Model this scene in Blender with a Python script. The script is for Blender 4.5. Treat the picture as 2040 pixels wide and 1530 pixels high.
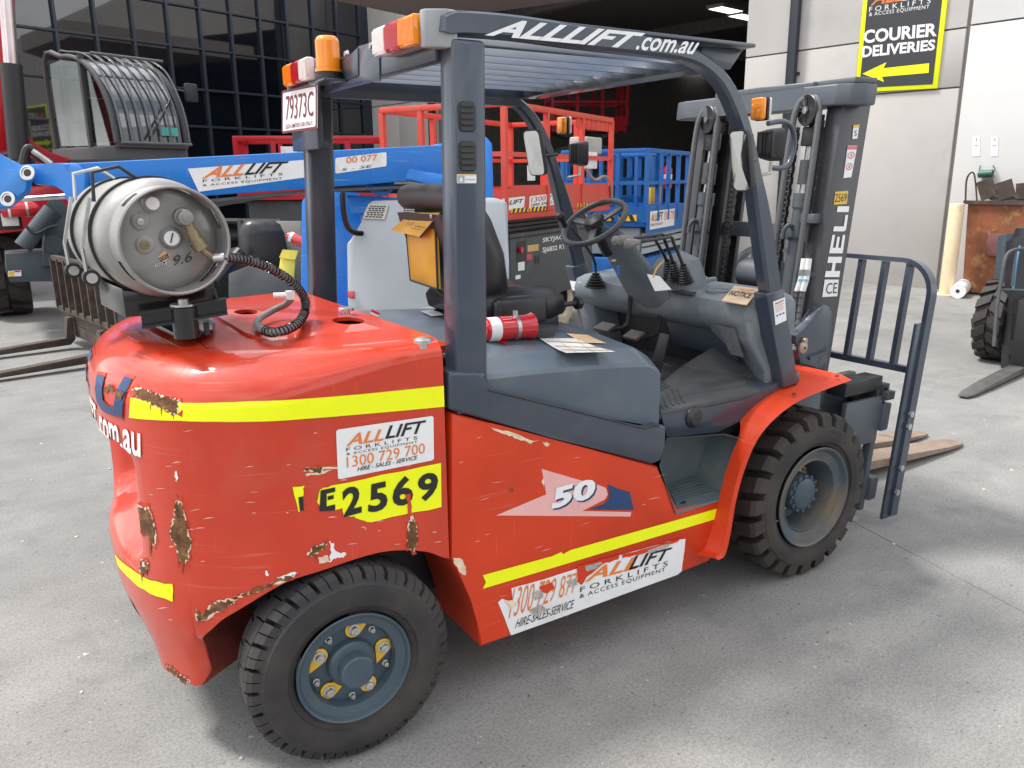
import bpy, bmesh, math, random
from math import radians as rad, sin, cos, pi
from mathutils import Vector, Matrix
from mathutils.geometry import delaunay_2d_cdt
random.seed(7)
scene = bpy.context.scene
for o_ in list(bpy.data.objects): bpy.data.objects.remove(o_)
COL = scene.collection

# ------------------------------------------------------------------ camera
F_PX = 1596.691
CAM = Vector((-0.682654, -2.641119, 1.635138)); CR = Vector((0.846219, -0.532736, -0.010335)); CU = Vector((0.140354, 0.204148, 0.968826)); CW = Vector((0.514019, 0.821289, -0.247526))
cd = bpy.data.cameras.new('camera'); co = bpy.data.objects.new('camera', cd); COL.objects.link(co)
cd.sensor_width = 36; cd.lens = F_PX/2040*36; cd.clip_end = 500; cd.clip_start = .05
M4 = Matrix((CR, CU, -CW)).transposed().to_4x4(); M4.translation = CAM
co.matrix_world = M4
scene.camera = co
scene.render.resolution_x = 1024; scene.render.resolution_y = 768
# ------------------------------------------------------------------ sky, sun, exposure
SUN_EL, SUN_AZ = 60, -45      # degrees; azimuth of where the light comes from, from +Y towards +X
world = bpy.data.worlds.new('World'); scene.world = world; world.use_nodes = True
nt = world.node_tree; nt.nodes.clear()
out = nt.nodes.new('ShaderNodeOutputWorld'); bg = nt.nodes.new('ShaderNodeBackground')
sky = nt.nodes.new('ShaderNodeTexSky'); sky.sky_type = 'NISHITA'; sky.sun_disc = False
sky.sun_elevation = rad(SUN_EL); sky.sun_rotation = rad(SUN_AZ); sky.dust_density = 3
tc = nt.nodes.new('ShaderNodeTexCoord'); nz = nt.nodes.new('ShaderNodeTexNoise')
nz.inputs['Scale'].default_value = 2.2; nz.inputs['Detail'].default_value = 7; nz.inputs['Roughness'].default_value = .55
mp = nt.nodes.new('ShaderNodeMapping'); mp.inputs['Scale'].default_value = (1, 1, 2.2)
rp = nt.nodes.new('ShaderNodeValToRGB'); rp.color_ramp.elements[0].position = .36; rp.color_ramp.elements[1].position = .56
mx = nt.nodes.new('ShaderNodeMix'); mx.data_type = 'RGBA'
nz2 = nt.nodes.new('ShaderNodeTexNoise'); nz2.inputs['Scale'].default_value = 3.1; nz2.inputs['Detail'].default_value = 6
rp2 = nt.nodes.new('ShaderNodeValToRGB')
rp2.color_ramp.elements[0].position = .3; rp2.color_ramp.elements[0].color = (9.2, 9.3, 9.5, 1)
rp2.color_ramp.elements[1].position = .66; rp2.color_ramp.elements[1].color = (14, 14, 13.9, 1)
L = nt.links.new
L(tc.outputs['Generated'], mp.inputs[0]); L(mp.outputs[0], nz.inputs['Vector']); L(mp.outputs[0], nz2.inputs['Vector'])
L(nz.outputs['Fac'], rp.inputs[0]); L(nz2.outputs['Fac'], rp2.inputs[0])
L(rp.outputs[0], mx.inputs[0]); L(sky.outputs[0], mx.inputs[6]); L(rp2.outputs[0], mx.inputs[7])
L(mx.outputs[2], bg.inputs[0]); bg.inputs[1].default_value = .09
L(bg.outputs[0], out.inputs[0])
sl = bpy.data.lights.new('sun', 'SUN'); sl.energy = 2.5; sl.angle = rad(10); sl.color = (1, .965, .91)
so = bpy.data.objects.new('sun', sl); COL.objects.link(so)
sd = Vector((sin(rad(SUN_AZ))*cos(rad(SUN_EL)), cos(rad(SUN_AZ))*cos(rad(SUN_EL)), sin(rad(SUN_EL))))
so.rotation_euler = sd.to_track_quat('Z', 'Y').to_euler(); so.location = sd*20
scene.view_settings.view_transform = 'Standard'; scene.view_settings.look = 'None'
scene.view_settings.gamma = 1; scene.view_settings.exposure = .93

# ------------------------------------------------------------------ pixel (2040x1530 photo) -> point on a plane of the place
def ray(x, y): return CW + CR*((x-1020)/F_PX) - CU*((y-765)/F_PX)
def P(x, y, ax, v):
    d = ray(x, y); i = 'XYZ'.index(ax); t = (v-CAM[i])/d[i]; return CAM + d*t
def PV(x, y, pt, dr):                      # on the vertical plane through pt along dr (2D)
    d = ray(x, y); n = Vector((dr[1], -dr[0], 0)); t = (Vector((pt[0], pt[1], 0))-CAM).dot(n)/d.dot(n); return CAM + d*t
def PP(pts, ax, v): return [P(x, y, ax, v) for x, y in pts]
def PD(x, y, depth): d = ray(x, y); return CAM + d*depth

# ------------------------------------------------------------------ materials
MATS = {}
def mat(name, col, rough=.5, metal=0, coat=0, var=.12, vscale=6, bump=0, bscale=60, spec=.5, dirt=None, trans=0, emit=None, dscale=3, dlo=.55, dhi=.7, rvar=.1, scuff=None):
    m = bpy.data.materials.new(name); m.use_nodes = True; MATS[name] = m
    n = m.node_tree.nodes; l = m.node_tree.links.new; b = n['Principled BSDF']
    b.inputs['Roughness'].default_value = rough; b.inputs['Metallic'].default_value = metal
    b.inputs['Coat Weight'].default_value = coat; b.inputs['Coat Roughness'].default_value = .06
    b.inputs['Specular IOR Level'].default_value = spec
    c = (*col, 1); b.inputs['Base Color'].default_value = c
    t = n.new('ShaderNodeTexCoord')
    last = None
    if var:
        z = n.new('ShaderNodeTexNoise'); z.inputs['Scale'].default_value = vscale; z.inputs['Detail'].default_value = 8; z.inputs['Roughness'].default_value = .62
        l(t.outputs['Object'], z.inputs['Vector'])
        r_ = n.new('ShaderNodeValToRGB')
        r_.color_ramp.elements[0].position = .28; r_.color_ramp.elements[1].position = .72
        r_.color_ramp.elements[0].color = (*[max(0, k*(1-var)) for k in col], 1)
        r_.color_ramp.elements[1].color = (*[min(1, k*(1+var)) for k in col], 1)
        l(z.outputs['Fac'], r_.inputs[0]); last = r_.outputs[0]
        if rvar:
            mr = n.new('ShaderNodeMapRange'); mr.inputs[3].default_value = max(.02, rough-rvar); mr.inputs[4].default_value = min(1, rough+rvar)
            l(z.outputs['Fac'], mr.inputs[0]); l(mr.outputs[0], b.inputs['Roughness'])
    if dirt:
        z2 = n.new('ShaderNodeTexNoise'); z2.inputs['Scale'].default_value = dscale; z2.inputs['Detail'].default_value = 10; z2.inputs['Roughness'].default_value = .68
        l(t.outputs['Object'], z2.inputs['Vector'])
        r2 = n.new('ShaderNodeValToRGB'); r2.color_ramp.elements[0].position = dlo; r2.color_ramp.elements[1].position = dhi
        l(z2.outputs['Fac'], r2.inputs[0])
        mm = n.new('ShaderNodeMix'); mm.data_type = 'RGBA'; l(r2.outputs[0], mm.inputs[0])
        if last: l(last, mm.inputs[6])
        else: mm.inputs[6].default_value = c
        mm.inputs[7].default_value = (*dirt, 1); last = mm.outputs[2]
    if scuff:
        for msc, lo, amt in (((1.2, 1.2, 45), .64, .8), ((30, 30, 1.6), .67, .55)):
            mpp = n.new('ShaderNodeMapping'); mpp.inputs['Scale'].default_value = msc; l(t.outputs['Object'], mpp.inputs[0])
            z4 = n.new('ShaderNodeTexNoise'); z4.inputs['Scale'].default_value = 2.4; z4.inputs['Detail'].default_value = 5; l(mpp.outputs[0], z4.inputs['Vector'])
            r4 = n.new('ShaderNodeValToRGB'); r4.color_ramp.elements[0].position = lo; r4.color_ramp.elements[1].position = lo+.12; r4.color_ramp.elements[1].color = (amt, amt, amt, 1); l(z4.outputs['Fac'], r4.inputs[0])
            m4 = n.new('ShaderNodeMix'); m4.data_type = 'RGBA'; l(r4.outputs[0], m4.inputs[0]); l(last, m4.inputs[6]); m4.inputs[7].default_value = (*scuff, 1); last = m4.outputs[2]
    if last: l(last, b.inputs['Base Color'])
    if bump:
        z3 = n.new('ShaderNodeTexNoise'); z3.inputs['Scale'].default_value = bscale; z3.inputs['Detail'].default_value = 6
        l(t.outputs['Object'], z3.inputs['Vector'])
        bp = n.new('ShaderNodeBump'); bp.inputs['Strength'].default_value = bump; bp.inputs['Distance'].default_value = .01
        l(z3.outputs['Fac'], bp.inputs['Height']); l(bp.outputs[0], b.inputs['Normal'])
    if trans:
        b.inputs['Transmission Weight'].default_value = trans
    if emit:
        b.inputs['Emission Color'].default_value = (*emit[0], 1); b.inputs['Emission Strength'].default_value = emit[1]
    return m
RED = mat('red_paint', (.56, .034, .007), .38, coat=.7, var=.14, vscale=2.5, bump=.10, bscale=7, rvar=.16, dirt=(.5, .075, .04), dscale=2.2, dlo=.56, dhi=.8, scuff=(.62, .16, .1), spec=.4)
REDP = mat('red_panel_paint', (.60, .046, .011), .46, coat=.12, var=.12, vscale=2.2, rvar=.16, bump=.04, bscale=9, dirt=(.52, .07, .035), dscale=3, dlo=.6, dhi=.85, scuff=(.66, .15, .08), spec=.35)
GRY = mat('slate_paint', (.040, .053, .078), .36, coat=.35, var=.1, vscale=5, dirt=(.07, .078, .09), dscale=2.5, dlo=.5, dhi=.8)
GRYL = mat('slate_hood_paint', (.085, .112, .142), .38, coat=.2, var=.1, vscale=4, dirt=(.14, .145, .15), dscale=2, dlo=.5, dhi=.8)
PLA = mat('slate_plastic', (.135, .16, .185), .58, var=.12, vscale=4, bump=.06, bscale=260, dirt=(.26, .27, .28), dscale=3.4, dlo=.46, dhi=.75)
STEP = mat('step_plastic', (.088, .115, .125), .6, var=.12, vscale=5, dirt=(.2, .16, .11), dscale=5, dlo=.58, dhi=.75)
MAST = mat('mast_steel_paint', (.075, .088, .105), .45, var=.12, vscale=5, dirt=(.13, .13, .13), dscale=3, dlo=.5, dhi=.8)
CHAN = mat('greased_channel', (.028, .027, .03), .4, var=.3, vscale=12)
BLK = mat('black_plastic', (.018, .018, .02), .45, var=.2, vscale=10)
BLKP = mat('black_gloss_paint', (.012, .012, .014), .25, coat=.3, var=.25, vscale=8)
VINYL = mat('black_vinyl', (.022, .022, .025), .33, var=.15, vscale=8, bump=.05, bscale=300)
RUB = mat('tyre_rubber', (.022, .020, .020), .72, var=.3, vscale=9, bump=.12, bscale=70, dirt=(.062, .048, .040), dscale=4, dlo=.4, dhi=.7)
RUBG = mat('rear_tyre_rubber', (.022, .021, .023), .68, var=.3, vscale=9, bump=.1, bscale=70, dirt=(.058, .047, .042), dscale=4, dlo=.42, dhi=.72)
RIMF = mat('front_rim_paint', (.055, .08, .10), .5, var=.2, vscale=9, dirt=(.14, .10, .065), dscale=5, dlo=.42, dhi=.66)
STAIN = mat('rust_stain', (.50, .045, .012), .6, var=.3, vscale=25)
RIM = mat('rim_paint', (.052, .08, .105), .4, var=.15, vscale=9, dirt=(.10, .088, .075), dscale=7, dlo=.55, dhi=.75)
STEEL = mat('steel', (.55, .55, .54), .32, metal=.9, var=.2, vscale=14)
ALU = mat('cylinder_aluminium', (.33, .325, .315), .46, metal=.4, var=.14, vscale=5, dirt=(.25, .24, .225), dscale=4, dlo=.45, dhi=.75)
BRASS = mat('tarnished_brass', (.28, .22, .13), .45, metal=.7, var=.25, vscale=30)
YEL = mat('hivis_yellow_tape', (.88, .93, .0), .4, var=.03, vscale=20)
YLW = mat('yellow_plastic', (.85, .5, .02), .45, var=.1)
WHT = mat('white_sticker', (.78, .78, .78), .4, var=.04, vscale=8, dirt=(.6, .58, .54), dscale=7, dlo=.56, dhi=.8)
WHTP = mat('white_paint', (.8, .8, .8), .45, var=.05)
ORG = mat('orange_print', (.75, .2, .04), .45, var=.08)
BLKI = mat('black_print', (.014, .014, .016), .4, var=.1)
NAVY = mat('navy_print', (.012, .05, .15), .4, var=.1)
PINK = mat('halftone_print', (.78, .42, .4), .45, var=.08)
RUST = mat('rust', (.12, .05, .018), .85, var=.55, vscale=30, bump=.4, bscale=120, dirt=(.3, .15, .05), dscale=26, dlo=.5, dhi=.68)
CHIP = mat('chipped_primer', (.72, .58, .42), .6, var=.25, vscale=30)
SCUF = mat('scuff', (.72, .45, .38), .55, var=.2, vscale=30)
AMB = mat('amber_lens', (.9, .26, .0), .12, coat=.5, var=.06, vscale=30)
REDL = mat('red_lens', (.5, .0, .015), .12, coat=.5, var=.06)
CLR = mat('clear_lens', (.75, .7, .68), .15, coat=.4, var=.08, vscale=40)
MIR = mat('mirror_glass', (.75, .77, .78), .06, metal=1, var=.05)
BAG = mat('yellow_vinyl_pouch', (.62, .33, .035), .5, var=.22, vscale=5, bump=.2, bscale=9)
EXT = mat('extinguisher_red', (.55, .012, .02), .22, coat=.6, var=.08)
EBL = mat('boom_blue', (.002, .16, .56), .42, coat=.15, var=.1, vscale=3, dirt=(.02, .17, .46), dscale=3, dlo=.5, dhi=.75, scuff=(.25, .36, .55))
SCB = mat('lift_blue', (.006, .11, .38), .5, var=.2, vscale=4, dirt=(.05, .11, .24), dscale=5)
SCR = mat('lift_red', (.62, .055, .03), .5, var=.15, vscale=4, dirt=(.45, .1, .07), dscale=4)
TRED = mat('telehandler_red', (.45, .008, .018), .35, coat=.3, var=.12)
COWL = mat('grey_cowling', (.36, .39, .42), .5, var=.06, vscale=3)
DGRY = mat('dark_grey_paint', (.06, .066, .07), .5, var=.15, vscale=5, dirt=(.12, .11, .1), dscale=4)
TEAL = mat('outrigger_grey', (.045, .062, .075), .45, var=.15, vscale=4)
BRWN = mat('rusty_steel', (.052, .037, .030), .7, var=.45, vscale=7, bump=.2, bscale=60, dirt=(.13, .075, .045), dscale=9, dlo=.52, dhi=.72)
FORK = mat('fork_steel', (.23, .17, .13), .6, var=.3, vscale=6, dirt=(.14, .08, .05), dscale=8)
HOSE = mat('rubber_hose', (.10, .104, .11), .6, var=.2)
CREAM = mat('cream_bollard', (.72, .58, .38), .6, var=.08, vscale=6, dirt=(.5, .4, .26), dscale=6)
BIN = mat('rusty_bin', (.2, .065, .025), .75, var=.5, vscale=3.5, bump=.25, bscale=30, dirt=(.42, .27, .13), dscale=4, dlo=.55, dhi=.75)
CABG = mat('cab_grey', (.07, .07, .075), .5, var=.15)
GREYT = mat('non_marking_tyre', (.5, .42, .3), .8, var=.2, vscale=8, bump=.15)
# ------------------------------------------------------------------ builders
INV = {}
def thing(name, label, cat, loc=(0, 0, 0), rotz=0, group=None, local=False):
    o = bpy.data.objects.new(name, None); COL.objects.link(o); o.empty_display_size = .2
    o.location = loc; o.rotation_euler = (0, 0, rotz)
    o['label'] = label; o['category'] = cat
    if group: o['group'] = group
    INV[o.name] = Matrix.Identity(4) if local else (Matrix.Translation(Vector(loc)) @ Matrix.Rotation(rotz, 4, 'Z')).inverted()
    return o
def tag(o, label, cat, group=None):
    o['label'] = label; o['category'] = cat
    if group: o['group'] = group
    return o
def struct(o): o['kind'] = 'structure'; return o
def finish(bm, smooth=True, ang=38):
    bmesh.ops.recalc_face_normals(bm, faces=bm.faces)
    a = rad(ang)
    for f in bm.faces: f.smooth = smooth
    if smooth:
        for e in bm.edges: e.smooth = len(e.link_faces) == 2 and e.calc_face_angle(9) < a
def obj(name, bm, m, parent=None, smooth=True, ang=38):
    if isinstance(bm, bpy.types.Mesh): me = bm
    else:
        finish(bm, smooth, ang); me = bpy.data.meshes.new(name); bm.to_mesh(me); bm.free()
    if m and not len(me.materials): me.materials.append(m)
    o = bpy.data.objects.new(name, me); COL.objects.link(o)
    if parent:
        o.parent = parent
        if parent.name in INV: o.matrix_parent_inverse = INV[parent.name]
    return o
def inst(name, me, parent, mtx):
    o = bpy.data.objects.new(name, me); COL.objects.link(o); o.parent = parent
    inv = INV.get(parent.name, Matrix.Identity(4)); o.matrix_parent_inverse = inv
    o.matrix_basis = mtx; return o
def mesh(name, bm, m, smooth=True, ang=38):
    finish(bm, smooth, ang); me = bpy.data.meshes.new(name); bm.to_mesh(me); bm.free(); me.materials.append(m); return me
def B(): return bmesh.new()
def bevel(bm, geom_edges, w, seg=2):
    if w > 0: bmesh.ops.bevel(bm, geom=list(geom_edges), offset=w, segments=seg, affect='EDGES', profile=.5, clamp_overlap=True)
def box(bm, lo, hi, bev=0, seg=2, mtx=None):
    x0, y0, z0 = lo; x1, y1, z1 = hi
    vs = [bm.verts.new(v) for v in ((x0,y0,z0),(x1,y0,z0),(x1,y1,z0),(x0,y1,z0),(x0,y0,z1),(x1,y0,z1),(x1,y1,z1),(x0,y1,z1))]
    return hexa(bm, None, bev, seg, mtx, vs)
def hexa(bm, pts, bev=0, seg=2, mtx=None, vs=None):   # 4 bottom, 4 top
    vs = vs or [bm.verts.new(v) for v in pts]
    if mtx:
        for v in vs: v.co = mtx @ v.co
    fs = [bm.faces.new([vs[i] for i in q]) for q in ((3,2,1,0),(4,5,6,7),(0,1,5,4),(1,2,6,5),(2,3,7,6),(3,0,4,7))]
    if bev: bevel(bm, {e for f in fs for e in f.edges}, bev, seg)
    return bm
def prism(bm, pts, d, bev=0, seg=2):       # polygon extruded by vector d
    d = Vector(d); a = [bm.verts.new(p) for p in pts]; b = [bm.verts.new(Vector(p)+d) for p in pts]
    n = len(a); fs = [bm.faces.new(a), bm.faces.new(b[::-1])]
    for i in range(n): fs.append(bm.faces.new((a[i], a[(i+1) % n], b[(i+1) % n], b[i])))
    if bev: bevel(bm, {e for f in fs for e in f.edges}, bev, seg)
    return bm
def loft(bm, rings, cap=True, closed=True):
    R = [[bm.verts.new(p) for p in r_] for r_ in rings]
    for a, b in zip(R, R[1:]):
        n = len(a)
        for i in range(n if closed else n-1):
            bm.faces.new((a[i], a[(i+1) % n], b[(i+1) % n], b[i]))
    if cap: bm.faces.new(R[0][::-1]); bm.faces.new(R[-1])
    return bm
def frame_axes(d):
    d = Vector(d).normalized(); a = Vector((0, 0, 1)) if abs(d.z) < .9 else Vector((1, 0, 0))
    u = d.cross(a).normalized(); return d, u, u.cross(d).normalized()
def smooth_path(pts, n=6):
    pts = [Vector(p) for p in pts]
    if len(pts) < 3: return pts
    out = []
    for i in range(len(pts)-1):
        p0 = pts[max(i-1, 0)]; p1 = pts[i]; p2 = pts[i+1]; p3 = pts[min(i+2, len(pts)-1)]
        for k in range(n):
            t = k/n
            out.append(.5*((2*p1)+(p2-p0)*t+(2*p0-5*p1+4*p2-p3)*t*t+(3*p1-p0-3*p2+p3)*t**3))
    return out+[pts[-1]]
def tube(bm, pts, r, n=8, sm=0, cap=True):
    pts = smooth_path(pts, sm) if sm else [Vector(p) for p in pts]
    rr = r if isinstance(r, (list, tuple)) else [r]*len(pts)
    d, u, v = frame_axes(pts[1]-pts[0]); rings = []
    for i, p in enumerate(pts):
        t = (pts[min(i+1, len(pts)-1)]-pts[max(i-1, 0)]).normalized()
        u = (u-t*u.dot(t)).normalized(); v = t.cross(u)
        k = rr[min(i, len(rr)-1)]
        rings.append([p+u*(k*cos(2*pi*j/n))+v*(k*sin(2*pi*j/n)) for j in range(n)])
    return loft(bm, rings, cap)
def bar(bm, a, b, w, h, up=(0, 0, 1), bev=0):   # rectangular bar from a to b
    a = Vector(a); b = Vector(b); d = (b-a).normalized(); up = Vector(up)
    s = d.cross(up).normalized(); t = s.cross(d)
    c = [s*(i*w/2)+t*(j*h/2) for i, j in ((-1,-1),(1,-1),(1,1),(-1,1))]
    return hexa(bm, [a+k for k in c]+[b+k for k in c], bev)
def lathe(bm, prof, org, axis, n=32, cap=False):   # prof: (r, h) along axis
    d, u, v = frame_axes(axis); org = Vector(org)
    rings = [[org+d*h+(u*cos(2*pi*i/n)+v*sin(2*pi*i/n))*max(r_, 1e-4) for i in range(n)] for r_, h in prof]
    return loft(bm, rings, cap)
def cyl(bm, a, b, r, n=16, r2=None): return tube(bm, [a, b], [r, r2 if r2 is not None else r], n)
def rrect(w, h, r, n=4, cx=0, cy=0):
    out = []
    for k, (sx, sy) in enumerate(((1,1),(-1,1),(-1,-1),(1,-1))):
        for i in range(n+1):
            a = pi/2*k+pi/2*i/n
            out.append((cx+sx*(w/2-r)+r*cos(a), cy+sy*(h/2-r)+r*sin(a)))
    return out
# flat print: polygon or text mapped through a function (u, v) -> point
def cdt(poly, step=None):
    pts = [Vector(p) for p in poly]; n = len(pts); ed = [(i, (i+1) % n) for i in range(n)]
    if step:
        q = []
        for i in range(n):
            a, b = pts[i], pts[(i+1) % n]; k = max(1, int((b-a).length/step))
            q += [a+(b-a)*(j/k) for j in range(k)]
        pts = q; n = len(pts); ed = [(i, (i+1) % n) for i in range(n)]
        xs = [p.x for p in pts]; ys = [p.y for p in pts]; x = min(xs)+step/2
        while x < max(xs):
            y = min(ys)+step/2
            while y < max(ys): pts.append(Vector((x, y))); y += step
            x += step
    r_ = delaunay_2d_cdt(pts, ed, [list(range(n))], 1, 1e-5)
    return r_[0], r_[2]
def patch(bm, poly, fn, step=None):
    vs, fs = cdt(poly, step); V = [bm.verts.new(fn(v.x, v.y)) for v in vs]
    for f in fs:
        try: bm.faces.new([V[i] for i in f])
        except ValueError: pass
    return bm
_txt = {}
def text_mesh(s, shear=0, bold=0, space=1):
    key = (s, shear, bold, space)
    if key not in _txt:
        c = bpy.data.curves.new('t', 'FONT'); c.body = s; c.shear = shear; c.offset = bold; c.space_character = space; c.resolution_u = 3
        c.fill_mode = 'FRONT' if hasattr(c, 'fill_mode') else c.fill_mode
        o = bpy.data.objects.new('t', c); COL.objects.link(o)
        dg = bpy.context.evaluated_depsgraph_get(); me = bpy.data.meshes.new_from_object(o.evaluated_get(dg))
        vs = [(v.co.x, v.co.y) for v in me.vertices]; fs = [tuple(p.vertices) for p in me.polygons]
        bpy.data.objects.remove(o); bpy.data.curves.remove(c); bpy.data.meshes.remove(me)
        x0 = min(v[0] for v in vs); x1 = max(v[0] for v in vs); y0 = min(v[1] for v in vs); y1 = max(v[1] for v in vs)
        _txt[key] = ([((x-x0)/(x1-x0), (y-y0)/(y1-y0)) for x, y in vs], fs)
    return _txt[key]
def put_text(bm, s, fn, shear=0, bold=0, space=1, cuts=0):
    vs, fs = text_mesh(s, shear, bold, space)
    if cuts:
        t = bmesh.new(); V = [t.verts.new((x, y, 0)) for x, y in vs]
        for f in fs:
            try: t.faces.new([V[i] for i in f])
            except ValueError: pass
        bmesh.ops.triangulate(t, faces=t.faces[:])
        bmesh.ops.subdivide_edges(t, edges=t.edges[:], cuts=cuts)
        t.verts.index_update(); vs = [(v.co.x, v.co.y) for v in t.verts]; fs = [[v.index for v in f.verts] for f in t.faces]; t.free()
    V = [bm.verts.new(fn(x, y)) for x, y in vs]
    for f in fs:
        try: bm.faces.new([V[i] for i in f])
        except ValueError: pass
    return bm
def quad(BL, BR, TL, off=(0, 0, 0)):        # affine map of the unit square
    BL = Vector(BL)+Vector(off); ex = Vector(BR)+Vector(off)-BL; ey = Vector(TL)+Vector(off)-BL
    return lambda u, v: BL+ex*u+ey*v
def quad4(BL, BR, TR, TL, off=(0, 0, 0)):
    a, b, c, d = [Vector(k)+Vector(off) for k in (BL, BR, TR, TL)]
    return lambda u, v: a*(1-u)*(1-v)+b*u*(1-v)+c*u*v+d*(1-u)*v
def sub(fn, u0, v0, u1, v1): return lambda u, v: fn(u0+(u1-u0)*u, v0+(v1-v0)*v)
UNIT = [(0, 0), (1, 0), (1, 1), (0, 1)]
def RU(r=.06, asp=1):   # rounded unit square
    out = []
    for k, (cx, cy) in enumerate(((1,1),(0,1),(0,0),(1,0))):
        for i in range(4):
            a = pi/2*k+pi/2*i/3
            out.append((cx+(-r*asp if cx else r*asp)+r*asp*cos(a), cy+(-r if cy else r)+r*sin(a)))
    return out
def lift(fn, d): d = Vector(d); return lambda u, v: fn(u, v)+d
def print_poly(name, poly, fn, m, parent, step=None): return obj(name, patch(B(), poly, fn, step), m, parent, smooth=False)
def print_text(name, s, fn, m, parent, **k): return obj(name, put_text(B(), s, fn, **k), m, parent, smooth=False)
def alllift_sign(parent, fn, d, plate=True, dark=False, rest=True, cuts=0):
    """the hire firm's lettering, mapped on the unit square fn; d lifts print off the plate"""
    f2 = lift(fn, d); lm = WHTP if dark else BLKI
    if plate: print_poly('sticker_plate', RU(.07, .4), fn, WHT, parent)
    T(parent, 'ALL', sub(f2, .08, .55, .50, .86), ORG, shear=.35, bold=.02)
    T(parent, 'LIFT', sub(f2, .47, .55, .93, .90), lm, shear=.35, bold=.02)
    T(parent, 'F O R K L I F T S', sub(f2, .08, .35, .86, .48), lm); T(parent, '& ACCESS EQUIPMENT', sub(f2, .08, .14, .86, .26), lm, space=1.25)
def T(parent, s, fn, m, name='lettering', **k): return obj(name, put_text(B(), s, fn, **k), m, parent, smooth=False)
def O(name, m, parent, fn, **k): b = B(); fn(b); return obj(name, b, m, parent, **k)
# ================================================================== ground
def concrete():
    m = bpy.data.materials.new('yard_concrete'); m.use_nodes = True
    n = m.node_tree.nodes; l = m.node_tree.links.new; b = n['Principled BSDF']
    g = n.new('ShaderNodeNewGeometry')
    def noise(sc, det, ro):
        z = n.new('ShaderNodeTexNoise'); z.inputs['Scale'].default_value = sc; z.inputs['Detail'].default_value = det; z.inputs['Roughness'].default_value = ro
        l(g.outputs['Position'], z.inputs['Vector']); return z.outputs['Fac']
    def ramp(src, *st):
        r_ = n.new('ShaderNodeValToRGB'); e = r_.color_ramp.elements
        while len(e) < len(st): e.new(.5)
        for k, (p_, c) in zip(e, st): k.position = p_; k.color = (c[0], c[1], c[2], 1)
        l(src, r_.inputs[0]); return r_.outputs[0]
    def mixc(kind, fac, a, bb):
        m_ = n.new('ShaderNodeMix'); m_.data_type = 'RGBA'; m_.blend_type = kind
        if isinstance(fac, float): m_.inputs[0].default_value = fac
        else: l(fac, m_.inputs[0])
        l(a, m_.inputs[6])
        if isinstance(bb, tuple): m_.inputs[7].default_value = (*bb, 1)
        else: l(bb, m_.inputs[7])
        return m_.outputs[2]
    base = ramp(noise(.55, 6, .6), (.25, (.18, .178, .174)), (.5, (.235, .232, .227)), (.75, (.285, .281, .273)))
    fine = ramp(noise(90, 3, .7), (.25, (.62, .62, .62)), (.5, (1, 1, 1)), (.8, (1.25, 1.25, 1.24)))
    c = mixc('MULTIPLY', 1.0, base, fine)
    mid = ramp(noise(4.2, 9, .7), (.3, (.80, .80, .80)), (.65, (1.06, 1.06, 1.05)))
    c = mixc('MULTIPLY', .75, c, mid)
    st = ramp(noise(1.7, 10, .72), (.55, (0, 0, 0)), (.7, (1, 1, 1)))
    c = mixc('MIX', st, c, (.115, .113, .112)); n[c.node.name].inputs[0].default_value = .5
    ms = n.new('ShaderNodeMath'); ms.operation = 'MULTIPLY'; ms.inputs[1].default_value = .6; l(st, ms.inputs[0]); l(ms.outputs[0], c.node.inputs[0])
    pit = ramp(noise(230, 2, .5), (.36, (.4, .4, .4)), (.43, (1, 1, 1)), (.60, (1, 1, 1)), (.68, (1.4, 1.39, 1.37)))
    c = mixc('MULTIPLY', .6, c, pit)
    mpg = n.new('ShaderNodeMapping'); mpg.inputs['Rotation'].default_value = (0, 0, .5); mpg.inputs['Scale'].default_value = (.35, 3.2, 1); l(g.outputs['Position'], mpg.inputs[0])
    zg = n.new('ShaderNodeTexNoise'); zg.inputs['Scale'].default_value = 1.3; zg.inputs['Detail'].default_value = 6; l(mpg.outputs[0], zg.inputs['Vector'])
    c = mixc('MULTIPLY', .35, c, ramp(zg.outputs['Fac'], (.35, (.80, .80, .80)), (.6, (1.03, 1.03, 1.03))))
    c = mixc('MULTIPLY', .8, c, ramp(noise(.33, 4, .6), (.36, (.74, .74, .745)), (.58, (1.05, 1.05, 1.04))))
    sp = ramp(noise(13, 5, .62), (.69, (0, 0, 0)), (.705, (1, 1, 1)))
    c = mixc('MIX', sp, c, (.5, .49, .47))
    dk = ramp(noise(38, 3, .6), (.675, (0, 0, 0)), (.69, (1, 1, 1)))
    c = mixc('MIX', dk, c, (.08, .08, .08))
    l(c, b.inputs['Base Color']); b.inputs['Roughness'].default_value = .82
    bu = n.new('ShaderNodeBump'); bu.inputs['Strength'].default_value = .35; bu.inputs['Distance'].default_value = .004
    l(noise(70, 8, .7), bu.inputs['Height']); l(bu.outputs[0], b.inputs['Normal'])
    return m
CONC = concrete()
bm = B()
# one sheet with a recessed saw-cut joint running beside the fork carriage
j0 = P(1700, 1040, 'Z', 0); j1 = P(2040, 1220, 'Z', 0); jd = (j0-j1).normalized(); jn = Vector((jd.y, -jd.x, 0))
if jn.x < 0: jn = -jn
prof = [(-120, 0), (-.003, 0), (-.0018, -.004), (.0018, -.004), (.003, 0), (120, 0)]
rows = [-120, -1.5, 0, 1.5, 5, 120]
G = [[bm.verts.new(j0+jn*a+jd*t+Vector((0, 0, z))) for a, z in prof] for t in rows]
for a, b in zip(G, G[1:]):
    for i in range(5): bm.faces.new((a[i], a[i+1], b[i+1], b[i]))
GROUND = struct(obj('ground', bm, CONC, None, smooth=False))
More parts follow.
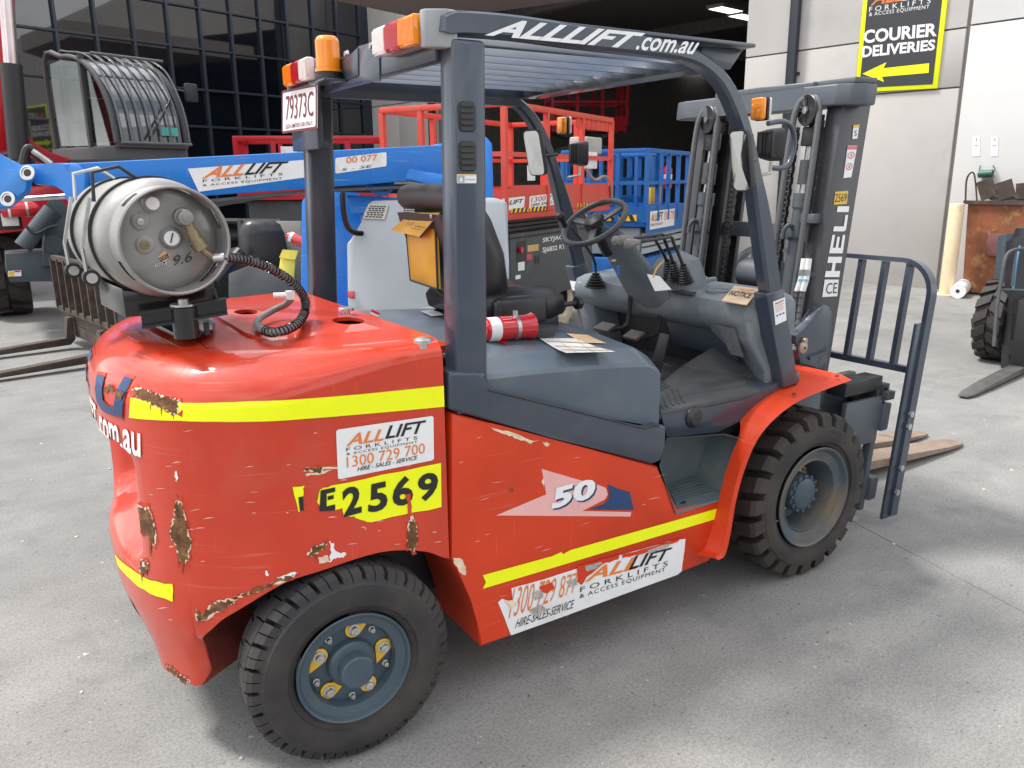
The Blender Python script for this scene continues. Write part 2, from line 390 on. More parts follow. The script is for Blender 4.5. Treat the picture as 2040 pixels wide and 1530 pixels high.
# ================================================================== buildings round the yard
WALLM = mat('beige_tiltup_concrete', (.46, .44, .42), .8, var=.06, vscale=1.2, bump=.05, bscale=40, dirt=(.40, .38, .355), dscale=1.1, scuff=(.36, .34, .315))
WALLW = mat('white_tiltup_concrete', (.585, .58, .57), .8, var=.05, vscale=1.2, bump=.05, bscale=40)
BACK = mat('joint_backing_grey', (.30, .28, .26), .9)  # darker grey wall core that shows in the gaps between panels
INTD = mat('shed_interior', (.26, .25, .24), .9, var=.2)
WA = Vector((10.879, 4.025, 0)); WD = Vector((-.1555, .988, 0)).normalized(); WN = Vector((WD.y, -WD.x, 0))   # along the wall, and away from the yard
def W(t, n, z): return WA+WD*t+WN*n+Vector((0, 0, z))
def wtop(t): return 6.25+.19*t if t < 8 else 7.77-.19*(t-8)
def wwall(b, t0, t1, n0, n1, z0): return hexa(b, [W(t, n, z0) for t, n in ((t0, n0), (t1, n0), (t1, n1), (t0, n1))]+[W(t, n, wtop(t)) for t, n in ((t0, n0), (t1, n0), (t1, n1), (t0, n1))])
def wbox(b, t0, t1, n0, n1, z0, z1, bev=0): return hexa(b, [W(t, n, z) for z in (z0, z1) for t, n in ((t0, n0), (t1, n0), (t1, n1), (t0, n1))], bev)
def pw(x, y, n=0): return PV(x, y, W(0, n, 0), WD)
SHED = thing('warehouse', 'beige concrete panel warehouse with a wide dark roller door opening', 'building', W(3, 1, 0))
O('wall_core', BACK, SHED, lambda b: wwall(b, -9, 3.46, .055, .28, 0)); O('wall_core', BACK, SHED, lambda b: wwall(b, 12.3, 16.5, .055, .28, 0)); O('door_lintel', BACK, SHED, lambda b: (wwall(b, 3.46, 8, .055, .28, 5.9), wwall(b, 8, 12.3, .055, .28, 5.9)))
g = .012
for t0, t1, cuts, m in ((-9, -.03, [3.6], WALLW), (-.0, 1.5, [2.81, 3.58], WALLM), (1.5, 2.57, [3.57], WALLM), (2.57, 3.48, [3.57], WALLM), (12.28, 14, [3.6], WALLM), (14, 16.5, [3.6], WALLM)):
    zz = [0]+cuts+[None]
    for z0, z1 in zip(zz, zz[1:]): O('wall_panel', m, SHED, lambda b: wbox(b, t0+g, t1-g, 0, .05, z0+(g if z0 else 0), z1-g, .004) if z1 else wwall(b, t0+g, t1-g, 0, .05, z0+g))
O('lintel_panel', WALLM, SHED, lambda b: (wwall(b, 3.48+g, 8, 0, .05, 5.9), wwall(b, 8, 12.28-g, 0, .05, 5.9)))
O('shed_floor', CONC, SHED, lambda b: wbox(b, 1, 15.5, .3, 46, -.05, .004)); O('shed_roof', INTD, SHED, lambda b: wbox(b, 1, 15.5, .28, 46, 6.2, 6.3)); O('shed_wall', INTD, SHED, lambda b: wbox(b, 1, 1.1, .28, 46, 0, 6.2)); O('shed_wall', INTD, SHED, lambda b: wbox(b, 15.4, 15.5, .28, 46, 0, 6.2)); O('shed_wall', INTD, SHED, lambda b: wbox(b, 1, 15.5, 46, 46.1, 0, 6.2))
for k in range(7): O('roof_beam', INTD, SHED, lambda b: wbox(b, 1.1, 15.4, 3+k*6, 3.25+k*6, 5.85, 6.2))
LAMPM = mat('fluorescent_panel', (.9, .9, .85), .5, var=0, emit=((1, .95, .84), 1.4))
for i, (x, y, w_) in enumerate(((1446, 20, 1.0), (1484, 34, 1.0), (1387, 134, 1.6), (1418, 143, 1.6), (1256, 194, 2.4), (1330, 175, 2.0))):
    p = P(x, y, 'Z', 5.75); L_ = tag(O('ceiling_light', mat('lamp_tray', (.5, .5, .48), .5) if i == 0 else MATS['lamp_tray'], None, lambda b: box(b, (-w_/2, -.25, 0), (w_/2, .25, .08), .01, 2, Matrix.Translation(p) @ Matrix.Rotation(math.atan2(WN.y, WN.x), 4, 'Z'))), 'lit panel lamp hanging under the dark warehouse roof', 'lamp', 'lamps inside the warehouse')
    O('diffuser', LAMPM, L_, lambda b: box(b, (-w_/2+.05, -.2, -.01), (w_/2-.05, .2, -.004), 0, 2, Matrix.Translation(p) @ Matrix.Rotation(math.atan2(WN.y, WN.x), 4, 'Z')))
PIPE = mat('downpipe_navy', (.022, .026, .035), .5)
dp_ = tag(O('downpipe', PIPE, None, lambda b: wbox(b, 2.49, 2.64, -.12, -.02, 0, 6.6, .015)), 'dark square downpipe on the beige panel beside the courier sign', 'downpipe')
for z in (1.6, 3.2, 4.9): O('pipe_bracket', PIPE, dp_, lambda b: wbox(b, 2.45, 2.68, -.022, -.005, z, z+.05))
dp2 = tag(O('downpipe', PIPE, None, lambda b: wbox(b, 12.32, 12.5, -.14, -.02, 0, 6.7, .015)), 'dark square downpipe at the far edge of the door opening', 'downpipe')
for z in (1.6, 3.2, 4.9): O('pipe_bracket', PIPE, dp2, lambda b: wbox(b, 12.28, 12.54, -.022, -.005, z, z+.05))
# canopy over the door corner
CANM = mat('canopy_render', (.42, .36, .33), .8, var=.06)
tag(O('canopy', CANM, None, lambda b: prism(b, [Vector((x, y, 5.1)) for x, y in ((9.13, 15.15), (8.85, 13.3), (9.85, 11.3), (10.3, 9.4), (9.5, 8.6), (5.8, 10.2), (4.2, 13.3), (7.56, 14.56))], (0, 0, .4))), 'flat beige canopy jutting out high above the warehouse door', 'canopy')
# courier sign
CS = thing('courier_sign', 'yellow-bordered black courier deliveries sign with arrow on the beige wall', 'sign', pw(1785, 180))
bl, br = pw(1703, 184, -.03), pw(1867, 176, -.03); up = Vector((0, 0, 1.62))
cq = quad4(bl, br, br+up+Vector((0, 0, .0)), bl+up)
SGK = mat('sign_charcoal', (.035, .038, .042), .4, var=.06)
O('sign_panel', YEL, CS, lambda b: prism(b, [cq(u, v) for u, v in UNIT], WN*.025, .002)); tw = -WN*.003
print_poly('sign_face', UNIT, lift(sub(cq, .055, .035, .945, .965), tw), SGK, CS)
t2_ = -WN*.005
def sg(a, b, c, d): return quad4(*[pw(x, y, -.036) for x, y in (a, b, c, d)])
T(CS, 'COURIER', sg((1720, 87), (1866, 72), (1868, 45), (1721, 60)), WHTP, bold=.035); T(CS, 'DELIVERIES', sg((1717, 115), (1862, 100), (1864, 78), (1718, 92)), WHTP, bold=.035)
ar = [(1718, 147), (1766, 124), (1760, 136), (1851, 126), (1850, 145), (1757, 153), (1761, 163)]
aq = [pw(x, y, -.036) for x, y in ar]; O('arrow', YEL, CS, lambda b: b.faces.new([b.verts.new(p) for p in aq]), smooth=False)
T(CS, 'F O R K L I F T S', sg((1731, 24), (1854, 6), (1855, -4), (1732, 14)), WHTP); T(CS, '& ACCESS EQUIPMENT', sg((1731, 34), (1851, 18), (1852, 9), (1732, 25)), WHTP, space=1.15)
T(CS, 'ALL', sg((1734, 11), (1800, 1), (1808, -26), (1742, -16)), ORG, shear=.35, bold=.02); T(CS, 'LIFT', sg((1795, 2), (1868, -9), (1872, -36), (1800, -26)), WHTP, shear=.35, bold=.02)
mat('notice_grey', (.35, .35, .36), .7, var=0)
# paper notices and a hanging cable hook
for k, (x0, x1) in enumerate(((1937, 1952), (1974, 1988))):
    nq_ = quad4(*[pw(x, y, -.004) for x, y in ((x0, 312), (x1, 311), (x1+1, 271), (x0+1, 272))]); PN = tag(O('paper_notice', WHTP, None, lambda b: prism(b, [nq_(u, v) for u, v in UNIT], WN*.002)), 'white paper notice taped to the white wall above rusty bin', 'notice', 'paper notices on the wall')
    print_poly('notice_mark', UNIT, lift(sub(nq_, .42, .78, .6, .9), -WN*.002), MATS['notice_grey'], PN); print_poly('notice_mark', UNIT, lift(sub(nq_, .25, .52, .75, .56), -WN*.002), MATS['notice_grey'], PN)
HK = tag(O('cable_bundle', mat('green_cable', (.03, .12, .09), .5), None, lambda b: tube(b, [pw(1950, 347, -.06), pw(1978, 345, -.06)], .05, 12)), 'dark green cable roll hung on the white wall', 'cable roll')
O('hook', BLK, HK, lambda b: tube(b, [pw(1953, 330, -.02), pw(1952, 340, -.06), pw(1958, 350, -.08), pw(1976, 345, -.08), pw(1982, 338, -.05), pw(1978, 330, -.02)], .007, 6, 4))
# ---------------- glass facade
FK = Vector((8.5, 19.2, 0)); FD = Vector((.939, .343, 0)).normalized(); FN = Vector((-FD.y, FD.x, 0))   # FN away from the yard
def Fp(t, n, z): return FK+FD*t+FN*n+Vector((0, 0, z))
def fbox(b, t0, t1, n0, n1, z0, z1, bev=0): return hexa(b, [Fp(t, n, z) for z in (z0, z1) for t, n in ((t0, n0), (t1, n0), (t1, n1), (t0, n1))], bev)
GLS = mat('tinted_glass', (.004, .006, .010), .02, var=0, coat=.7, spec=1.0, rvar=0)
MUL = mat('mullion_slate', (.02, .028, .045), .45, var=.08)
GF = thing('glass_building', 'dark tinted glass curtain wall building with slate mullions', 'building', Fp(-6, 1, 0))
O('facade_core', BLK, GF, lambda b: fbox(b, -14, .2, .12, 6, 0, 9))
PW_, PH_ = .79, .85
t_edges = [-.31-PW_*k for k in range(17)]; z_edges = [.3+PH_*k for k in range(9)]
z_edges = [.3, 1.15, 2.0, 2.87, 3.67, 4.54, 5.4, 6.25, 7.1]
pane_me = {}
for i, (t1, t0) in enumerate(zip(t_edges, t_edges[1:])):
    for j, (z0, z1) in enumerate(zip(z_edges, z_edges[1:])):
        rg_ = random.Random(i*31+j); a_ = rg_.uniform(-.004, .004); c_ = rg_.uniform(-.004, .004)
        def pn_(b): hexa(b, [Fp(t0, .02+a_, z0), Fp(t1, .02-a_, z0), Fp(t1, .05, z0), Fp(t0, .05, z0), Fp(t0, .02+a_+c_, z1), Fp(t1, .02-a_+c_, z1), Fp(t1, .05, z1), Fp(t0, .05, z1)])
        O('pane', GLS, GF, pn_, smooth=False)
for t in t_edges: O('mullion', MUL, GF, lambda b: fbox(b, t-.028, t+.028, -.05, .02, 0, 7.1, .004))
for z in z_edges: O('transom', MUL, GF, lambda b: fbox(b, t_edges[-1], t_edges[0], -.04, .018, z-.025, z+.025, .004))
O('end_trim', MUL, GF, lambda b: fbox(b, -.31, .1, -.03, .1, 0, 8, .004)); O('parapet', WALLM, GF, lambda b: fbox(b, -14, .2, -.05, .12, 7.13, 9))
# ---------------- building across the yard behind the photographer, seen mirrored in the glass
OPB = mat('far_shed_cladding', (.16, .16, .165), .7, var=.1)
OB = thing('opposite_shed', 'long dark clad shed across the yard behind the forklifts', 'building', (-6, -48, 0))
O('shed_body', OPB, OB, lambda b: prism(b, [Vector((x, -42, z)) for x, z in ((-40, 0), (30, 0), (30, 8), (2, 10.5), (-12, 8), (-40, 5))], (0, -14, 0)))
for k in range(6): O('roller_door', mat('far_door', (.2, .2, .2), .6) if k == 0 else MATS['far_door'], OB, lambda b: box(b, (-26+k*8, -42.02, 0), (-22+k*8, -41.95, 4.2)))
# ================================================================== the forklift (x forward, y to its left, z up)
FL = thing('forklift', 'red and slate grey counterbalance forklift with gas bottle, marked 2569', 'forklift', (1, 0, 0))
def mirror_y(pts): return [Vector((p[0], -p[1], p[2])) for p in pts]
# ---------------- counterweight: plan curve swept, rounded top, scooped rear
XC, CA, CB, CN = -.02, .5, .66, 2.3
ZT = 1.2
_plan = []
def _mkplan():
    pts = [(.327, -CB), (.24, -CB), (.14, -CB), (.05, -CB)]
    for i in range(61):
        a = pi*i/60; c, s_ = cos(a), sin(a)
        X = XC-CA*abs(s_)**(2/CN); Y = -CB*(1 if c > 0 else -1)*abs(c)**(2/CN)
        pts.append((X, Y))
    pts += [(.05, CB), (.14, CB), (.24, CB), (.327, CB)]
    q = [Vector(pts[0])]
    for p in pts[1:]:
        if (Vector(p)-q[-1]).length > .012: q.append(Vector(p))
    S = [0]
    for a, b in zip(q, q[1:]): S.append(S[-1]+(b-a).length)
    return q, S
PLAN, PS = _mkplan(); PTOT = PS[-1]
def plan_at(s):
    s = min(max(s, 0), PTOT-1e-6); lo = 0; hi = len(PS)-1
    while hi-lo > 1:
        m_ = (lo+hi)//2
        if PS[m_] <= s: lo = m_
        else: hi = m_
    t = (s-PS[lo])/(PS[hi]-PS[lo]); p = PLAN[lo].lerp(PLAN[hi], t)
    a = PLAN[max(lo-1, 0)]; b = PLAN[min(hi+1, len(PLAN)-1)]; d = (b-a).normalized()
    return p, Vector((-d.y, d.x))    # outward normal (path runs -y side, rear, +y side)
def sm(a, b, x): t = min(max((x-a)/(b-a), 0), 1); return t*t*(3-2*t)
def cw_inset(s, z):
    p, n = plan_at(s)
    k = 0
    r_ = .055+.085*sm(.3, -.25, p.x); z0 = ZT-r_
    if z > z0: t = min((z-z0)/r_, 1); k += r_*1.15*(1-math.sqrt(max(0, 1-t*t)))
    if p.x < -.1:                                  # rear scoop between the two side fins
        w = sm(.35, .25, abs(p.y)-.02*(z-.8))*sm(.56, .69, z)*sm(.94, .89, z)
        k += .13*w
        k += .10*sm(.42, .2, z)*sm(.3, .05, abs(p.y))
        k += .035*sm(.5, .2, z)
        e_ = min(s, PTOT-s)-S_TAIL if 'S_TAIL' in globals() else 1
        if e_ < .05: k += .03*sm(.05, 0, e_)**2*sm(.42, .36, z)
    return k
def cw(s, z, off=0):
    p, n = plan_at(s); k = cw_inset(s, z)-off
    return Vector((p.x-n.x*k, p.y-n.y*k, z))
def s_of(X, Y):
    best = min(range(len(PLAN)), key=lambda i: (PLAN[i].x-X)**2+(PLAN[i].y-Y)**2); r_ = (9, 0)
    for i in (best-1, best):
        if 0 <= i < len(PLAN)-1:
            a, b = PLAN[i], PLAN[i+1]; d = b-a; t = min(max((Vector((X, Y))-a).dot(d)/d.dot(d), 0), 1)
            q = a+d*t; e = (q-Vector((X, Y))).length
            if e < r_[0]: r_ = (e, PS[i]+t*d.length)
    return r_[1]
def cw_hit(x, y):                                   # pixel -> (s, z) on the counterweight's plan surface
    d = ray(x, y); t = 1.4; ins = lambda q: (abs(q.y) < CB) if q.x >= XC else abs((q.x-XC)/CA)**CN+abs(q.y/CB)**CN < 1
    while t < 4 and not ins(CAM+d*t): t += .004
    a, b = t-.004, t
    for _ in range(14):
        m_ = (a+b)/2
        if ins(CAM+d*m_): b = m_
        else: a = m_
    q = CAM+d*b; return s_of(q.x, q.y), q.z
ARCH = [(.335, .527), (.31, .535), (.24, .575), (.112, .607), (-.052, .6), (-.173, .58), (-.299, .5), (-.347, .448), (-.372, .412), (-.386, .37)]
ARCH = [(p.x, p.y) for p in smooth_path([Vector((x, z, 0)) for x, z in ARCH], 6)]
AS = [(s_of(x, -(CB if x > XC else CB*(1-abs((x-XC)/CA)**CN)**(1/CN))), z) for x, z in ARCH]
S_TAIL = AS[-1][0]+.004
def cw_zb(s):
    s = min(s, PTOT-s)
    if s >= S_TAIL: return .225+.1*sm(.27, .14, abs(plan_at(s)[0].y))+.05*sm(.05, 0, s-S_TAIL)**2
    for (a, za), (b, zb) in zip(AS, AS[1:]):
        if a <= s <= b and b > a: return za+(zb-za)*(s-a)/(b-a)
    return AS[0][1]
cols = sorted({0, *[k[0] for k in AS], S_TAIL, *PS})
cols = [c for i, c in enumerate(cols) if c < PTOT/2]
cols = sorted(set(cols+[PTOT-c for c in cols]))
dense = [cols[0]]
for c in cols[1:]:
    if c-dense[-1] < .004: continue
    k = max(1, int((c-dense[-1])/.018)); a = dense[-1]
    dense += [a+(c-a)*(j+1)/k for j in range(k)]
bm = B(); NZ = 46; rings = []
for s in dense:
    zb = cw_zb(s); col_ = []
    for j in range(NZ+1):
        t = j/NZ; z = zb+(ZT-zb)*(t if t < .75 else .75+.25*sin((t-.75)/.25*pi/2)**.9)
        col_.append(cw(s, z))
    rings.append(col_)
V = [[bm.verts.new(p) for p in c] for c in rings]
for a, b in zip(V, V[1:]):
    for j in range(NZ): bm.faces.new((a[j], b[j], b[j+1], a[j+1]))
topc = bm.faces.new([c[NZ] for c in V][::-1])
# inner wall of arch and tail so that it has thickness
inn = []
for i, s in enumerate(dense):
    p, n = plan_at(s); q = V[i][0].co
    d = .2 if S_TAIL-.001 <= s <= PTOT-S_TAIL+.001 else .06
    inn.append(bm.verts.new((q.x-n.x*d, q.y-n.y*d, q.z)))
inner_faces = []
for i in range(len(V)-1): inner_faces.append(bm.faces.new((V[i][0], inn[i], inn[i+1], V[i+1][0])))
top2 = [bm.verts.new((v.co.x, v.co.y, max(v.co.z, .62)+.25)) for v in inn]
for i in range(len(V)-1): inner_faces.append(bm.faces.new((inn[i], top2[i], top2[i+1], inn[i+1])))
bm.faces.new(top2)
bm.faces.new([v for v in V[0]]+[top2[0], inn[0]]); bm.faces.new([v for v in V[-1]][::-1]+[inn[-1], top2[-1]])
for f in inner_faces: f.material_index = 1  # inner faces of arch and tail take a darker red than the outside
CW_ = obj('counterweight', bm, RED, FL, ang=50); CW_.data.materials.append(mat('dark_red_underside', (.14, .018, .012), .7, var=.4, vscale=8))
def cwpx(pts): return [cw_hit(x, y) for x, y in pts]
def cwoff(o): return lambda s, z: cw(s, z, o)
def rough_poly(poly, amp, n=4, seed=0):
    rg = random.Random(seed); out = []
    for i, a in enumerate(poly):
        b = poly[(i+1) % len(poly)]; a = Vector(a); b = Vector(b); d = b-a; nr = Vector((d.y, -d.x))
        nr = nr.normalized() if nr.length > 0 else nr
        for k in range(n): out.append(tuple(a+d*(k/n)+nr*rg.uniform(-amp, amp)*(1 if k else .5)))
    return out
# hi-vis tape round the counterweight (its corner scraped away)
top = cwpx([(258, 792), (300, 800), (355, 803), (430, 803), (500, 800), (610, 794), (720, 785), (800, 777), (885, 768)])
bot = cwpx([(258, 832), (300, 836), (355, 838), (430, 840), (500, 840), (610, 834), (720, 825), (800, 818), (885, 810)])
print_poly('reflective_tape', bot+top[::-1], cwoff(.0015), YEL, CW_, .03)
lt = cwpx([(230, 1104), (262, 1132), (300, 1156), (345, 1163)]); lb = cwpx([(345, 1198), (300, 1182), (268, 1160), (236, 1126)])
print_poly('reflective_tape', rough_poly(lt+lb, .003, 3, 1), cwoff(.0018), YEL, CW_, .03)
# rust and chipped paint
def blob(pts, seed, m, off, amp=.006, name='rust_patch', n=4): print_poly(name, rough_poly(cwpx(pts), amp, n, seed), cwoff(off), m, CW_, .03)
def grow(pts, k):
    cx = sum(p[0] for p in pts)/len(pts); cy = sum(p[1] for p in pts)/len(pts)
    return [(cx+(x-cx)*k, cy+(y-cy)*k) for x, y in pts]
RPX = [[(259,778),(275,776),(290,782),(300,786),(315,790),(332,795),(345,796),(354,800),(353,820),(345,826),(335,815),(320,812),(305,808),(290,796),(272,792)],
       [(266,1004),(285,1012),(298,1014),(306,1040),(311,1060),(308,1087),(300,1078),(293,1060),(278,1062),(268,1072)],
       [(352,1000),(362,1004),(369,1030),(374,1060),(381,1075),(377,1105),(370,1118),(358,1112),(352,1085),(341,1068),(343,1050),(348,1030)],
       [(276,1117),(292,1116),(297,1128),(292,1142),(280,1140)],
       [(613,1104),(622,1092),(640,1084),(652,1082),(644,1094),(628,1103),(618,1108)],
       [(392,1212),(398,1228),(404,1222),(420,1206),(440,1196),(470,1194),(455,1206),(430,1220),(408,1236),(394,1236)],
       [(815,1040),(822,1034),(828,1046),(831,1064),(830,1085),(824,1097),(813,1092),(812,1066)],
       [(252,1200),(258,1206),(266,1240),(275,1268),(280,1276),(270,1262),(258,1230)],
       [(310,1336),(322,1338),(334,1352),(340,1360),(326,1356),(314,1346)],
       [(328,1350),(345,1358),(360,1368),(352,1374),(338,1366)],
       [(470,1188),(520,1168),(560,1152),(585,1143),(580,1150),(540,1168),(500,1184)],
       [(600,938),(630,930),(650,934),(632,940)], [(206,1018),(212,1020),(213,1030),(207,1034)]]
for i, q in enumerate(RPX):
    blob(grow(q, 1.22), 200+i, STAIN, .0008, .010, 'rust_stain', 5); blob(grow(q, 1.07), 100+i, CHIP, .0013, .004, 'chipped_paint', 6); blob(q, i, RUST, .0022, .006, n=6)
for i, (x, y, h_, w_) in enumerate(((322, 812, 20, 1.6), (346, 826, 10, 1.4), (300, 806, 14, 1.2), (300, 1078, 34, 3), (364, 1116, 30, 4), (356, 1110, 22, 2), (822, 1094, 14, 2.4), (284, 1140, 26, 2.4), (630, 1106, 16, 2), (272, 1068, 30, 2.5))):
    print_poly('rust_streak', rough_poly(cwpx([(x-w_, y), (x+w_, y), (x+w_*.5, y+h_*.6), (x, y+h_), (x-w_*.4, y+h_*.6)]), .0008, 2, i), cwoff(.0020), MATS['rust_streak'] if i else mat('rust_streak', (.26, .05, .018), .7, var=.4, vscale=40), CW_, .03)
CHP = [[(655,1078),(664,1082),(668,1098),(690,1102),(684,1110),(668,1112),(655,1120),(660,1100)], [(632,1110),(652,1106),(656,1118),(636,1122)],
       [(548,1150),(580,1140),(595,1140),(584,1148),(560,1156)], [(606,944),(640,938),(664,935),(640,944),(612,948)],
       [(528,1138),(534,1136),(537,1144),(530,1147)], [(816,1030),(822,1022),(826,1036),(818,1044)], [(349,940),(353,938),(355,956),(351,958)],
       [(612,935),(640,930),(700,926),(660,934)]]
for i, q in enumerate(CHP): blob(q, 40+i, CHIP if i % 2 else WHTP, .0016, .003, 'chipped_paint')
rg = random.Random(5); bs = B()
for i in range(70):
    x = rg.uniform(290, 870); y = rg.uniform(860, 1090) if i < 40 else rg.uniform(1080, 1330)
    if y > 1130-max(0, x-400)*.08 and x > 400: continue
    if i >= 40: x = rg.uniform(280, 400)
    w_ = rg.uniform(5, 26); h_ = rg.uniform(.7, 1.8); sl_ = rg.uniform(-.22, .02)
    patch(bs, cwpx([(x, y), (x+w_*.5, y+sl_*w_*.5-h_), (x+w_, y+sl_*w_), (x+w_*.5, y+sl_*w_*.5+h_*.4)]), cwoff(.0013))
obj('paint_scratches', bs, SCUF, CW_, smooth=False)['kind'] = 'stuff'
# number tape LE2569, torn
tape = cwpx([(637, 975), (660, 967), (760, 946), (878, 922), (879, 1010), (800, 1026), (740, 1040), (715, 1035), (706, 1029), (684, 1028), (682, 1012), (660, 1016), (641, 1016), (632, 1000)])
print_poly('number_tape', rough_poly(tape, .002, 3, 8), cwoff(.0018), YEL, CW_, .04)
print_poly('number_tape', rough_poly(cwpx([(583, 970), (606, 967), (604, 985), (600, 1016), (595, 1020)]), .002, 3, 9), cwoff(.0018), YEL, CW_, .04)
def cwq(a, b, c, d, o):
    A_, B_, C_, D_ = cwpx([a, b, c, d]); q = quad4((*A_, 0), (*B_, 0), (*C_, 0), (*D_, 0))
    return lambda u, v: cw(q(u, v).x, q(u, v).y, o)
for ch, q in (('2', ((684, 1030), (720, 1020), (718, 963), (680, 974))), ('5', ((732, 1022), (772, 1014), (770, 957), (735, 965))),
              ('6', ((781, 1011), (823, 1002), (820, 944), (781, 953))), ('9', ((832, 1001), (872, 992), (872, 937), (831, 946)))):
    T(CW_, ch, cwq(*q, .0034), BLKI, 'numeral', bold=.035, cuts=1)
print_poly('torn_letter', cwpx([(638, 976), (667, 970), (667, 979), (650, 983), (650, 1008), (667, 1004), (667, 1016), (636, 1018)]), cwoff(.0034), BLKI, CW_)
print_poly('torn_letter', cwpx([(594, 990), (603, 988), (605, 1016), (597, 1017)]), cwoff(.0034), BLKI, CW_)
print_poly('torn_letter', cwpx([(652, 988), (664, 985), (664, 993), (652, 996)]), cwoff(.0034), BLKI, CW_)
print_poly('torn_strip', rough_poly(cwpx([(806, 985), (816, 982), (818, 1000), (819, 1024), (812, 1026), (811, 1000)]), .002, 3, 3), cwoff(.0042), RED, CW_, .03)
# hire sticker
sq = cwq((673, 955), (864, 916), (863, 828), (669, 856), .0018); st2 = cwq((673, 955), (864, 916), (863, 828), (669, 856), .0032)
print_poly('hire_sticker', RU(.05, .5), sq, WHT, CW_)
T(CW_, 'ALL', sub(st2, .09, .64, .47, .88), ORG, shear=.35, bold=.02); T(CW_, '1300 729 700', sub(st2, .09, .20, .90, .43), ORG)
T(CW_, 'LIFT', sub(st2, .48, .66, .92, .93), BLKI, shear=.35, bold=.02); T(CW_, 'F O R K L I F T S', sub(st2, .09, .54, .82, .61), BLKI)
T(CW_, '& ACCESS EQUIPMENT', sub(st2, .09, .45, .82, .51), BLKI, space=1.2); T(CW_, 'HIRE - SALES - SERVICE', sub(st2, .19, .09, .82, .18), BLKI, shear=.3, bold=.01)
# raised maker's letters across the back and the web address below them
SMID = PTOT/2
def rear(o): return lambda y, z: cw(SMID+y, z, o)
BLOCK = {'H': [(0, 0), (.3, 0), (.3, .4), (.7, .4), (.7, 0), (1, 0), (1, 1), (.7, 1), (.7, .62), (.3, .62), (.3, 1), (0, 1)], 'E': [(0, 0), (1, 0), (1, .2), (.3, .2), (.3, .4), (.9, .4), (.9, .6), (.3, .6), (.3, .8), (1, .8), (1, 1), (0, 1)], 'L': [(0, .12), (.12, 0), (1, 0), (1, .22), (.3, .22), (.3, 1), (0, 1)], 'I': UNIT}
for ch, y0, w_ in (('H', -.37, .16), ('E', -.19, .14)):
    print_poly('letter_recess', [(SMID-(y0+w_*.5+(w_+.02)*(u-.5)), 1.022+.121*v) for u, v in BLOCK[ch]], cwoff(.0015), RED, CW_, .03)
    print_poly('maker_letter', [(SMID-(y0+w_*u), 1.03+.105*v) for u, v in BLOCK[ch]], cwoff(.004), NAVY, CW_, .03)
for q in ([(187, 746), (200, 750), (207, 796), (215, 806), (231, 812), (230, 827), (205, 816), (195, 800)], [(232, 752), (249, 757), (246, 832), (229, 824)]):
    print_poly('letter_recess', cwpx(grow(q, 1.12)), cwoff(.0016), STAIN, CW_, .03); print_poly('maker_letter', cwpx(q), cwoff(.004), NAVY, CW_, .03)
blob([(209, 772), (216, 764), (222, 772), (228, 776), (222, 780), (214, 776), (208, 790)], 77, RUST, .005, .003); blob([(231, 778), (246, 782), (244, 796), (232, 790)], 78, RUST, .005, .003)
s0, _ = cw_hit(285, 893)
T(CW_, '.com.au', lambda u, v: cw(s0+.31*(1-u), .925+.07*v, .003), WHTP, 'web_lettering', shear=.25, bold=.02, cuts=1)
T(CW_, 'ALLLIFT', lambda u, v: cw(s0+.31+.44*(1-u), .93+.085*v, .003), WHTP, 'web_lettering', shear=.3, bold=.03, cuts=1)
mat('void_black', (.002, .002, .002), 1, var=0, spec=0)
# ---------------- red radiator cover on top, with two oval filler holes
bm = B()
cov = [(-.12, -.30), (-.06, -.42), (.06, -.5), (.36, -.57), (.40, -.57), (.40, .57), (.36, .57), (.06, .5), (-.06, .42), (-.12, .3)]
holes = [(.20, -.27, .075, .05), (-.02, .10, .06, .042)]
pts = [Vector(p) for p in cov]; ed = [(i, (i+1) % len(pts)) for i in range(len(pts))]; faces_ = [list(range(len(pts)))]
for hx, hy, ha, hb in holes:
    k = len(pts); pts += [Vector((hx+ha*cos(2*pi*i/20)*.6-0*hb, hy+ha*sin(2*pi*i/20))) for i in range(20)]; ed += [(k+i, k+(i+1) % 20) for i in range(20)]
r_ = delaunay_2d_cdt(pts, ed, [], 0, 1e-5)
inp = lambda p: all((p.x-hx)**2/(ha*.6)**2+(p.y-hy)**2/ha**2 > .98 for hx, hy, ha, hb in holes)
def zc(x, y): return ZT+.012-.05*max(0, abs(y)-.35)/.22
Vv = [bm.verts.new((v.x, v.y, zc(v.x, v.y))) for v in r_[0]]
def inpoly(p, poly):
    c = False; j = len(poly)-1
    for i in range(len(poly)):
        (xi, yi), (xj, yj) = poly[i], poly[j]
        if (yi > p.y) != (yj > p.y) and p.x < (xj-xi)*(p.y-yi)/(yj-yi)+xi: c = not c
        j = i
    return c
for f in r_[2]:
    c = sum((r_[0][i] for i in f), Vector((0, 0)))/len(f)
    if inp(c) and inpoly(c, cov): bm.faces.new([Vv[i] for i in f])
ex = bmesh.ops.extrude_face_region(bm, geom=list(bm.faces)); bmesh.ops.translate(bm, verts=[g for g in ex['geom'] if isinstance(g, bmesh.types.BMVert)], vec=(0, 0, -.022))
obj('radiator_cover', bm, RED, FL)
for hx, hy, ha, hb in holes: O('hole_shade_disc', MATS['void_black'], FL, lambda b: lathe(b, [(.001, -.0105), (.9*ha, -.0104)], (hx, hy, ZT+.012), (0, 0, 1), 20))  # flat black disc paints the shade of a deep hole
for x, y in ((690, 622), (843, 686)):
    p = P(x, y, 'Z', 1.21); bm = B(); lathe(bm, [(.001, -.01), (.012, -.01), (.012, .004), (.026, .006), (.026, .014), (.018, .018), (.001, .018)], p, (0, 0, 1), 16); obj('latch_knob', bm, STEEL, FL)
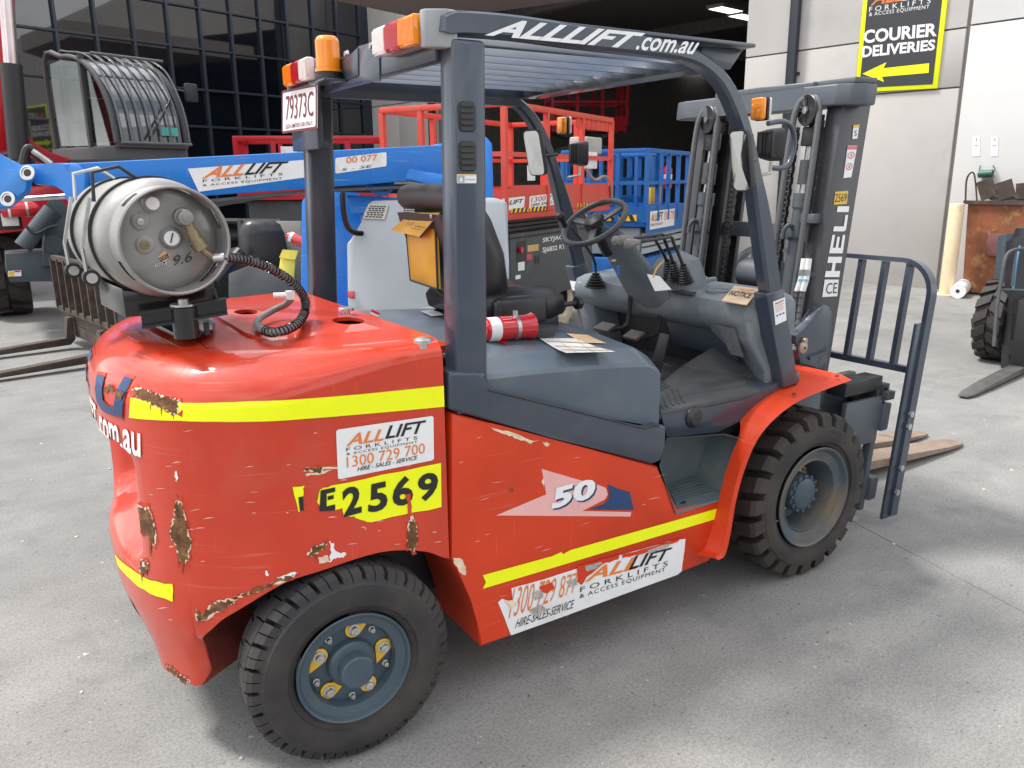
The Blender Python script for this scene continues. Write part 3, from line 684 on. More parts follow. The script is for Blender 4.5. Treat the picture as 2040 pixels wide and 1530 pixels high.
# dark core so nothing shows through beneath
bm = B(); box(bm, (-.25, -.5, .62), (.34, .5, 1.16), .02); obj('counterweight_core', bm, CHAN, FL)
bm = B(); box(bm, (-.34, -.30, .22), (1.45, .30, .80), .02); obj('chassis', bm, CHAN, FL)
bm = B(); bar(bm, (-.02, -.5, .3), (-.02, .5, .3), .16, .16); box(bm, (-.36, -.4, .42), (-.1, -.2, .5)); obj('steer_axle', bm, BLK, FL)
# ---------------- wheels
def tread_block(bm, a0, a1, y0, y1, ri, ro, ch, skew, org, seg=2):
    rings = []
    for k in range(seg+1):
        a = a0+(a1-a0)*k/seg; r_ = []
        for y, rad_ in ((y0, ri), (y0+(.012 if ch < 0 else 0), ro-(.012 if ch < 0 else 0)), (y0+(.028 if ch < 0 else .004), ro), (y1-(.028 if ch > 0 else .004), ro), (y1-(.012 if ch > 0 else 0), ro-(.012 if ch > 0 else 0)), (y1, ri)):
            aa = a+skew*(y-(y0+y1)/2)/(rad_)
            r_.append(Vector((org[0]+rad_*cos(aa), org[1]+y, org[2]+rad_*sin(aa))))
        rings.append(r_)
    loft(bm, rings)
def wheel(c, R, hw, rimr, kind, steer=0, out=-1):
    W = obj('wheel', B(), None, FL); bpy.data.objects.remove(W)
    rot = Matrix.Translation(Vector(c)) @ Matrix.Rotation(steer, 4, 'Z') @ Matrix.Scale(-out, 4, (0, 1, 0))
    rub = RUB if kind == 'front' else RUBG
    bm = B(); d = .050 if kind == 'front' else .030
    prof = [(rimr-.006, -hw+.03), (rimr+.004, -hw+.014), (rimr+.02, -hw+.008), (rimr+.024, -hw+.001), (rimr+.05, -hw-.004), (R-d-.03, -hw-.003), (R-d-.012, -hw), (R-d, -hw+.012), (R-d, hw-.012), (R-d-.02, hw), (rimr+.02, hw), (rimr-.006, hw-.03)]
    lathe(bm, prof, (0, 0, 0), (0, 1, 0), 72)
    N = 23 if kind == 'front' else 26
    for i in range(N):
        a = 2*pi*i/N; st = 2*pi/N
        if kind == 'front':
            tread_block(bm, a, a+st*.66, -hw+.002, -.006, R-d-.016, R, -1, .25, (0, 0, 0), 3)
            tread_block(bm, a+st*.5, a+st*1.16, .006, hw-.002, R-d-.016, R, 1, -.25, (0, 0, 0), 3)
        else:
            tread_block(bm, a, a+st*.40, -hw+.002, -hw*.38, R-d-.016, R, -1, .3, (0, 0, 0), 1); tread_block(bm, a+st*.45, a+st*.82, -hw+.002, -hw*.38, R-d-.016, R, -1, .3, (0, 0, 0), 1)
            tread_block(bm, a+st*.25, a+st*1.17, -hw*.34, hw*.34, R-d-.01, R, 0, .2, (0, 0, 0), 2)
            tread_block(bm, a+st*.5, a+st*1.34, hw*.38, hw-.002, R-d-.018, R, 1, -.3, (0, 0, 0), 2)
    bm.transform(rot); tyre = obj('wheel', bm, rub, FL, ang=30)
    bm = B()
    if kind == 'rear':
        lathe(bm, [(rimr-.004, -hw+.012), (rimr, -hw+.004), (rimr-.003, -hw), (rimr-.008, -hw+.003), (rimr-.014, -hw+.014), (rimr-.04, -hw+.022), (rimr-.048, -hw+.05), (.066, -hw+.052), (.001, -hw+.053)], (0, 0, 0), (0, 1, 0), 56)
        lathe(bm, [(.072, -hw+.06), (.069, -hw+.03), (.062, -hw+.022), (.048, -hw+.018), (.046, -hw-.004), (.050, -hw-.006), (.048, -hw-.018), (.044, -hw-.022), (.001, -hw-.024)], (0, 0, 0), (0, 1, 0), 40)
    else:
        lathe(bm, [(rimr-.006, -hw+.012), (rimr, -hw+.002), (rimr-.004, -hw-.003), (rimr-.012, -hw+.002), (rimr-.022, -hw+.022), (rimr-.055, -hw+.03), (rimr-.062, -hw+.026), (rimr-.066, -hw+.034), (rimr-.07, -hw+.15), (rimr-.085, -hw+.165), (.001, -hw+.166)], (0, 0, 0), (0, 1, 0), 56)
    bm.transform(rot); rim = obj('rim', bm, RIM if kind == 'rear' else RIMF, tyre, ang=25)
    def nut(rn, an, yd, r0, m, name='wheel_nut', prof=None):
        b = B(); x, z = rn*cos(an), rn*sin(an)
        lathe(b, prof or [(r0, yd), (r0, yd-.008), (r0*.7, yd-.009), (r0*.66, yd-.02), (r0*.35, yd-.021), (r0*.33, yd-.026), (.001, yd-.026)], (x, 0, z), (0, 1, 0), 12); b.transform(rot); return obj(name, b, m, tyre)
    if kind == 'rear':
        a0 = rad(82); yd = -hw+.05
        for k in range(5):
            an = a0-k*2*pi/5
            nut(.1, an, yd-.003, .018, STEEL); nut(.108, an-rad(30), yd, .010, STEEL)
            b = B(); x, z = .1*cos(an), .1*sin(an); pa = an+rad((-60, -125, 170, 150, 80)[k]); 
            ring = [(x+.0245*cos(pa+t), yd-.006, z+.0245*sin(pa+t)) for t in [rad(55+q*25) for q in range(11)]]+[(x+.053*cos(pa), yd-.006, z+.053*sin(pa))]
            prism(b, ring, (0, .004, 0)); b.transform(rot); obj('nut_indicator', b, YLW, tyre)
    else:
        b = B(); lathe(b, [(.082, -hw+.16), (.082, -hw+.066), (.078, -hw+.06), (.068, -hw+.058), (.066, -hw+.05), (.055, -hw+.044), (.001, -hw+.043)], (0, 0, 0), (0, 1, 0), 40); b.transform(rot); obj('hub', b, RIM, tyre)
        for k in range(12): nut(.075, 2*pi*k/12, -hw+.06, .0075, RIM, 'hub_bolt', [(.0075, -hw+.06), (.0075, -hw+.051), (.001, -hw+.050)])
        for k in range(6):
            an = 2*pi*k/6+.4; nut(.115, an, -hw+.16, .018, STEEL)
            b = B(); pa = an+2.2; x, z = .115*cos(an), .115*sin(an); ring = [(x+.023*cos(pa+t), -hw+.152, z+.023*sin(pa+t)) for t in [rad(55+q*25) for q in range(11)]]+[(x+.05*cos(pa), -hw+.152, z+.05*sin(pa))]
            prism(b, ring, (0, .004, 0)); b.transform(rot); obj('nut_indicator', b, YLW, tyre)
    return tyre
W1 = wheel((0, -.625, .297), .297, .085, .168, 'rear', -.05)
W2 = wheel((0, .625, .297), .297, .085, .168, 'rear', -.05, 1)
W3 = wheel((2.0, -.572, .353), .353, .122, .2146, 'front')
W4 = wheel((2.0, .572, .353), .353, .122, .2146, 'front', 0, 1)
W1['label'] = 'right rear steer wheel with five yellow nut indicators'
for ch, a0, s_ in () and (('GLOBESTAR', 100, 1), ('SOLID', -62, 1), ('7.00-12', 172, 1)):
    def arc(u, v, a0=a0, n=len(ch)): a = rad(a0)-(u-.5)*n*.085; r_ = .268+.026*v; return Vector((2+r_*cos(a), -.572-.1268, .353+r_*sin(a)))
def sidetxt(u, v): a = rad(66)-(u-.5)*.42; r_ = .258+.03*v; return Vector((2+r_*cos(a), -.572-.1262, .353+r_*sin(a)))
T(W3, 'GLO', sidetxt, mat('tyre_letter', (.05, .042, .036), .8), 'sidewall_lettering', bold=.01, space=1.2)
# ---------------- side panels
Ys = -.66
def prY(pts, Y, d, bev=0): b = B(); prism(b, PP(pts, 'Y', Y), (0, d, 0), bev); return b
panel_px = [(900, 823), (1000, 848), (1150, 888), (1312, 930), (1345, 1019), (1434, 993), (1428, 1060), (1414, 1118), (1300, 1163), (1150, 1217), (957, 1290), (952, 1245), (938, 1195), (918, 1150), (900, 1116)]
pan = PP(panel_px, 'Y', Ys)
SP = O('side_panel', REDP, FL, lambda b: prism(b, pan, (0, .3, 0), .008))
O('side_panel', REDP, FL, lambda b: prism(b, mirror_y(pan), (0, -.3, 0), .008))
def yq(a, b, c, d, Y): return quad4(*PP([a, b, c, d], 'Y', Y))
def ypoly(name, pts, Y, m, parent, rough=0, seed=0):
    q = [(p.x, p.z) for p in PP(pts, 'Y', Y)]
    if rough: q = rough_poly(q, rough, 4, seed)
    return print_poly(name, q, lambda x, z: Vector((x, Y, z)), m, parent)
ypoly('reflective_tape', [(962, 1146), (1100, 1108), (1118, 1100), (1122, 1104), (1136, 1096), (1436, 1011), (1436, 1031), (962, 1173), (968, 1160)], Ys-.0015, YEL, SP)
# peeled long sticker
ypoly('peeled_sticker', [(1019, 1172), (1082, 1155), (1190, 1118), (1240, 1105), (1352, 1074), (1366, 1074), (1365, 1082), (1358, 1138), (1348, 1146), (1018, 1266), (992, 1200), (1000, 1193), (1022, 1202)], Ys-.0015, WHT, SP, .0015, 4)
lq = yq((1013, 1268), (1364, 1142), (1366, 1072), (1013, 1170), Ys-.0028)
T(SP, '1300 729 877', yq((1013, 1233), (1150, 1178), (1152, 1140), (1022, 1172), Ys-.003), ORG, shear=.15, bold=-.006)
T(SP, 'HIRE-SALES-SERVICE', yq((1026, 1252), (1143, 1211), (1145, 1194), (1030, 1234), Ys-.003), BLKI, shear=.25)
T(SP, 'ALL', yq((1165, 1160), (1270, 1132), (1274, 1107), (1172, 1134), Ys-.003), ORG, shear=.3, bold=.02)
T(SP, 'LIFT', yq((1252, 1136), (1335, 1112), (1340, 1090), (1257, 1110), Ys-.003), BLKI, shear=.3, bold=.02)
T(SP, 'F O R K L I F T S', yq((1156, 1180), (1330, 1127), (1331, 1117), (1156, 1170), Ys-.003), BLKI)
T(SP, '& ACCESS EQUIPMENT', yq((1155, 1194), (1325, 1139), (1326, 1130), (1155, 1184), Ys-.003), BLKI, space=1.2)
for i, q in enumerate([[(1150, 1128), (1190, 1117), (1235, 1104), (1232, 1114), (1200, 1124), (1180, 1142), (1168, 1150), (1160, 1165), (1150, 1160)], [(1240, 1105), (1290, 1092), (1355, 1073), (1350, 1080), (1310, 1094), (1270, 1106), (1240, 1112)],
                       [(1075, 1168), (1100, 1160), (1105, 1172), (1090, 1182), (1078, 1180)], [(1005, 1196), (1020, 1196), (1030, 1205), (1018, 1214)]]):
    ypoly('torn_patch', q, Ys-.0036, REDP if i != 3 else CHIP, SP, .002, 60+i)
for i, q in enumerate([[(1165, 1128), (1200, 1120), (1192, 1130), (1170, 1138)], [(1060, 1182), (1080, 1174), (1082, 1190), (1066, 1196)], [(1130, 1158), (1148, 1152), (1150, 1166), (1134, 1170)], [(1054, 1216), (1078, 1204), (1088, 1214), (1066, 1228)], [(1290, 1096), (1340, 1082), (1330, 1090), (1296, 1102)]]):
    ypoly('glue_residue', q, Ys-.0040, mat('grey_glue', (.38, .36, .33), .8, var=.5, vscale=60) if i == 0 else MATS['grey_glue'], SP, .003, 70+i)
# 50 badge with halftone arrow
ypoly('badge_arrow', [(988, 1027), (1088, 985), (1079, 934), (1150, 955), (1190, 965), (1207, 972), (1211, 985), (1205, 995), (1160, 1018), (1258, 1020), (1256, 1029)], Ys-.0012, PINK, SP)
ypoly('badge_wing', [(1211, 965), (1238, 976), (1255, 980), (1263, 1016), (1172, 1015), (1205, 1003), (1214, 990)], Ys-.0014, NAVY, SP)
for i, (ch, q) in enumerate((('5', ((1099, 1016), (1139, 1002), (1142, 963), (1099, 975))), ('0', ((1142, 1002), (1184, 992), (1188, 952), (1142, 961))))):
    sh = [(x+3, y+3) for x, y in q]
    T(SP, ch, yq(*sh, Ys-.0022), NAVY, 'badge_numeral', bold=.05, shear=.08); T(SP, ch, yq(*q, Ys-.003), WHTP, 'badge_numeral', bold=.045, shear=.08)
for i, q in enumerate([[(977, 852), (1010, 858), (1040, 868), (1064, 878), (1058, 884), (1030, 874), (1010, 866)], [(902, 1112), (918, 1112), (929, 1130), (928, 1146), (916, 1140), (906, 1126)], [(1016, 972), (1024, 971), (1022, 978), (1015, 978)], [(1080, 880), (1096, 884), (1090, 890)], [(1078, 958), (1084, 955), (1083, 970)]]):
    ypoly('chipped_paint', q, Ys-.0013, CHIP if i != 2 else RUST, SP, .003, 80+i)
bs = B(); rg = random.Random(15)
for i in range(46):
    x = rg.uniform(905, 1400); y = rg.uniform(870, 1240)
    if y < 845+(x-896)*.26 or y > 1280-(x-957)*.36 or (x > 1300 and y < 1030) or (990 < x < 1270 and 930 < y < 1032): continue
    w_ = rg.uniform(4, 30); h_ = rg.uniform(.4, 1.1); sl_ = rg.uniform(-.4, -.1)
    pts = [(x, y), (x+w_*.5, y+sl_*w_*.5-h_), (x+w_, y+sl_*w_), (x+w_*.5, y+sl_*w_*.5+h_*.4)]
    patch(bs, [(p.x, p.z) for p in PP(pts, 'Y', Ys)], lambda a, c: Vector((a, Ys-.0009, c)))
obj('paint_scratches', bs, SCUF, SP, smooth=False)['kind'] = 'stuff'
# slate side beam (carries the guard legs) over the red panel
bpx = [(895, 742), (968, 742), (970, 778), (1130, 816), (1283, 856), (1318, 846), (1328, 850), (1327, 890), (1318, 918), (1300, 926), (1100, 873), (895, 817)]
bw = PP(bpx, 'Y', Ys-.006)
O('side_beam', GRY, FL, lambda b: prism(b, bw, (0, .12, 0), .010, 3)); O('side_beam', GRY, FL, lambda b: prism(b, mirror_y(bw), (0, -.12, 0), .010, 3))
# ---------------- engine hood (lofted along x)
def hood_ring(X, zb, zs, zt, yb=.62):
    h = [(-yb, zb), (-yb, zs-.012), (-yb+.008, zs), (-yb+.07, zs+.038), (-yb+.085, zs+.043), (-.25, zt)]
    return [Vector((X, y, z)) for y, z in h]+[Vector((X, -y, z)) for y, z in h[::-1]]
bm = B(); loft(bm, [hood_ring(*k) for k in ((.40, .98, 1.068, 1.15), (.70, .93, 1.055, 1.135), (.98, .845, 1.035, 1.11), (1.13, .80, 1.02, 1.09), (1.14, .797, 1.017, 1.085), (1.185, .785, .99, 1.045), (1.192, .785, .985, 1.035))])
HOOD = obj('engine_hood', bm, GRYL, FL, ang=22)
def hz(x, y):
    zs_ = [(.40, 1.068, 1.15), (.70, 1.055, 1.135), (.98, 1.035, 1.11), (1.13, 1.02, 1.09), (1.2, 1.0, 1.05)]
    x = min(max(x, .4), 1.19); j = [i for i in range(4) if zs_[i][0] <= x][-1]; t = (x-zs_[j][0])/(zs_[j+1][0]-zs_[j][0]); z1 = zs_[j][2]+(zs_[j+1][2]-zs_[j][2])*t; z2 = zs_[j][1]+(zs_[j+1][1]-zs_[j][1])*t+.043; k = min(max((abs(y)-.25)/.285, 0), 1); return z1+(z2-z1)*k+.004
def hoodpatch(name, pts, m, o=0): 
    q = [(P(x, y, 'Z', 1.1).x, P(x, y, 'Z', 1.1).y) for x, y in pts]
    return print_poly(name, q, lambda x, y: Vector((x, y, hz(x, y)+o)), m, HOOD, .05)
hoodpatch('warning_sticker', [(1073, 678), (1148, 671), (1226, 690), (1128, 700)], WHT); hoodpatch('warning_sticker', [(1128, 665), (1170, 662), (1208, 672), (1160, 677)], mat('tan_sticker', (.62, .45, .25), .5))
hoodpatch('danger_sticker', [(968, 682), (1004, 681), (1008, 694), (970, 688)], EXT); hoodpatch('notice_sticker', [(838, 640), (870, 634), (884, 648), (860, 652)], WHT)
hoodpatch('notice_sticker', [(840, 612), (868, 609), (872, 613), (846, 616)], WHT)
mat('tan_print', (.6, .45, .3), .5)
for k, (xa_, ya_, xb_, yb_) in enumerate(((1090, 681, 1170, 676), (1105, 687, 1195, 682), (1120, 693, 1215, 688), (1110, 676, 1150, 698), (1150, 674, 1185, 695))): hoodpatch('sticker_line', [(xa_, ya_), (xb_, yb_), (xb_, yb_+1.2), (xa_+.8, ya_+1.2)], MATS['tan_print'], .002)
O('hood_seam', BLK, FL, lambda b: tube(b, PP([(972, 777), (1130, 815), (1284, 854), (1304, 848)], 'Y', -.6655), .0035, 6))
# red danger swing tag on the hood seam
tq = quad4(P(735, 632, 'Y', -.2), P(751, 639, 'Y', -.2), P(757, 624, 'Y', -.2), P(741, 616, 'Y', -.2))
# ---------------- floor, side rail and step
fp = PP([(1312, 806), (1318, 827), (1420, 809), (1482, 796), (1540, 768), (1592, 740)], 'Y', -.62)
fb = PP([(1592, 768), (1545, 800), (1500, 826), (1432, 860), (1330, 874)], 'Y', -.62)
O('floor_side_rail', GRY, FL, lambda b: prism(b, fp+fb, (0, .12, 0), .008)); O('floor_side_rail', GRY, FL, lambda b: prism(b, mirror_y(fp+fb), (0, -.12, 0), .008))
O('rail_plug', BLK, FL, lambda b: lathe(b, [(.001, -.022), (.026, -.02), (.03, -.014), (.038, -.008), (.04, 0)], P(1381, 831, 'Y', -.62), (0, 1, 0), 24))
FLZ = .835
MATR = mat('floor_mat', (.05, .054, .06), .65, var=.2, vscale=5, bump=.1, bscale=200, dirt=(.085, .083, .08), dscale=4, dlo=.45, dhi=.75)
FLR = O('floor_mat', MATR, FL, lambda b: box(b, (1.15, -.615, FLZ-.03), (1.97, .615, FLZ), .006))
for k in range(5):
    O('mat_rib', MATR, FLR, lambda b: bar(b, (1.235+k*.028, -.585, FLZ+.002), (1.30+k*.05, -.50+k*.03, FLZ+.002), .008, .006))
for k in range(4):
    O('mat_rib', MATR, FLR, lambda b: tube(b, [(1.30+k*.03, -.45+k*.02, FLZ), (1.5, -.36+k*.025, FLZ), (1.7, -.32+k*.02, FLZ), (1.72, -.05, FLZ)], .004, 5, 5))
# wedge-shaped raised footrest area
O('foot_ramp', MATR, FL, lambda b: loft(b, [[Vector((1.42, -.50, FLZ)), Vector((1.84, -.54, FLZ)), Vector((1.86, -.54, FLZ+.001)), Vector((1.40, -.5, FLZ+.001))], [Vector((1.5, -.30, FLZ)), Vector((1.84, -.3, FLZ)), Vector((1.86, -.3, FLZ+.14)), Vector((1.60, -.3, FLZ+.05))]]))
# step recess
so_ = PP([(1314, 928), (1346, 1019), (1446, 989), (1491, 878), (1440, 866), (1328, 875)], 'Y', Ys+.001)
cx_ = sum(p.x for p in so_)/6; cz_ = sum(p.z for p in so_)/6
si_ = PP([(1306, 905), (1322, 965), (1383, 947), (1413, 864), (1405, 862), (1322, 872)], 'Y', -.5)
for k in (1, 2): si_[k].z = max(si_[k].z, so_[k].z+.012)
lip = [Vector((cx_+(p.x-cx_)*1.035, Ys-.006, cz_+(p.z-cz_)*1.05)) for p in so_]
bm = B(); loft(bm, [lip, [p+Vector((0, -.002, 0)) for p in so_], [p.lerp(q, .06) for p, q in zip(so_, si_)], si_], cap=False); bm.faces.new([v for v in list(bm.verts)[-6:]])
ST = obj('step', STEP, FL) if False else obj('step', bm, STEP, FL, ang=25)
def stepq(u, v): 
    a = so_[1].lerp(so_[2], u); b = si_[1].lerp(si_[2], u); return a.lerp(b, v)+Vector((0, 0, .003))
for u, v in ((.2, .22), (.18, .7), (.78, .62)):
    c = stepq(u, v); O('drain_hole', BLK, ST, lambda b: lathe(b, [(.001, 0), (.014, .0005)], c, (0, 0, 1), 12))
for k in range(6): a = stepq(.06, .25+k*.1); b_ = stepq(.94, .25+k*.1); O('tread_rib', STEP, ST, lambda b: bar(b, a, b_, .007, .007))
# ---------------- front fender
lp = PP([(1430, 1116), (1445, 1105), (1456, 1060), (1466, 1000), (1482, 940), (1508, 878), (1545, 833), (1590, 800), (1640, 778), (1697, 757)], 'Y', -.73)
lp2 = smooth_path(lp, 4)
bm = B(); ra, rb = [], []
rings = []
for i, p in enumerate(lp2):
    t = (lp2[min(i+1, len(lp2)-1)]-lp2[max(i-1, 0)]).normalized(); n = Vector((-t.z, 0, t.x)); n = n if n.z > 0 or n.x < 0 else -n
    w_ = sm(0, 14, i)
    inner = p+Vector((-.035*(1-w_), 0, 0)); inner.y = -.66+.04*sm(0, 16, i)*0+.36*sm(19, 32, i)
    mid = p.lerp(inner, .12)+n*.004
    rings.append([p, mid+n*.01, inner+n*.012, inner+n*.0, mid-n*.0])
loft(bm, rings); FEN = obj('front_fender', bm, REDP, FL, ang=30)
bm = B(); loft(bm, [mirror_y(r_) for r_ in rings]); obj('front_fender', bm, REDP, FL, ang=30)
for x, y in ((1513, 864), (1582, 792), (1667, 757)):
    c = P(x, y, 'Y', -.70); O('fender_bolt_hole', RUST, FEN, lambda b: lathe(b, [(.001, .004), (.008, .003), (.009, 0)], c+Vector((0, 0, .016)), (-.3, 0, 1), 10))
# fender inner support below guard leg
O('fender_bracket', GRY, FL, lambda b: box(b, (1.9, -.5, .55), (2.25, -.30, .8), .01)); O('fender_bracket', GRY, FL, lambda b: box(b, (1.9, .3, .55), (2.25, .5, .8), .01))
O('front_axle', BLK, FL, lambda b: (box(b, (1.88, -.44, .24), (2.12, .44, .5), .02), box(b, (1.4, -.44, .24), (1.87, .44, .8), .02)))
# ---------------- overhead guard
def leg_pts(s_): return [(.367, s_*.665, .97), (.472, s_*.665, .97), (.472, s_*.58, .97), (.367, s_*.58, .97), (.398, s_*.635, 2.0), (.503, s_*.635, 2.0), (.503, s_*.555, 2.0), (.398, s_*.555, 2.0)]
GL = O('guard_rear_leg', GRY, FL, lambda b: hexa(b, leg_pts(-1), .014, 3)); GL2 = O('guard_rear_leg', GRY, FL, lambda b: hexa(b, leg_pts(1), .014, 3))
# louvred vents in the right leg
def legq(a, b, c, d, o=0): return [P(x, y, 'Y', -.652+o) for x, y in (a, b, c, d)]
for y0, y1 in ((200, 264), (280, 342)):
    yo = -.652+(.66-.652)*0; Yv = -.650
    c = [P(914, y0, 'Y', Yv), P(952, y1, 'Y', Yv)]
    x0, x1, z1, z0 = c[0].x, c[1].x, c[0].z, c[1].z
    yl = -.664+(z0+z1)/2*0+((z0+z1)/2-.97)*.0291-.003
    rr_ = rrect(x1-x0, z1-z0, .016, 4, (x0+x1)/2, (z0+z1)/2)
    VNT = O('vent_grille', BLK, GL, lambda b: prism(b, [(x, yl, z) for x, z in rr_], (0, .006, 0), .002))
    for k in range(5):
        zz = z0+(z1-z0)*(k+.55)/5.2
        O('louvre', BLK, GL, lambda b: hexa(b, [(x0+.008, yl-.004, zz-.004), (x1-.008, yl-.004, zz-.004), (x1-.008, yl+.004, zz-.006), (x0+.008, yl+.004, zz-.006), (x0+.008, yl-.001, zz+.006), (x1-.008, yl-.001, zz+.006), (x1-.008, yl+.004, zz+.005), (x0+.008, yl+.004, zz+.005)]))
q = [P(912, 347, 'Y', -.652), P(951, 347, 'Y', -.652), P(951, 365, 'Y', -.652), P(912, 365, 'Y', -.652)]
for v in q: v.y = -.664+(v.z-.97)*.0291-.002
fq = quad4(q[3], q[2], q[1], q[0]); print_poly('warning_sticker', RU(.1, .5), fq, WHT, GL)
print_poly('sticker_print', UNIT, lift(sub(fq, .03, .1, .38, .85), (0, -.0012, 0)), mat('grey_print', (.35, .36, .38), .5), GL); print_poly('sticker_print', UNIT, lift(sub(fq, .03, .87, .97, .97), (0, -.0012, 0)), YLW, GL)
print_poly('sticker_print', [(0, 0), (1, 0), (.5, 1)], lift(sub(fq, .1, .2, .3, .75), (0, -.002, 0)), WHTP, GL); T(GL, 'NO WASHING', lift(sub(fq, .42, .32, .95, .5), (0, -.0012, 0)), MATS['grey_print'], bold=.02)
# side arch: roof rail bending down into the front leg
Yg = -.635
oute = [(880, 60), (884, 26), (900, 19), (1010, 26), (1150, 46), (1300, 70), (1352, 83), (1400, 102), (1440, 132), (1468, 168), (1488, 212), (1506, 275), (1520, 340), (1534, 400), (1548, 480), (1560, 572), (1575, 660), (1592, 764)]
inne = [(1560, 764), (1545, 660), (1530, 572), (1517, 480), (1507, 400), (1497, 330), (1483, 270), (1465, 218), (1441, 170), (1408, 138), (1370, 121), (1300, 110), (1150, 93), (1050, 79), (975, 72), (905, 68)]
arch = PP(oute+inne, 'Y', Yg)
def arch_strip(b, s_, t=.06):
    no = smooth_path(PP(oute, 'Y', Yg), 3); ni = smooth_path(PP(inne[::-1], 'Y', Yg), 3)
    def rs(path, n=60):
        L_ = [0]
        for a, c in zip(path, path[1:]): L_.append(L_[-1]+(c-a).length)
        o_ = []
        for i in range(n+1):
            d = L_[-1]*i/n; k = max(j for j in range(len(L_)) if L_[j] <= d+1e-9); k = min(k, len(path)-2)
            o_.append(path[k].lerp(path[k+1], (d-L_[k])/max(1e-9, L_[k+1]-L_[k])))
        return o_
    A_, B_ = rs(no), rs(ni); rings = []
    for p, q_ in zip(A_, B_):
        d = (q_-p).normalized(); e = .010
        def Q(v, y): return Vector((v.x, s_*-1*y if s_ > 0 else y, v.z))
        y0 = Yg; y1 = Yg+t
        prof = [(p+d*e, y0), (p, y0+e), (p, y1-e), (p+d*e, y1), (q_-d*e, y1), (q_, y1-e), (q_, y0+e), (q_-d*e, y0)]
        rings.append([Vector((v.x, y if s_ < 0 else -y, v.z)) for v, y in prof])
    loft(b, rings)
GA = O('guard_side_arch', GRY, FL, lambda b: arch_strip(b, -1), ang=30); O('guard_side_arch', GRY, FL, lambda b: arch_strip(b, 1), ang=30)
# lettering on the roof rail
T(GA, 'ALLLIFT', quad4(*PP([(966, 70), (1266, 98), (1286, 66), (990, 36)], 'Y', Yg-.002)), WHTP, shear=.35, bold=.035)
T(GA, '.com.au', quad4(*PP([(1266, 99), (1384, 109), (1394, 85), (1272, 72)], 'Y', Yg-.002)), WHTP, shear=.25, bold=.02)
# roof lip, fore-and-aft bars, cross beams
RZ = 2.045
lipb = B(); lz = PP([(905, 17), (1506, 90)], 'Y', Yg)
O('roof_lip', GRY, FL, lambda b: box(b, (.42, -.63, RZ+.012), (1.56, -.52, RZ+.024), .003)); O('roof_lip', GRY, FL, lambda b: box(b, (.42, .52, RZ+.012), (1.56, .63, RZ+.024), .003))
O('roof_front_beam', GRY, FL, lambda b: prism(b, [(1.36, -.58, RZ-.06), (1.50, -.58, RZ-.055), (1.53, -.58, RZ-.01), (1.56, -.58, RZ+.01), (1.36, -.58, RZ+.01)], (0, 1.16, 0), .004))
O('roof_rear_beam', GRY, FL, lambda b: box(b, (.385, -.56, 1.95), (.43, .56, RZ), .006))
for k in range(8):
    y = -.455+k*.13
    O('roof_bar', GRY, FL, lambda b: hexa(b, [(.43, y-.105, RZ-.05), (1.37, y-.105, RZ-.05), (1.37, y-.093, RZ-.05), (.43, y-.093, RZ-.05), (.43, y-.006, RZ), (1.37, y-.006, RZ), (1.37, y+.006, RZ), (.43, y+.006, RZ)], .002))
O('roof_side_rail', GRY, FL, lambda b: box(b, (.43, .52, 1.95), (1.36, .557, RZ-.01), .004))
for x, y in ((693, 108), (743, 92)):
    O('beam_bolt', STEEL, FL, lambda b: lathe(b, [(.013, 0), (.013, -.004), (.009, -.005), (.009, -.012), (.001, -.013)], P(x, y, 'X', .384), (1, 0, 0), 12))
for x, y in ((793, 155), (873, 158)):
    O('rail_bolt', STEEL, FL, lambda b: lathe(b, [(.016, 0), (.016, -.004), (.011, -.005), (.011, -.012), (.001, -.013)], P(x, y, 'Y', .519), (0, 1, 0), 12))
O('plate_bracket', GRY, FL, lambda b: prism(b, PP([(680, 125), (712, 95), (713, 150), (690, 160)], 'X', .376), (.006, 0, 0), .001))
O('plate_bracket', GRY, FL, lambda b: prism(b, PP([(713, 92), (754, 80), (756, 162), (690, 162), (714, 150)], 'X', .380), (.005, 0, 0), .001))
# tail lamps on the rear beam
def tail_lamp(s_):
    x0 = .30; za, zb = 1.985, 2.062
    L_ = O('tail_lamp', mat('lamp_housing', (.3, .31, .32), .5) if s_ < 0 else MATS['lamp_housing'], FL, lambda b: (box(b, (.345, min(s_*.30, s_*.6), za+.004), (.39, max(s_*.30, s_*.6), zb-.004), .006)))
    for (a, c), m in zip(((.30, .385), (.387, .475), (.477, .575)), (CLR, REDL, AMB)):
        y0, y1 = sorted((s_*a, s_*c)); b = B(); box(b, (.315, y0, za), (.346, y1, zb), .006, 2); ln = obj('lens', b, m, L_)
        nr = 11 if m is CLR else 13
        bb = B()
        for i in range(nr): box(bb, (.3125, y0+(y1-y0)*(i+.35)/nr, za+.008), (.316, y0+(y1-y0)*(i+.72)/nr, zb-.008))
        o_ = obj('lens_ribs', bb, m, L_); o_['kind'] = 'stuff'
    cap = [(.39, s_*.575), (.33, s_*.58), (.335, s_*.60), (.36, s_*.615), (.39, s_*.625), (.42, s_*.63)]
    b = B(); prism(b, [Vector((x, y, 1.975)) for x, y in cap], (0, 0, .095), .006); obj('end_cap', b, MATS['lamp_housing'], L_)
tail_lamp(-1); tail_lamp(1)
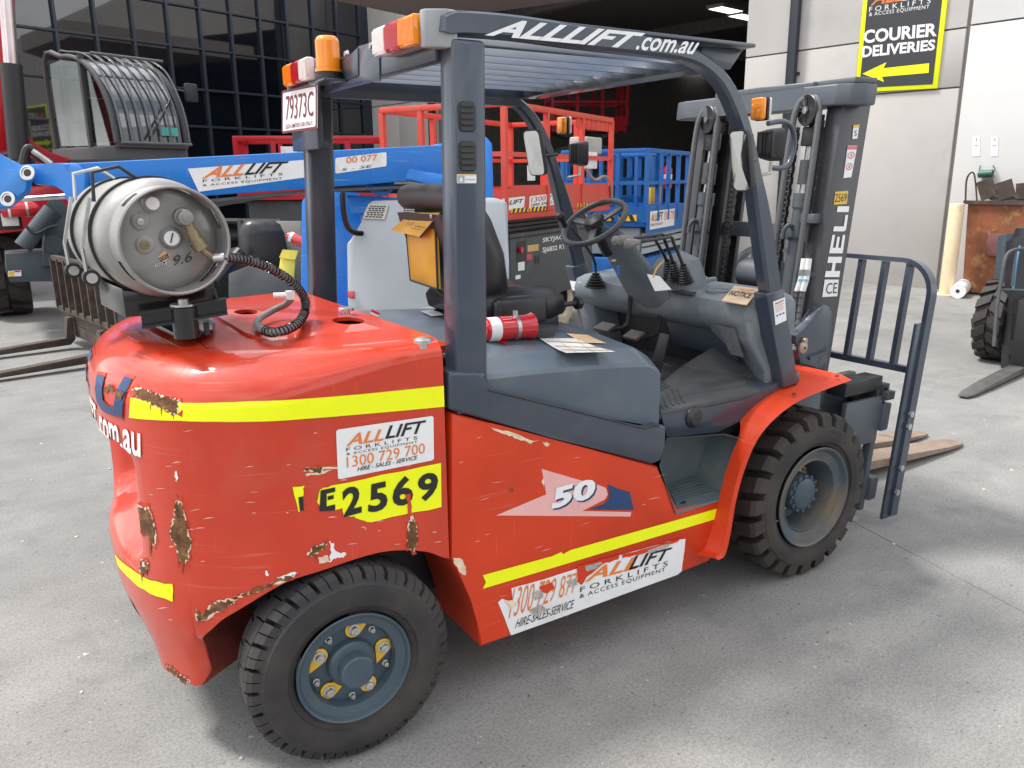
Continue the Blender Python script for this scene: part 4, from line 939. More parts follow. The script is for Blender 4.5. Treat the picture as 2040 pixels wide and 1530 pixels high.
# number plate on left rear leg
O('plate_post', GRY, FL, lambda b: box(b, (.345, .32, 1.75), (.37, .62, 1.99), .004))
pq = quad4(*PP([(562, 266), (631, 256), (631, 167), (562, 181)], 'X', .335)); 
NP = O('number_plate', WHT, FL, lambda b: prism(b, [pq(u, v) for u, v in RU(.06, .45)], (.004, 0, 0)))
MAR = mat('maroon_print', (.16, .01, .03), .5)
T(NP, '79373C', lift(sub(pq, .13, .30, .92, .86), (-.002, 0, 0)), MAR, bold=-.004); T(NP, 'QLD-LIMITED USE ONLY', lift(sub(pq, .12, .08, .9, .2), (-.002, 0, 0)), MAR, bold=.01)
bmx = B(); rr = RU(.06, .45); ri = [(.5+(u-.5)*.955, .5+(v-.5)*.90) for u, v in rr]
for i in range(len(rr)): j = (i+1) % len(rr); bmx.faces.new([bmx.verts.new(lift(pq, (-.0015, 0, 0))(*t)) for t in (rr[i], rr[j], ri[j], ri[i])])
bmesh.ops.remove_doubles(bmx, verts=bmx.verts, dist=1e-5); obj('plate_border', bmx, MAR, NP, smooth=False)
# amber beacon on its bracket
bc = P(656, 158, 'X', .345); bz = bc.z-.004
O('beacon_bracket', GRY, FL, lambda b: box(b, (.30, bc.y-.07, bz-.008), (.39, bc.y+.09, bz), .002))
BE = O('beacon', BLK, FL, lambda b: lathe(b, [(.001, 0), (.047, 0), (.047, .012), (.043, .014), (.043, .028), (.001, .028)], (bc.x, bc.y, bz), (0, 0, 1), 32))
pr_ = [(.046, .026), (.046, .036), (.040, .038)]
for k in range(14): z = .042+k*.0062; pr_ += [(.0412, z), (.0405, z+.003)]
pr_ += [(.036, .135), (.03, .140), (.001, .142)]
O('beacon_lens', AMB, BE, lambda b: lathe(b, pr_, (bc.x, bc.y, bz), (0, 0, 1), 40))
# ---------------- mirrors, indicators, work lamps on the front legs
def mirror(cx, cy, cz, yaw, tilt, w_, h_):
    mtx = Matrix.Translation((cx, cy, cz)) @ Matrix.Rotation(rad(yaw), 4, 'Z') @ Matrix.Rotation(rad(tilt), 4, 'Y')
    b = B(); rr = rrect(w_, h_, .025, 4)
    loft(b, [[Vector((0, y, z)) for y, z in rr], [Vector((.014, y*1.0, z*1.0)) for y, z in rr], [Vector((.03, y*.8, z*.85)) for y, z in rr]]); b.transform(mtx)
    M_ = obj('rear_view_mirror', b, BLK, FL)
    b = B(); loft(b, [[Vector((-.001, y*.92, z*.95)) for y, z in rr], [Vector((-.004, y*.6, z*.6)) for y, z in rr], [Vector((-.005, y*.05, z*.05)) for y, z in rr]]); b.transform(mtx); obj('mirror_glass', b, MIR, M_); return M_
ml = P(1064, 305, 'Y', .52); M1 = mirror(ml.x, ml.y, ml.z, 6, -12, .115, .205)
O('mirror_arm', BLK, FL, lambda b: tube(b, [ml+Vector((.02, 0, 0)), ml+Vector((.06, .02, -.01)), P(1110, 308, 'Y', .60)], .008, 8))
mr = P(1474, 321, 'Y', -.665); M2 = mirror(mr.x, mr.y, mr.z, -8, -10, .095, .205)
O('mirror_arm', GRY, FL, lambda b: tube(b, [mr+Vector((.02, .0, 0)), P(1502, 318, 'Y', -.635)], .009, 8))
def front_lamps(s_, ind, lampc):
    Yl = s_*.585
    p = P(*ind, 'Y', Yl)
    I_ = O('indicator_lamp', BLK, FL, lambda b: box(b, (p.x+.006, p.y-.03, p.z-.04), (p.x+.018, p.y+.03, p.z+.04), .006))
    O('rear_lens', AMB, I_, lambda b: box(b, (p.x-.022, p.y-.028, p.z-.038), (p.x+.006, p.y+.028, p.z+.038), .01, 3)); O('front_lens', CLR, I_, lambda b: box(b, (p.x+.018, p.y-.028, p.z-.038), (p.x+.032, p.y+.028, p.z+.038), .01, 3))
    q_ = P(*lampc, 'Y', Yl); rr = rrect(.085, .115, .02, 4)
    H_ = O('work_lamp', BLK, FL, lambda b: loft(b, [[Vector((q_.x-.035, q_.y+y*.55, q_.z+z*.55)) for y, z in rr], [Vector((q_.x-.02, q_.y+y*.85, q_.z+z*.85)) for y, z in rr], [Vector((q_.x+.03, q_.y+y, q_.z+z)) for y, z in rr]]))
    for k in range(6):
        O('cooling_fin', BLK, H_, lambda b: box(b, (q_.x-.042+.004*abs(k-2.5), q_.y-.036+k*.013, q_.z-.045), (q_.x+.0, q_.y-.030+k*.013, q_.z+.045), .002))
    O('lamp_glass', CLR, H_, lambda b: prism(b, [Vector((q_.x+.0302, q_.y+y*.88, q_.z+z*.88)) for y, z in rr], (.004, 0, 0)))
    O('lamp_stalk', STEEL, FL, lambda b: tube(b, [q_+Vector((.01, 0, -.06)), q_+Vector((.01, 0, -.10)), q_+Vector((-.06, 0, -.11))], .007, 6))
front_lamps(-1, (1514, 217), (1534, 288)); front_lamps(1, (1122, 250), (1152, 306))
# grab handle behind right front leg
O('grab_handle', GRY, FL, lambda b: tube(b, PP([(1530, 246), (1560, 242), (1578, 256), (1582, 290), (1572, 325), (1556, 335), (1535, 334)], 'Y', -.5), .010, 10, 4))
O('grab_handle', BLKP, FL, lambda b: tube(b, PP([(683, 385), (685, 420), (692, 450), (706, 463), (722, 465)], 'Y', .55), .012, 10, 4))
# leg socket with hire sticker at the foot of the right front leg
sock = PP([(1528, 586), (1562, 575), (1592, 764), (1562, 774), (1546, 690)], 'Y', -.641)
LS = O('leg_socket', GRY, FL, lambda b: prism(b, sock, (0, .07, 0), .008, 3)); O('leg_socket', GRY, FL, lambda b: prism(b, mirror_y(sock), (0, -.07, 0), .008, 3))
sq_ = quad4(*PP([(1545, 648), (1567, 638), (1564, 592), (1540, 601)], 'Y', -.6435)); print_poly('hire_sticker', RU(.08, .12), sq_, WHT, LS)
T(LS, 'ALLLIFT', lift(sub(sq_, .12, .84, .88, .93), (0, -.001, 0)), EXT, bold=.03)
mat('blue_print', (.02, .12, .45), .5)
for k in range(4): print_poly('sticker_line', UNIT, lift(sub(sq_, .12, .76-k*.075, .86-.1*(k % 2), .775-k*.075), (0, -.001, 0)), EXT, LS)
for k in range(3): print_poly('sticker_mark', UNIT, lift(sub(sq_, .14+k*.27, .33, .30+k*.27, .40), (0, -.001, 0)), MATS['blue_print'], LS)
# ---------------- seat
def seat():
    b = B()
    def ring(x, zb, zt, hw, e=.035): return [Vector((x, y, z)) for y, z in ((-hw, zb+e), (-hw+.02, zb), (hw-.02, zb), (hw, zb+e), (hw, zt-e), (hw-.05, zt), (hw-.13, zt-.018), (-hw+.13, zt-.018), (-hw+.05, zt), (-hw, zt-e))]
    loft(b, [ring(.70, 1.16, 1.24, .20), ring(.74, 1.14, 1.255, .225), ring(.88, 1.135, 1.26, .235), ring(1.01, 1.13, 1.25, .23), ring(1.07, 1.14, 1.235, .215), ring(1.10, 1.155, 1.21, .18)])
    S_ = obj('seat', b, VINYL, FL, ang=60)
    b = B(); rings = []
    for t, z, hw, th in ((0, 1.2, .19, .08), (.12, 1.26, .215, .12), (.4, 1.38, .225, .12), (.7, 1.50, .215, .10), (.92, 1.575, .18, .085), (1, 1.61, .14, .05)):
        x = .74-.085*t
        rings.append([Vector((x+dx, y, z)) for dx, y in ((0, -hw), (th*.75, -hw), (th, -hw+.04), (th*.72, -hw+.11), (th*.72, hw-.11), (th, hw-.04), (th*.75, hw), (0, hw), (-.03, hw-.05), (-.035, 0), (-.03, -hw+.05))])
    loft(b, rings); obj('backrest', b, VINYL, S_, ang=60)
    b = B(); rings = []
    for t, z, hw in ((0, 1.25, .17), (.5, 1.40, .2), (1, 1.52, .19)):
        x = .70-.085*t; rings.append([Vector((x+dx, y, z)) for dx, y in ((0, -hw), (0, hw), (-.035, hw-.02), (-.035, -hw+.02))])
    loft(b, rings); obj('back_shell', b, mat('seat_shell', (.05, .048, .05), .5), S_)
    b = B(); tube(b, [(.635, -.19, 1.575), (.63, 0, 1.58), (.635, .19, 1.575)], .045, 12); obj('top_bolster', b, MATS['seat_shell'], S_)
    b = B(); box(b, (.74, -.29, 1.13), (.95, -.235, 1.235), .02, 3); obj('hip_restraint', b, VINYL, S_)
    b = B(); box(b, (.72, -.2, 1.09), (1.06, .2, 1.14), .01); obj('seat_rail', b, BLK, S_)
    b = B(); tube(b, [(1.05, -.2, 1.175), (1.14, -.2, 1.175)], .010, 8); lathe(b, [(.001, 0), (.026, .002), (.026, .02), (.001, .024)], (1.135, -.2, 1.175), (1, 0, 0), 7); obj('weight_knob', b, BLK, S_)
    b = B(); tube(b, [(.80, -.262, 1.285), (.78, -.262, 1.52), (.77, -.25, 1.56)], .012, 8); 
    b.free(); return S_
SEAT = seat()
# ---------------- dashboard
def dash():
    b = B(); rings = []
    prof = lambda dx, dz, e: [(1.70+dx+.02, 1.03), (1.66+dx, 1.075), (1.645+dx, 1.125), (1.66+dx, 1.165+dz), (1.71+dx, 1.182+dz), (1.90, 1.20+dz), (1.935, 1.185+dz), (1.94, 1.03)]
    for y, dx, dz in ((-.575, .06, -.035), (-.555, .02, -.01), (-.5, .01, 0), (-.1, 0, 0), (.2, -.01, 0), (.47, -.02, .005), (.5, 0, -.01), (.515, .04, -.035)):
        rings.append([Vector((x, y, z)) for x, z in prof(dx, dz, 0)])
    loft(b, rings); D_ = obj('dashboard', b, PLA, FL, ang=45)
    b = B(); loft(b, [[Vector((x, y, z)) for x, y in pr_] for z, pr_ in ((.84, [(1.78, -.585), (1.93, -.585), (1.93, -.42), (1.86, -.42)]), (.90, [(1.765, -.59), (1.935, -.59), (1.935, -.40), (1.84, -.40)]), (1.03, [(1.68, -.575), (1.935, -.575), (1.935, -.35), (1.70, -.35)]), (1.10, [(1.67, -.57), (1.935, -.57), (1.935, -.34), (1.68, -.34)]))]); bevel(b, [e for e in b.edges if abs(e.verts[0].co.z-e.verts[1].co.z) > .01], .02, 3); obj('dash_side', b, PLA, D_, ang=45)
    b = B(); loft(b, [[Vector((x, y, z)) for x, y in pr_] for z, pr_ in ((.84, [(1.74, .53), (1.93, .53), (1.93, .36), (1.74, .40)]), (1.10, [(1.66, .51), (1.935, .51), (1.935, .34), (1.66, .38)]))]); bevel(b, b.edges[:], .015, 2); obj('dash_side', b, PLA, D_, ang=45)
    O('footwell_wall', CHAN, D_, lambda b: hexa(b, [(1.86, -.41, .835), (1.935, -.41, .835), (1.935, .4, .835), (1.86, .4, .835), (1.80, -.41, 1.03), (1.935, -.41, 1.03), (1.935, .4, 1.03), (1.80, .4, 1.03)]))
    O('kick_panel', GRY, D_, lambda b: hexa(b, [(1.80, -.42, .90), (1.82, -.42, .90), (1.80, -.06, .92), (1.78, -.06, .92), (1.74, -.40, 1.03), (1.76, -.40, 1.03), (1.75, -.06, 1.03), (1.73, -.06, 1.03)], .004))
    # cup holder, rockers, tray, stickers
    zt = 1.152
    dzf = lambda p, o=0: Vector((p.x, p.y, 1.182+(p.x-1.71)*.095+o))
    c = dzf(P(1432, 579, 'Z', 1.188)); O('cup_holder', PLA, D_, lambda b: lathe(b, [(.052, -.012), (.052, .006), (.046, .009), (.040, .006), (.038, -.004), (.001, -.0045)], c, (0, 0, 1), 28)); O('cup_well', BLK, D_, lambda b: lathe(b, [(.001, .0025), (.036, .002)], c+Vector((0, 0, -.004)), (0, 0, 1), 24))
    for x, y in ((1390, 561), (1408, 563)):
        c = dzf(P(x, y, 'Z', 1.195), .006); O('rocker_pad', PLA, D_, lambda b: hexa(b, [c+Vector((-.055, -.012, -.014)), c+Vector((.055, -.012, -.006)), c+Vector((.055, .014, -.006)), c+Vector((-.055, .014, -.014)), c+Vector((-.052, -.010, .010)), c+Vector((.052, -.010, .014)), c+Vector((.052, .012, .014)), c+Vector((-.052, .012, .010))], .006))
    c = P(1362, 580, 'Z', 1.183); O('dash_tray', BLK, D_, lambda b: prism(b, [dzf(c+Vector((x, y, 0)), -.001) for x, y in rrect(.05, .11, .012, 3)], (0, 0, .004)))
    nq = quad4(*[dzf(k, .005) for k in PP([(1438, 592), (1488, 600), (1513, 581), (1463, 574)], 'Z', 1.19)]); NS = O('notice_plate', mat('notice_sticker', (.68, .5, .33), .5, var=.1), D_, lambda b: prism(b, [nq(u, v) for u, v in UNIT], (0, 0, -.004)))
    T(D_, 'NOTICE', lift(sub(nq, .08, .34, .92, .66), (0, 0, .002)), BLKI, bold=.01); T(D_, 'ALLLIFT', lift(sub(nq, .30, .74, .9, .9), (0, 0, .002)), ORG)
    dq = quad4(*PP([(1455, 708), (1482, 712), (1464, 652), (1427, 645)], 'X', 1.765)); 
    # instrument cowl and steering column pod
    cc = P(1240, 520, 'Y', -.02)
    b = B(); rings = []
    for t, r_ in ((0, .02), (.05, .085), (.35, .10), (.75, .112), (1, .12), (1.3, .12)):
        p = P(1213, 452, 'Y', .0).lerp(Vector((1.70, -.02, 1.12)), t); rings.append([p+Vector((cos(a)*r_*.75-.01, sin(a)*r_*(1+.25*t), 0))+Vector((0, 0, -cos(a)*r_*.3)) for a in [2*pi*k/18 for k in range(18)]])
    loft(b, rings); obj('column_cowl', b, PLA, D_, ang=50)
    b = B(); p0 = P(1290, 505, 'Y', -.07); rings = []
    for s_, k in ((-.14, .3), (-.11, .85), (0, 1), (.1, .8), (.13, .3)):
        rings.append([Vector((1.74+dx*k, -.08+s_, 1.17+dz*k)) for dx, dz in ((-.08, -.02), (-.085, .03), (-.04, .10), (.0, .15), (.05, .16), (.09, .10), (.13, -.02))])
    loft(b, rings); obj('instrument_cowl', b, PLA, D_, ang=50)
    # key with blue tab
    k0 = P(1224, 520, 'Y', -.12); O('ignition_switch', STEEL, D_, lambda b: cyl(b, k0, k0+Vector((-.03, -.01, .0)), .009, 10)); O('key_tab', mat('key_blue', (.01, .15, .6), .4), D_, lambda b: prism(b, PP([(1229, 530), (1234, 528), (1234, 548), (1230, 551)], 'Y', -.13), (0, .004, 0)))
    # levers
    for k, (kx, ky, bx_, by_, rx, ry) in enumerate(((1237, 478, 1329, 537, 1300, 468), (1248, 477, 1341, 541, 1320, 467), (1262, 484, 1361, 546, 1337, 472))):
        Yk = -.16-.055*k
        a = P(kx, ky, 'Y', Yk); c = P(rx, ry, 'Y', Yk); d_ = P(bx_, by_-16, 'Y', Yk); e = P(bx_+4, by_+14, 'Y', Yk)
        lv = O('lever', BLKP, D_, lambda b: tube(b, [a, a.lerp(c, .8), c, c.lerp(d_, .2), d_, e], .0065, 8, 3))
        dd = (a-c).normalized()
        O('lever_knob', mat('knob_grey', (.22, .22, .21), .5) if k == 0 else MATS['knob_grey'], D_, lambda b: lathe(b, [(.008, -.03), (.014, -.015), (.016, .005), (.02, .02), (.018, .034), (.001, .04)], a, dd, 14))
        pr_ = []
        for j in range(9): t = j/8; r_ = .013+.023*t; pr_ += [(r_, -t*.075), (r_*.82, -t*.075-.005)]
        O('lever_boot', BLK, D_, lambda b: lathe(b, pr_, d_+Vector((0, 0, .005)), (-.25, 0, 1), 16))
    g = P(1180, 545, 'Y', .3); pr_ = []
    for j in range(6): t = j/5; r_ = .02+.035*t; pr_ += [(r_, -t*.06), (r_*.82, -t*.06-.007)]
    O('shift_boot', BLK, D_, lambda b: lathe(b, pr_, g+Vector((.02, 0, 0)), (0, 0, 1), 14)); O('shift_lever', BLKP, D_, lambda b: tube(b, [g+Vector((.02, 0, -.01)), g+Vector((.0, .0, .08)), P(1130, 445, 'Y', .22)], .006, 8, 3))
    bq = quad4(*PP([(1140, 578), (1161, 581), (1157, 562), (1135, 559)], 'X', 1.635)); print_poly('data_label', UNIT, bq, WHT, D_)
    # pedals
    for x, y, w_ in ((1205, 652, .10), (1263, 668, .09)):
        p = P(x, y, 'Y', .12 if x < 1230 else -.02); O('pedal', mat('pedal_rubber', (.09, .08, .08), .7) if x < 1230 else MATS['pedal_rubber'], D_, lambda b: box(b, (-.03, -w_/2, -.008), (.03, w_/2, .008), .005, 2, Matrix.Translation(p) @ Matrix.Rotation(rad(-25), 4, 'Y')))
        O('pedal_arm', BLK, D_, lambda b: tube(b, [p+Vector((.0, -.04, -.008)), p+Vector((.09, -.045, .01)), p+Vector((.10, -.05, .14))], .01, 8, 3))
    a = P(1325, 665, 'Y', -.24); c = P(1302, 752, 'Y', -.24); O('accelerator_pedal', BLK, D_, lambda b: bar(b, a, c, .055, .014, (-1, 0, .6), .004))
    return D_
DASH = dash()
# data plate on the dash side
pa_, pb_, pc_ = Vector((1.70, -.35, 1.03)), Vector((1.68, -.575, 1.03)), Vector((1.765, -.59, .90)); pn_ = (pb_-pa_).cross(pc_-pa_).normalized(); pn_ = pn_ if pn_.x < 0 else -pn_
def onpod(x, y): d = ray(x, y); return CAM+d*((pa_+pn_*.006-CAM).dot(pn_)/d.dot(pn_))
print_poly('data_plate', UNIT, quad4(onpod(1455, 706), onpod(1482, 712), onpod(1464, 655), onpod(1428, 646)), mat('worn_label', (.2, .21, .22), .6, var=.25, vscale=60), DASH)
# ---------------- steering wheel
swc = P(1184, 443, 'Y', .02); sn = Vector((-.588, -.097, .799)).normalized()
def steer(b, R=.138, r_=.0125):
    d, u, v = frame_axes(sn); rings = []
    for i in range(41):
        a = 2*pi*i/40; c = swc+(u*cos(a)+v*sin(a))*R; e = (u*cos(a)+v*sin(a))
        rings.append([c+(e*cos(t)+d*sin(t))*r_ for t in [2*pi*k/10 for k in range(10)]])
    loft(b, rings, cap=False); bmesh.ops.remove_doubles(b, verts=b.verts, dist=1e-5)
SW = O('steering_wheel', mat('wheel_rim_plastic', (.055, .058, .065), .45), FL, steer, ang=60)
d_, u_, v_ = frame_axes(sn)
for a in (.1, 2.2, 4.2): O('spoke', MATS['wheel_rim_plastic'], SW, lambda b: bar(b, swc-d_*.01, swc+(u_*cos(a)+v_*sin(a))*.132-d_*.004, .03, .012, d_, .004))
O('horn_pad', BLK, SW, lambda b: lathe(b, [(.001, -.03), (.04, -.028), (.046, -.005), (.042, .018), (.026, .026), (.001, .027)], swc, sn, 6))
O('column', BLK, SW, lambda b: cyl(b, swc-d_*.01, swc-d_*.16, .03, 14))
kn = P(1128, 440, 'Y', .08); O('spinner_knob', BLK, SW, lambda b: lathe(b, [(.012, -.03), (.010, .0), (.018, .012), (.02, .026), (.014, .036), (.001, .038)], swc+(kn-swc).normalized()*.132, sn, 14))
# ---------------- mast, leaning forward (x grows by TL per metre of height)
TL = .11
def MP(x, y, z): return Vector((x+TL*z, y, z))
def mbox(b, x0, x1, y0, y1, z0, z1, bev=0): return hexa(b, [MP(x, y, z) for z in (z0, z1) for x, y in ((x0, y0), (x1, y0), (x1, y1), (x0, y1))], bev)
def PM(x, y, xm):                     # pixel on the leaning plane X = xm + TL z
    d = ray(x, y); t = (xm+TL*CAM.z-CAM.x)/(d.x-TL*d.z); return CAM+d*t
RAILM = mat('mast_rail_paint', (.055, .055, .064), .42, var=.12, vscale=5, dirt=(.1, .1, .1), dscale=4)
for s_ in (-1, 1):
    R_ = O('mast_outer_rail', RAILM, FL, lambda b: (prism(b, [MP(x, s_*y, .12) for x, y in ((2.12, .42), (2.305, .42), (2.305, .345), (2.28, .345), (2.28, .395), (2.145, .395), (2.145, .345), (2.12, .345))], (TL*1.83, 0, 1.83), .003)))
    if s_ < 0: RAIL = R_
    O('mast_inner_rail', CHAN, FL, lambda b: prism(b, [MP(x, s_*y, .10) for x, y in ((2.165, .385), (2.33, .385), (2.33, .31), (2.305, .31), (2.305, .36), (2.19, .36), (2.19, .31), (2.165, .31))], (TL*1.80, 0, 1.80), .003))
    O('mast_third_rail', CHAN, FL, lambda b: prism(b, [MP(x, s_*y, .10) for x, y in ((2.215, .335), (2.37, .335), (2.37, .255), (2.345, .255), (2.345, .31), (2.24, .31), (2.24, .255), (2.215, .255))], (TL*1.74, 0, 1.74), .003))
    # lift cylinder
    LC = O('lift_cylinder', MAST, FL, lambda b: (tube(b, [MP(2.125, s_*.287, .2), MP(2.125, s_*.287, 1.52)], .036, 20)))
    O('cylinder_gland', MAST, LC, lambda b: tube(b, [MP(2.125, s_*.287, 1.5), MP(2.125, s_*.287, 1.56)], .041, 20)); O('cylinder_rod', STEEL, LC, lambda b: tube(b, [MP(2.125, s_*.287, 1.54), MP(2.125, s_*.287, 1.83)], .02, 16))
    O('rod_collar', DGRY, LC, lambda b: tube(b, [MP(2.125, s_*.287, 1.60), MP(2.125, s_*.287, 1.70)], .034, 18)); O('rod_block', BLK, LC, lambda b: mbox(b, 2.09, 2.15, s_*.287-.03, s_*.287+.03, 1.76, 1.84, .005))
    pc = MP(2.085, s_*.287, 1.905)
    PU = O('hose_pulley', CHAN, FL, lambda b: lathe(b, [(.001, -.016), (.055, -.016), (.062, -.018), (.066, -.014), (.058, -.004), (.058, .004), (.066, .014), (.062, .018), (.001, .018)], pc, (1, 0, 0) if False else (.96, s_*.0-.28, 0), 32))
    O('pulley_bolt', STEEL, PU, lambda b: lathe(b, [(.016, 0), (.016, -.008), (.001, -.009)], pc+Vector((-.018, .006, 0)), (.96, -.28, 0), 6))
    if s_ < 0:
        for k in range(8): a = 2*pi*k/8; O('pulley_spoke', BLK, PU, lambda b: bar(b, pc+Vector((-.018, .005+.02*cos(a), .02*sin(a))), pc+Vector((-.017, .005+.052*cos(a), .052*sin(a))), .004, .004))
    # chain
    def chain(b, y, x, z0, z1):
        n = int((z1-z0)/.024)
        for k in range(n):
            z = z0+k*.024; w_ = .011 if k % 2 else .015
            for yy in (-w_, w_): mbox(b, x-.010, x+.010, y+yy-.0025, y+yy+.0025, z-.002, z+.027)
            tube(b, [MP(x, y-.017, z+.012), MP(x, y+.017, z+.012)], .005, 6)
    o_ = O('lift_chain', CHAN, FL, lambda b: chain(b, s_*.335 if s_ < 0 else .25, 2.10, 1.45 if s_ < 0 else .5, 1.9), smooth=False); o_['kind'] = 'stuff'
    o_ = O('lift_chain', CHAN, FL, lambda b: chain(b, s_*.16, 2.17, .45, 1.85), smooth=False); o_['kind'] = 'stuff'
    # hoses over the pulley
    for dy, r_ in ((.07, .014), (-.065, .013)):
        yy = s_*.287+dy
        O('mast_hose', HOSE, FL, lambda b: tube(b, [MP(2.08, yy, .5), MP(2.075, yy, 1.2), MP(2.07, yy, 1.78), MP(2.075, yy-dy*.25, 1.93), MP(2.09, s_*.287, 1.972)], r_, 9, 4))
    for z in (1.36, .95, .7): O('cylinder_clamp', BLK, FL, lambda b: tube(b, [MP(2.125, s_*.287, z), MP(2.125, s_*.287, z+.014)], .039, 18))
    O('port_elbow', MAST, LC, lambda b: tube(b, [MP(2.09, s_*.287+.005, 1.42), MP(2.065, s_*.287+.01, 1.43), MP(2.06, s_*.287+.025, 1.40), MP(2.06, s_*.287+.028, 1.37)], .01, 8, 3))
# top cross plate with rounded ends
tp = [(2.24, -.487), (2.17, -.485), (2.11, -.46), (2.075, -.41), (2.07, -.25), (2.085, 0), (2.07, .25), (2.06, .45), (2.08, .52), (2.13, .54), (2.24, .54)]
O('mast_top_beam', MAST, FL, lambda b: prism(b, [MP(x, y, 1.915) for x, y in tp], (TL*.085, 0, .085), .008, 2))
O('mast_top_cap', MAST, FL, lambda b: prism(b, [MP(x, y, 2.001) for x, y in ((2.13, -.25), (2.24, -.29), (2.24, .36), (2.11, .3), (2.10, 0))], (TL*.026, 0, .026), .006)); O('mast_top_cap', MAST, FL, lambda b: prism(b, [MP(x, y, 2.001) for x, y in ((2.12, -.46), (2.24, -.48), (2.24, -.31), (2.12, -.28))], (TL*.024, 0, .024), .006))
O('mast_cross_member', MAST, FL, lambda b: mbox(b, 2.26, 2.30, -.40, .40, 1.35, 1.42, .005)); O('mast_cross_member', MAST, FL, lambda b: mbox(b, 2.26, 2.30, -.40, .40, .5, .62, .005))
O('chain_anchor', MAST, FL, lambda b: mbox(b, 2.07, 2.13, -.40, -.33, 1.44, 1.48, .004)); O('chain_anchor', MAST, FL, lambda b: tube(b, [MP(2.10, -.345, 1.36), MP(2.10, -.345, 1.45)], .012, 8))
O('centre_cylinder', MAST, FL, lambda b: tube(b, [MP(2.28, .03, .4), MP(2.28, .03, 1.30)], .045, 18)); O('hose_drum', MAST, FL, lambda b: tube(b, [MP(2.27, -.09, 1.18), MP(2.27, .10, 1.18)], .075, 20))
# side plate print
Yr = -.4225
def rq(a, b, c, d, o=0): return quad4(*PP([a, b, c, d], 'Y', Yr-o))
HQ = rq((1672, 552), (1692, 411), (1669, 411), (1643, 552))
for ch, u0, u1 in (('H', 0, .29), ('E', .34, .60), ('L', .65, .88), ('I', .92, 1.0)): print_poly('maker_letter', BLOCK[ch], sub(HQ, u0, 0, u1, 1), WHTP, RAIL)
ce = rq((1638, 592), (1668, 590), (1671, 557), (1643, 557)); print_poly('sticker_plate', UNIT, ce, WHT, RAIL); T(RAIL, 'CE', rq((1645, 586), (1667, 584), (1669, 563), (1647, 564), .001), BLKI)
y2 = rq((1661, 408), (1687, 406), (1690, 380), (1664, 382)); print_poly('fleet_number_plate', UNIT, y2, mat('ochre_plate', (.72, .45, .06), .5), RAIL); T(RAIL, '2569', rq((1663, 403), (1686, 401), (1688, 385), (1665, 386), .001), BLKI)
w1 = rq((1680, 355), (1696, 353), (1708, 290), (1689, 290)); print_poly('warning_sticker', UNIT, w1, WHT, RAIL); print_poly('sticker_print', UNIT, lift(sub(w1, .02, .88, .98, .99), (0, -.001, 0)), EXT, RAIL)
for v in (.35, .7): 
    ring = [(.5+.38*cos(2*pi*k/20), v+.11*sin(2*pi*k/20)) for k in range(20)]; rin = [(.5+.30*cos(2*pi*k/20), v+.085*sin(2*pi*k/20)) for k in range(20)]
    bb = B(); f_ = lift(w1, (0, -.001, 0))
    for k in range(20): j = (k+1) % 20; bb.faces.new([bb.verts.new(f_(*q)) for q in (ring[k], ring[j], rin[j], rin[k])])
    bmesh.ops.remove_doubles(bb, verts=bb.verts, dist=1e-5); bm_ = bb; obj('sticker_print', bm_, EXT, RAIL, smooth=False)
    T(RAIL, 'X', lift(sub(w1, .36, v-.05, .64, v+.05), (0, -.0015, 0)), BLKI)
w2 = rq((1698, 277), (1708, 276), (1712, 248), (1700, 249)); print_poly('warning_sticker', UNIT, w2, WHT, RAIL); print_poly('sticker_print', UNIT, lift(sub(w2, 0, .8, 1, 1), (0, -.001, 0)), YLW, RAIL); T(RAIL, 'S', lift(sub(w2, .25, .2, .75, .6), (0, -.001, 0)), BLKI)
# hydraulic hose couplings between mast and dash
for k, (x0, x1) in enumerate(((1602, 1586), (1612, 1597))):
    ps = [PM(x0+2*k*0, 515, 2.06), PM((x0+x1)/2+2, 555, 2.06), PM(x1+2, 580, 2.06)]
    HC = O('hose_coupling', WHT, FL, lambda b: tube(b, ps, .012, 10)); O('coupling_band', mat('pale_blue', (.3, .5, .65), .5) if k == 0 else MATS['pale_blue'], HC, lambda b: tube(b, [ps[1], ps[1].lerp(ps[2], .2)], .0135, 10))
    O('coupling_nut', STEEL, HC, lambda b: tube(b, [ps[0].lerp(ps[1], .55), ps[0].lerp(ps[1], .85)], .015, 6))
    q_ = [ps[2], PM(x1-4, 620, 2.06), PM(x1-10, 660, 2.04), PM(x1-16, 700, 1.98)]
    b = B(); tube(b, q_, .011, 8, 5); HZ = obj('sheathed_hose', b, HOSE, FL)
    pts = smooth_path(q_, 6)
    for i in range(0, len(pts)-1, 2): O('hose_ring', DGRY, HZ, lambda b: tube(b, [pts[i], pts[i].lerp(pts[i+1], .35)], .0135, 8))
O('hose_clip', GRY, FL, lambda b: bar(b, PM(1585, 548, 2.05), PM(1628, 546, 2.1), .01, .02))
# cast mast foot bracket with pin
ft = PP([(1584, 668), (1600, 660), (1618, 640), (1632, 618), (1640, 606), (1652, 610), (1659, 622), (1656, 660), (1650, 700), (1645, 738), (1594, 724), (1588, 700)], 'Y', -.47)
MB = O('mast_bracket', GRY, FL, lambda b: prism(b, ft, (0, .05, 0), .006)); O('mast_bracket', GRY, FL, lambda b: prism(b, mirror_y(ft), (0, -.05, 0), .006))
O('bracket_rib', GRY, MB, lambda b: bar(b, P(1612, 714, 'Y', -.474), P(1646, 702, 'Y', -.474), .012, .014))
pn = P(1597, 692, 'Y', -.472); O('pivot_pin', mat('pin_steel', (.42, .34, .28), .45, metal=.6), MB, lambda b: (lathe(b, [(.026, 0), (.026, -.012), (.020, -.016), (.001, -.017)], pn, (0, 1, 0), 20), lathe(b, [(.012, 0), (.012, -.016), (.001, -.017)], pn+Vector((.006, 0, .03)), (0, 1, 0), 14)))
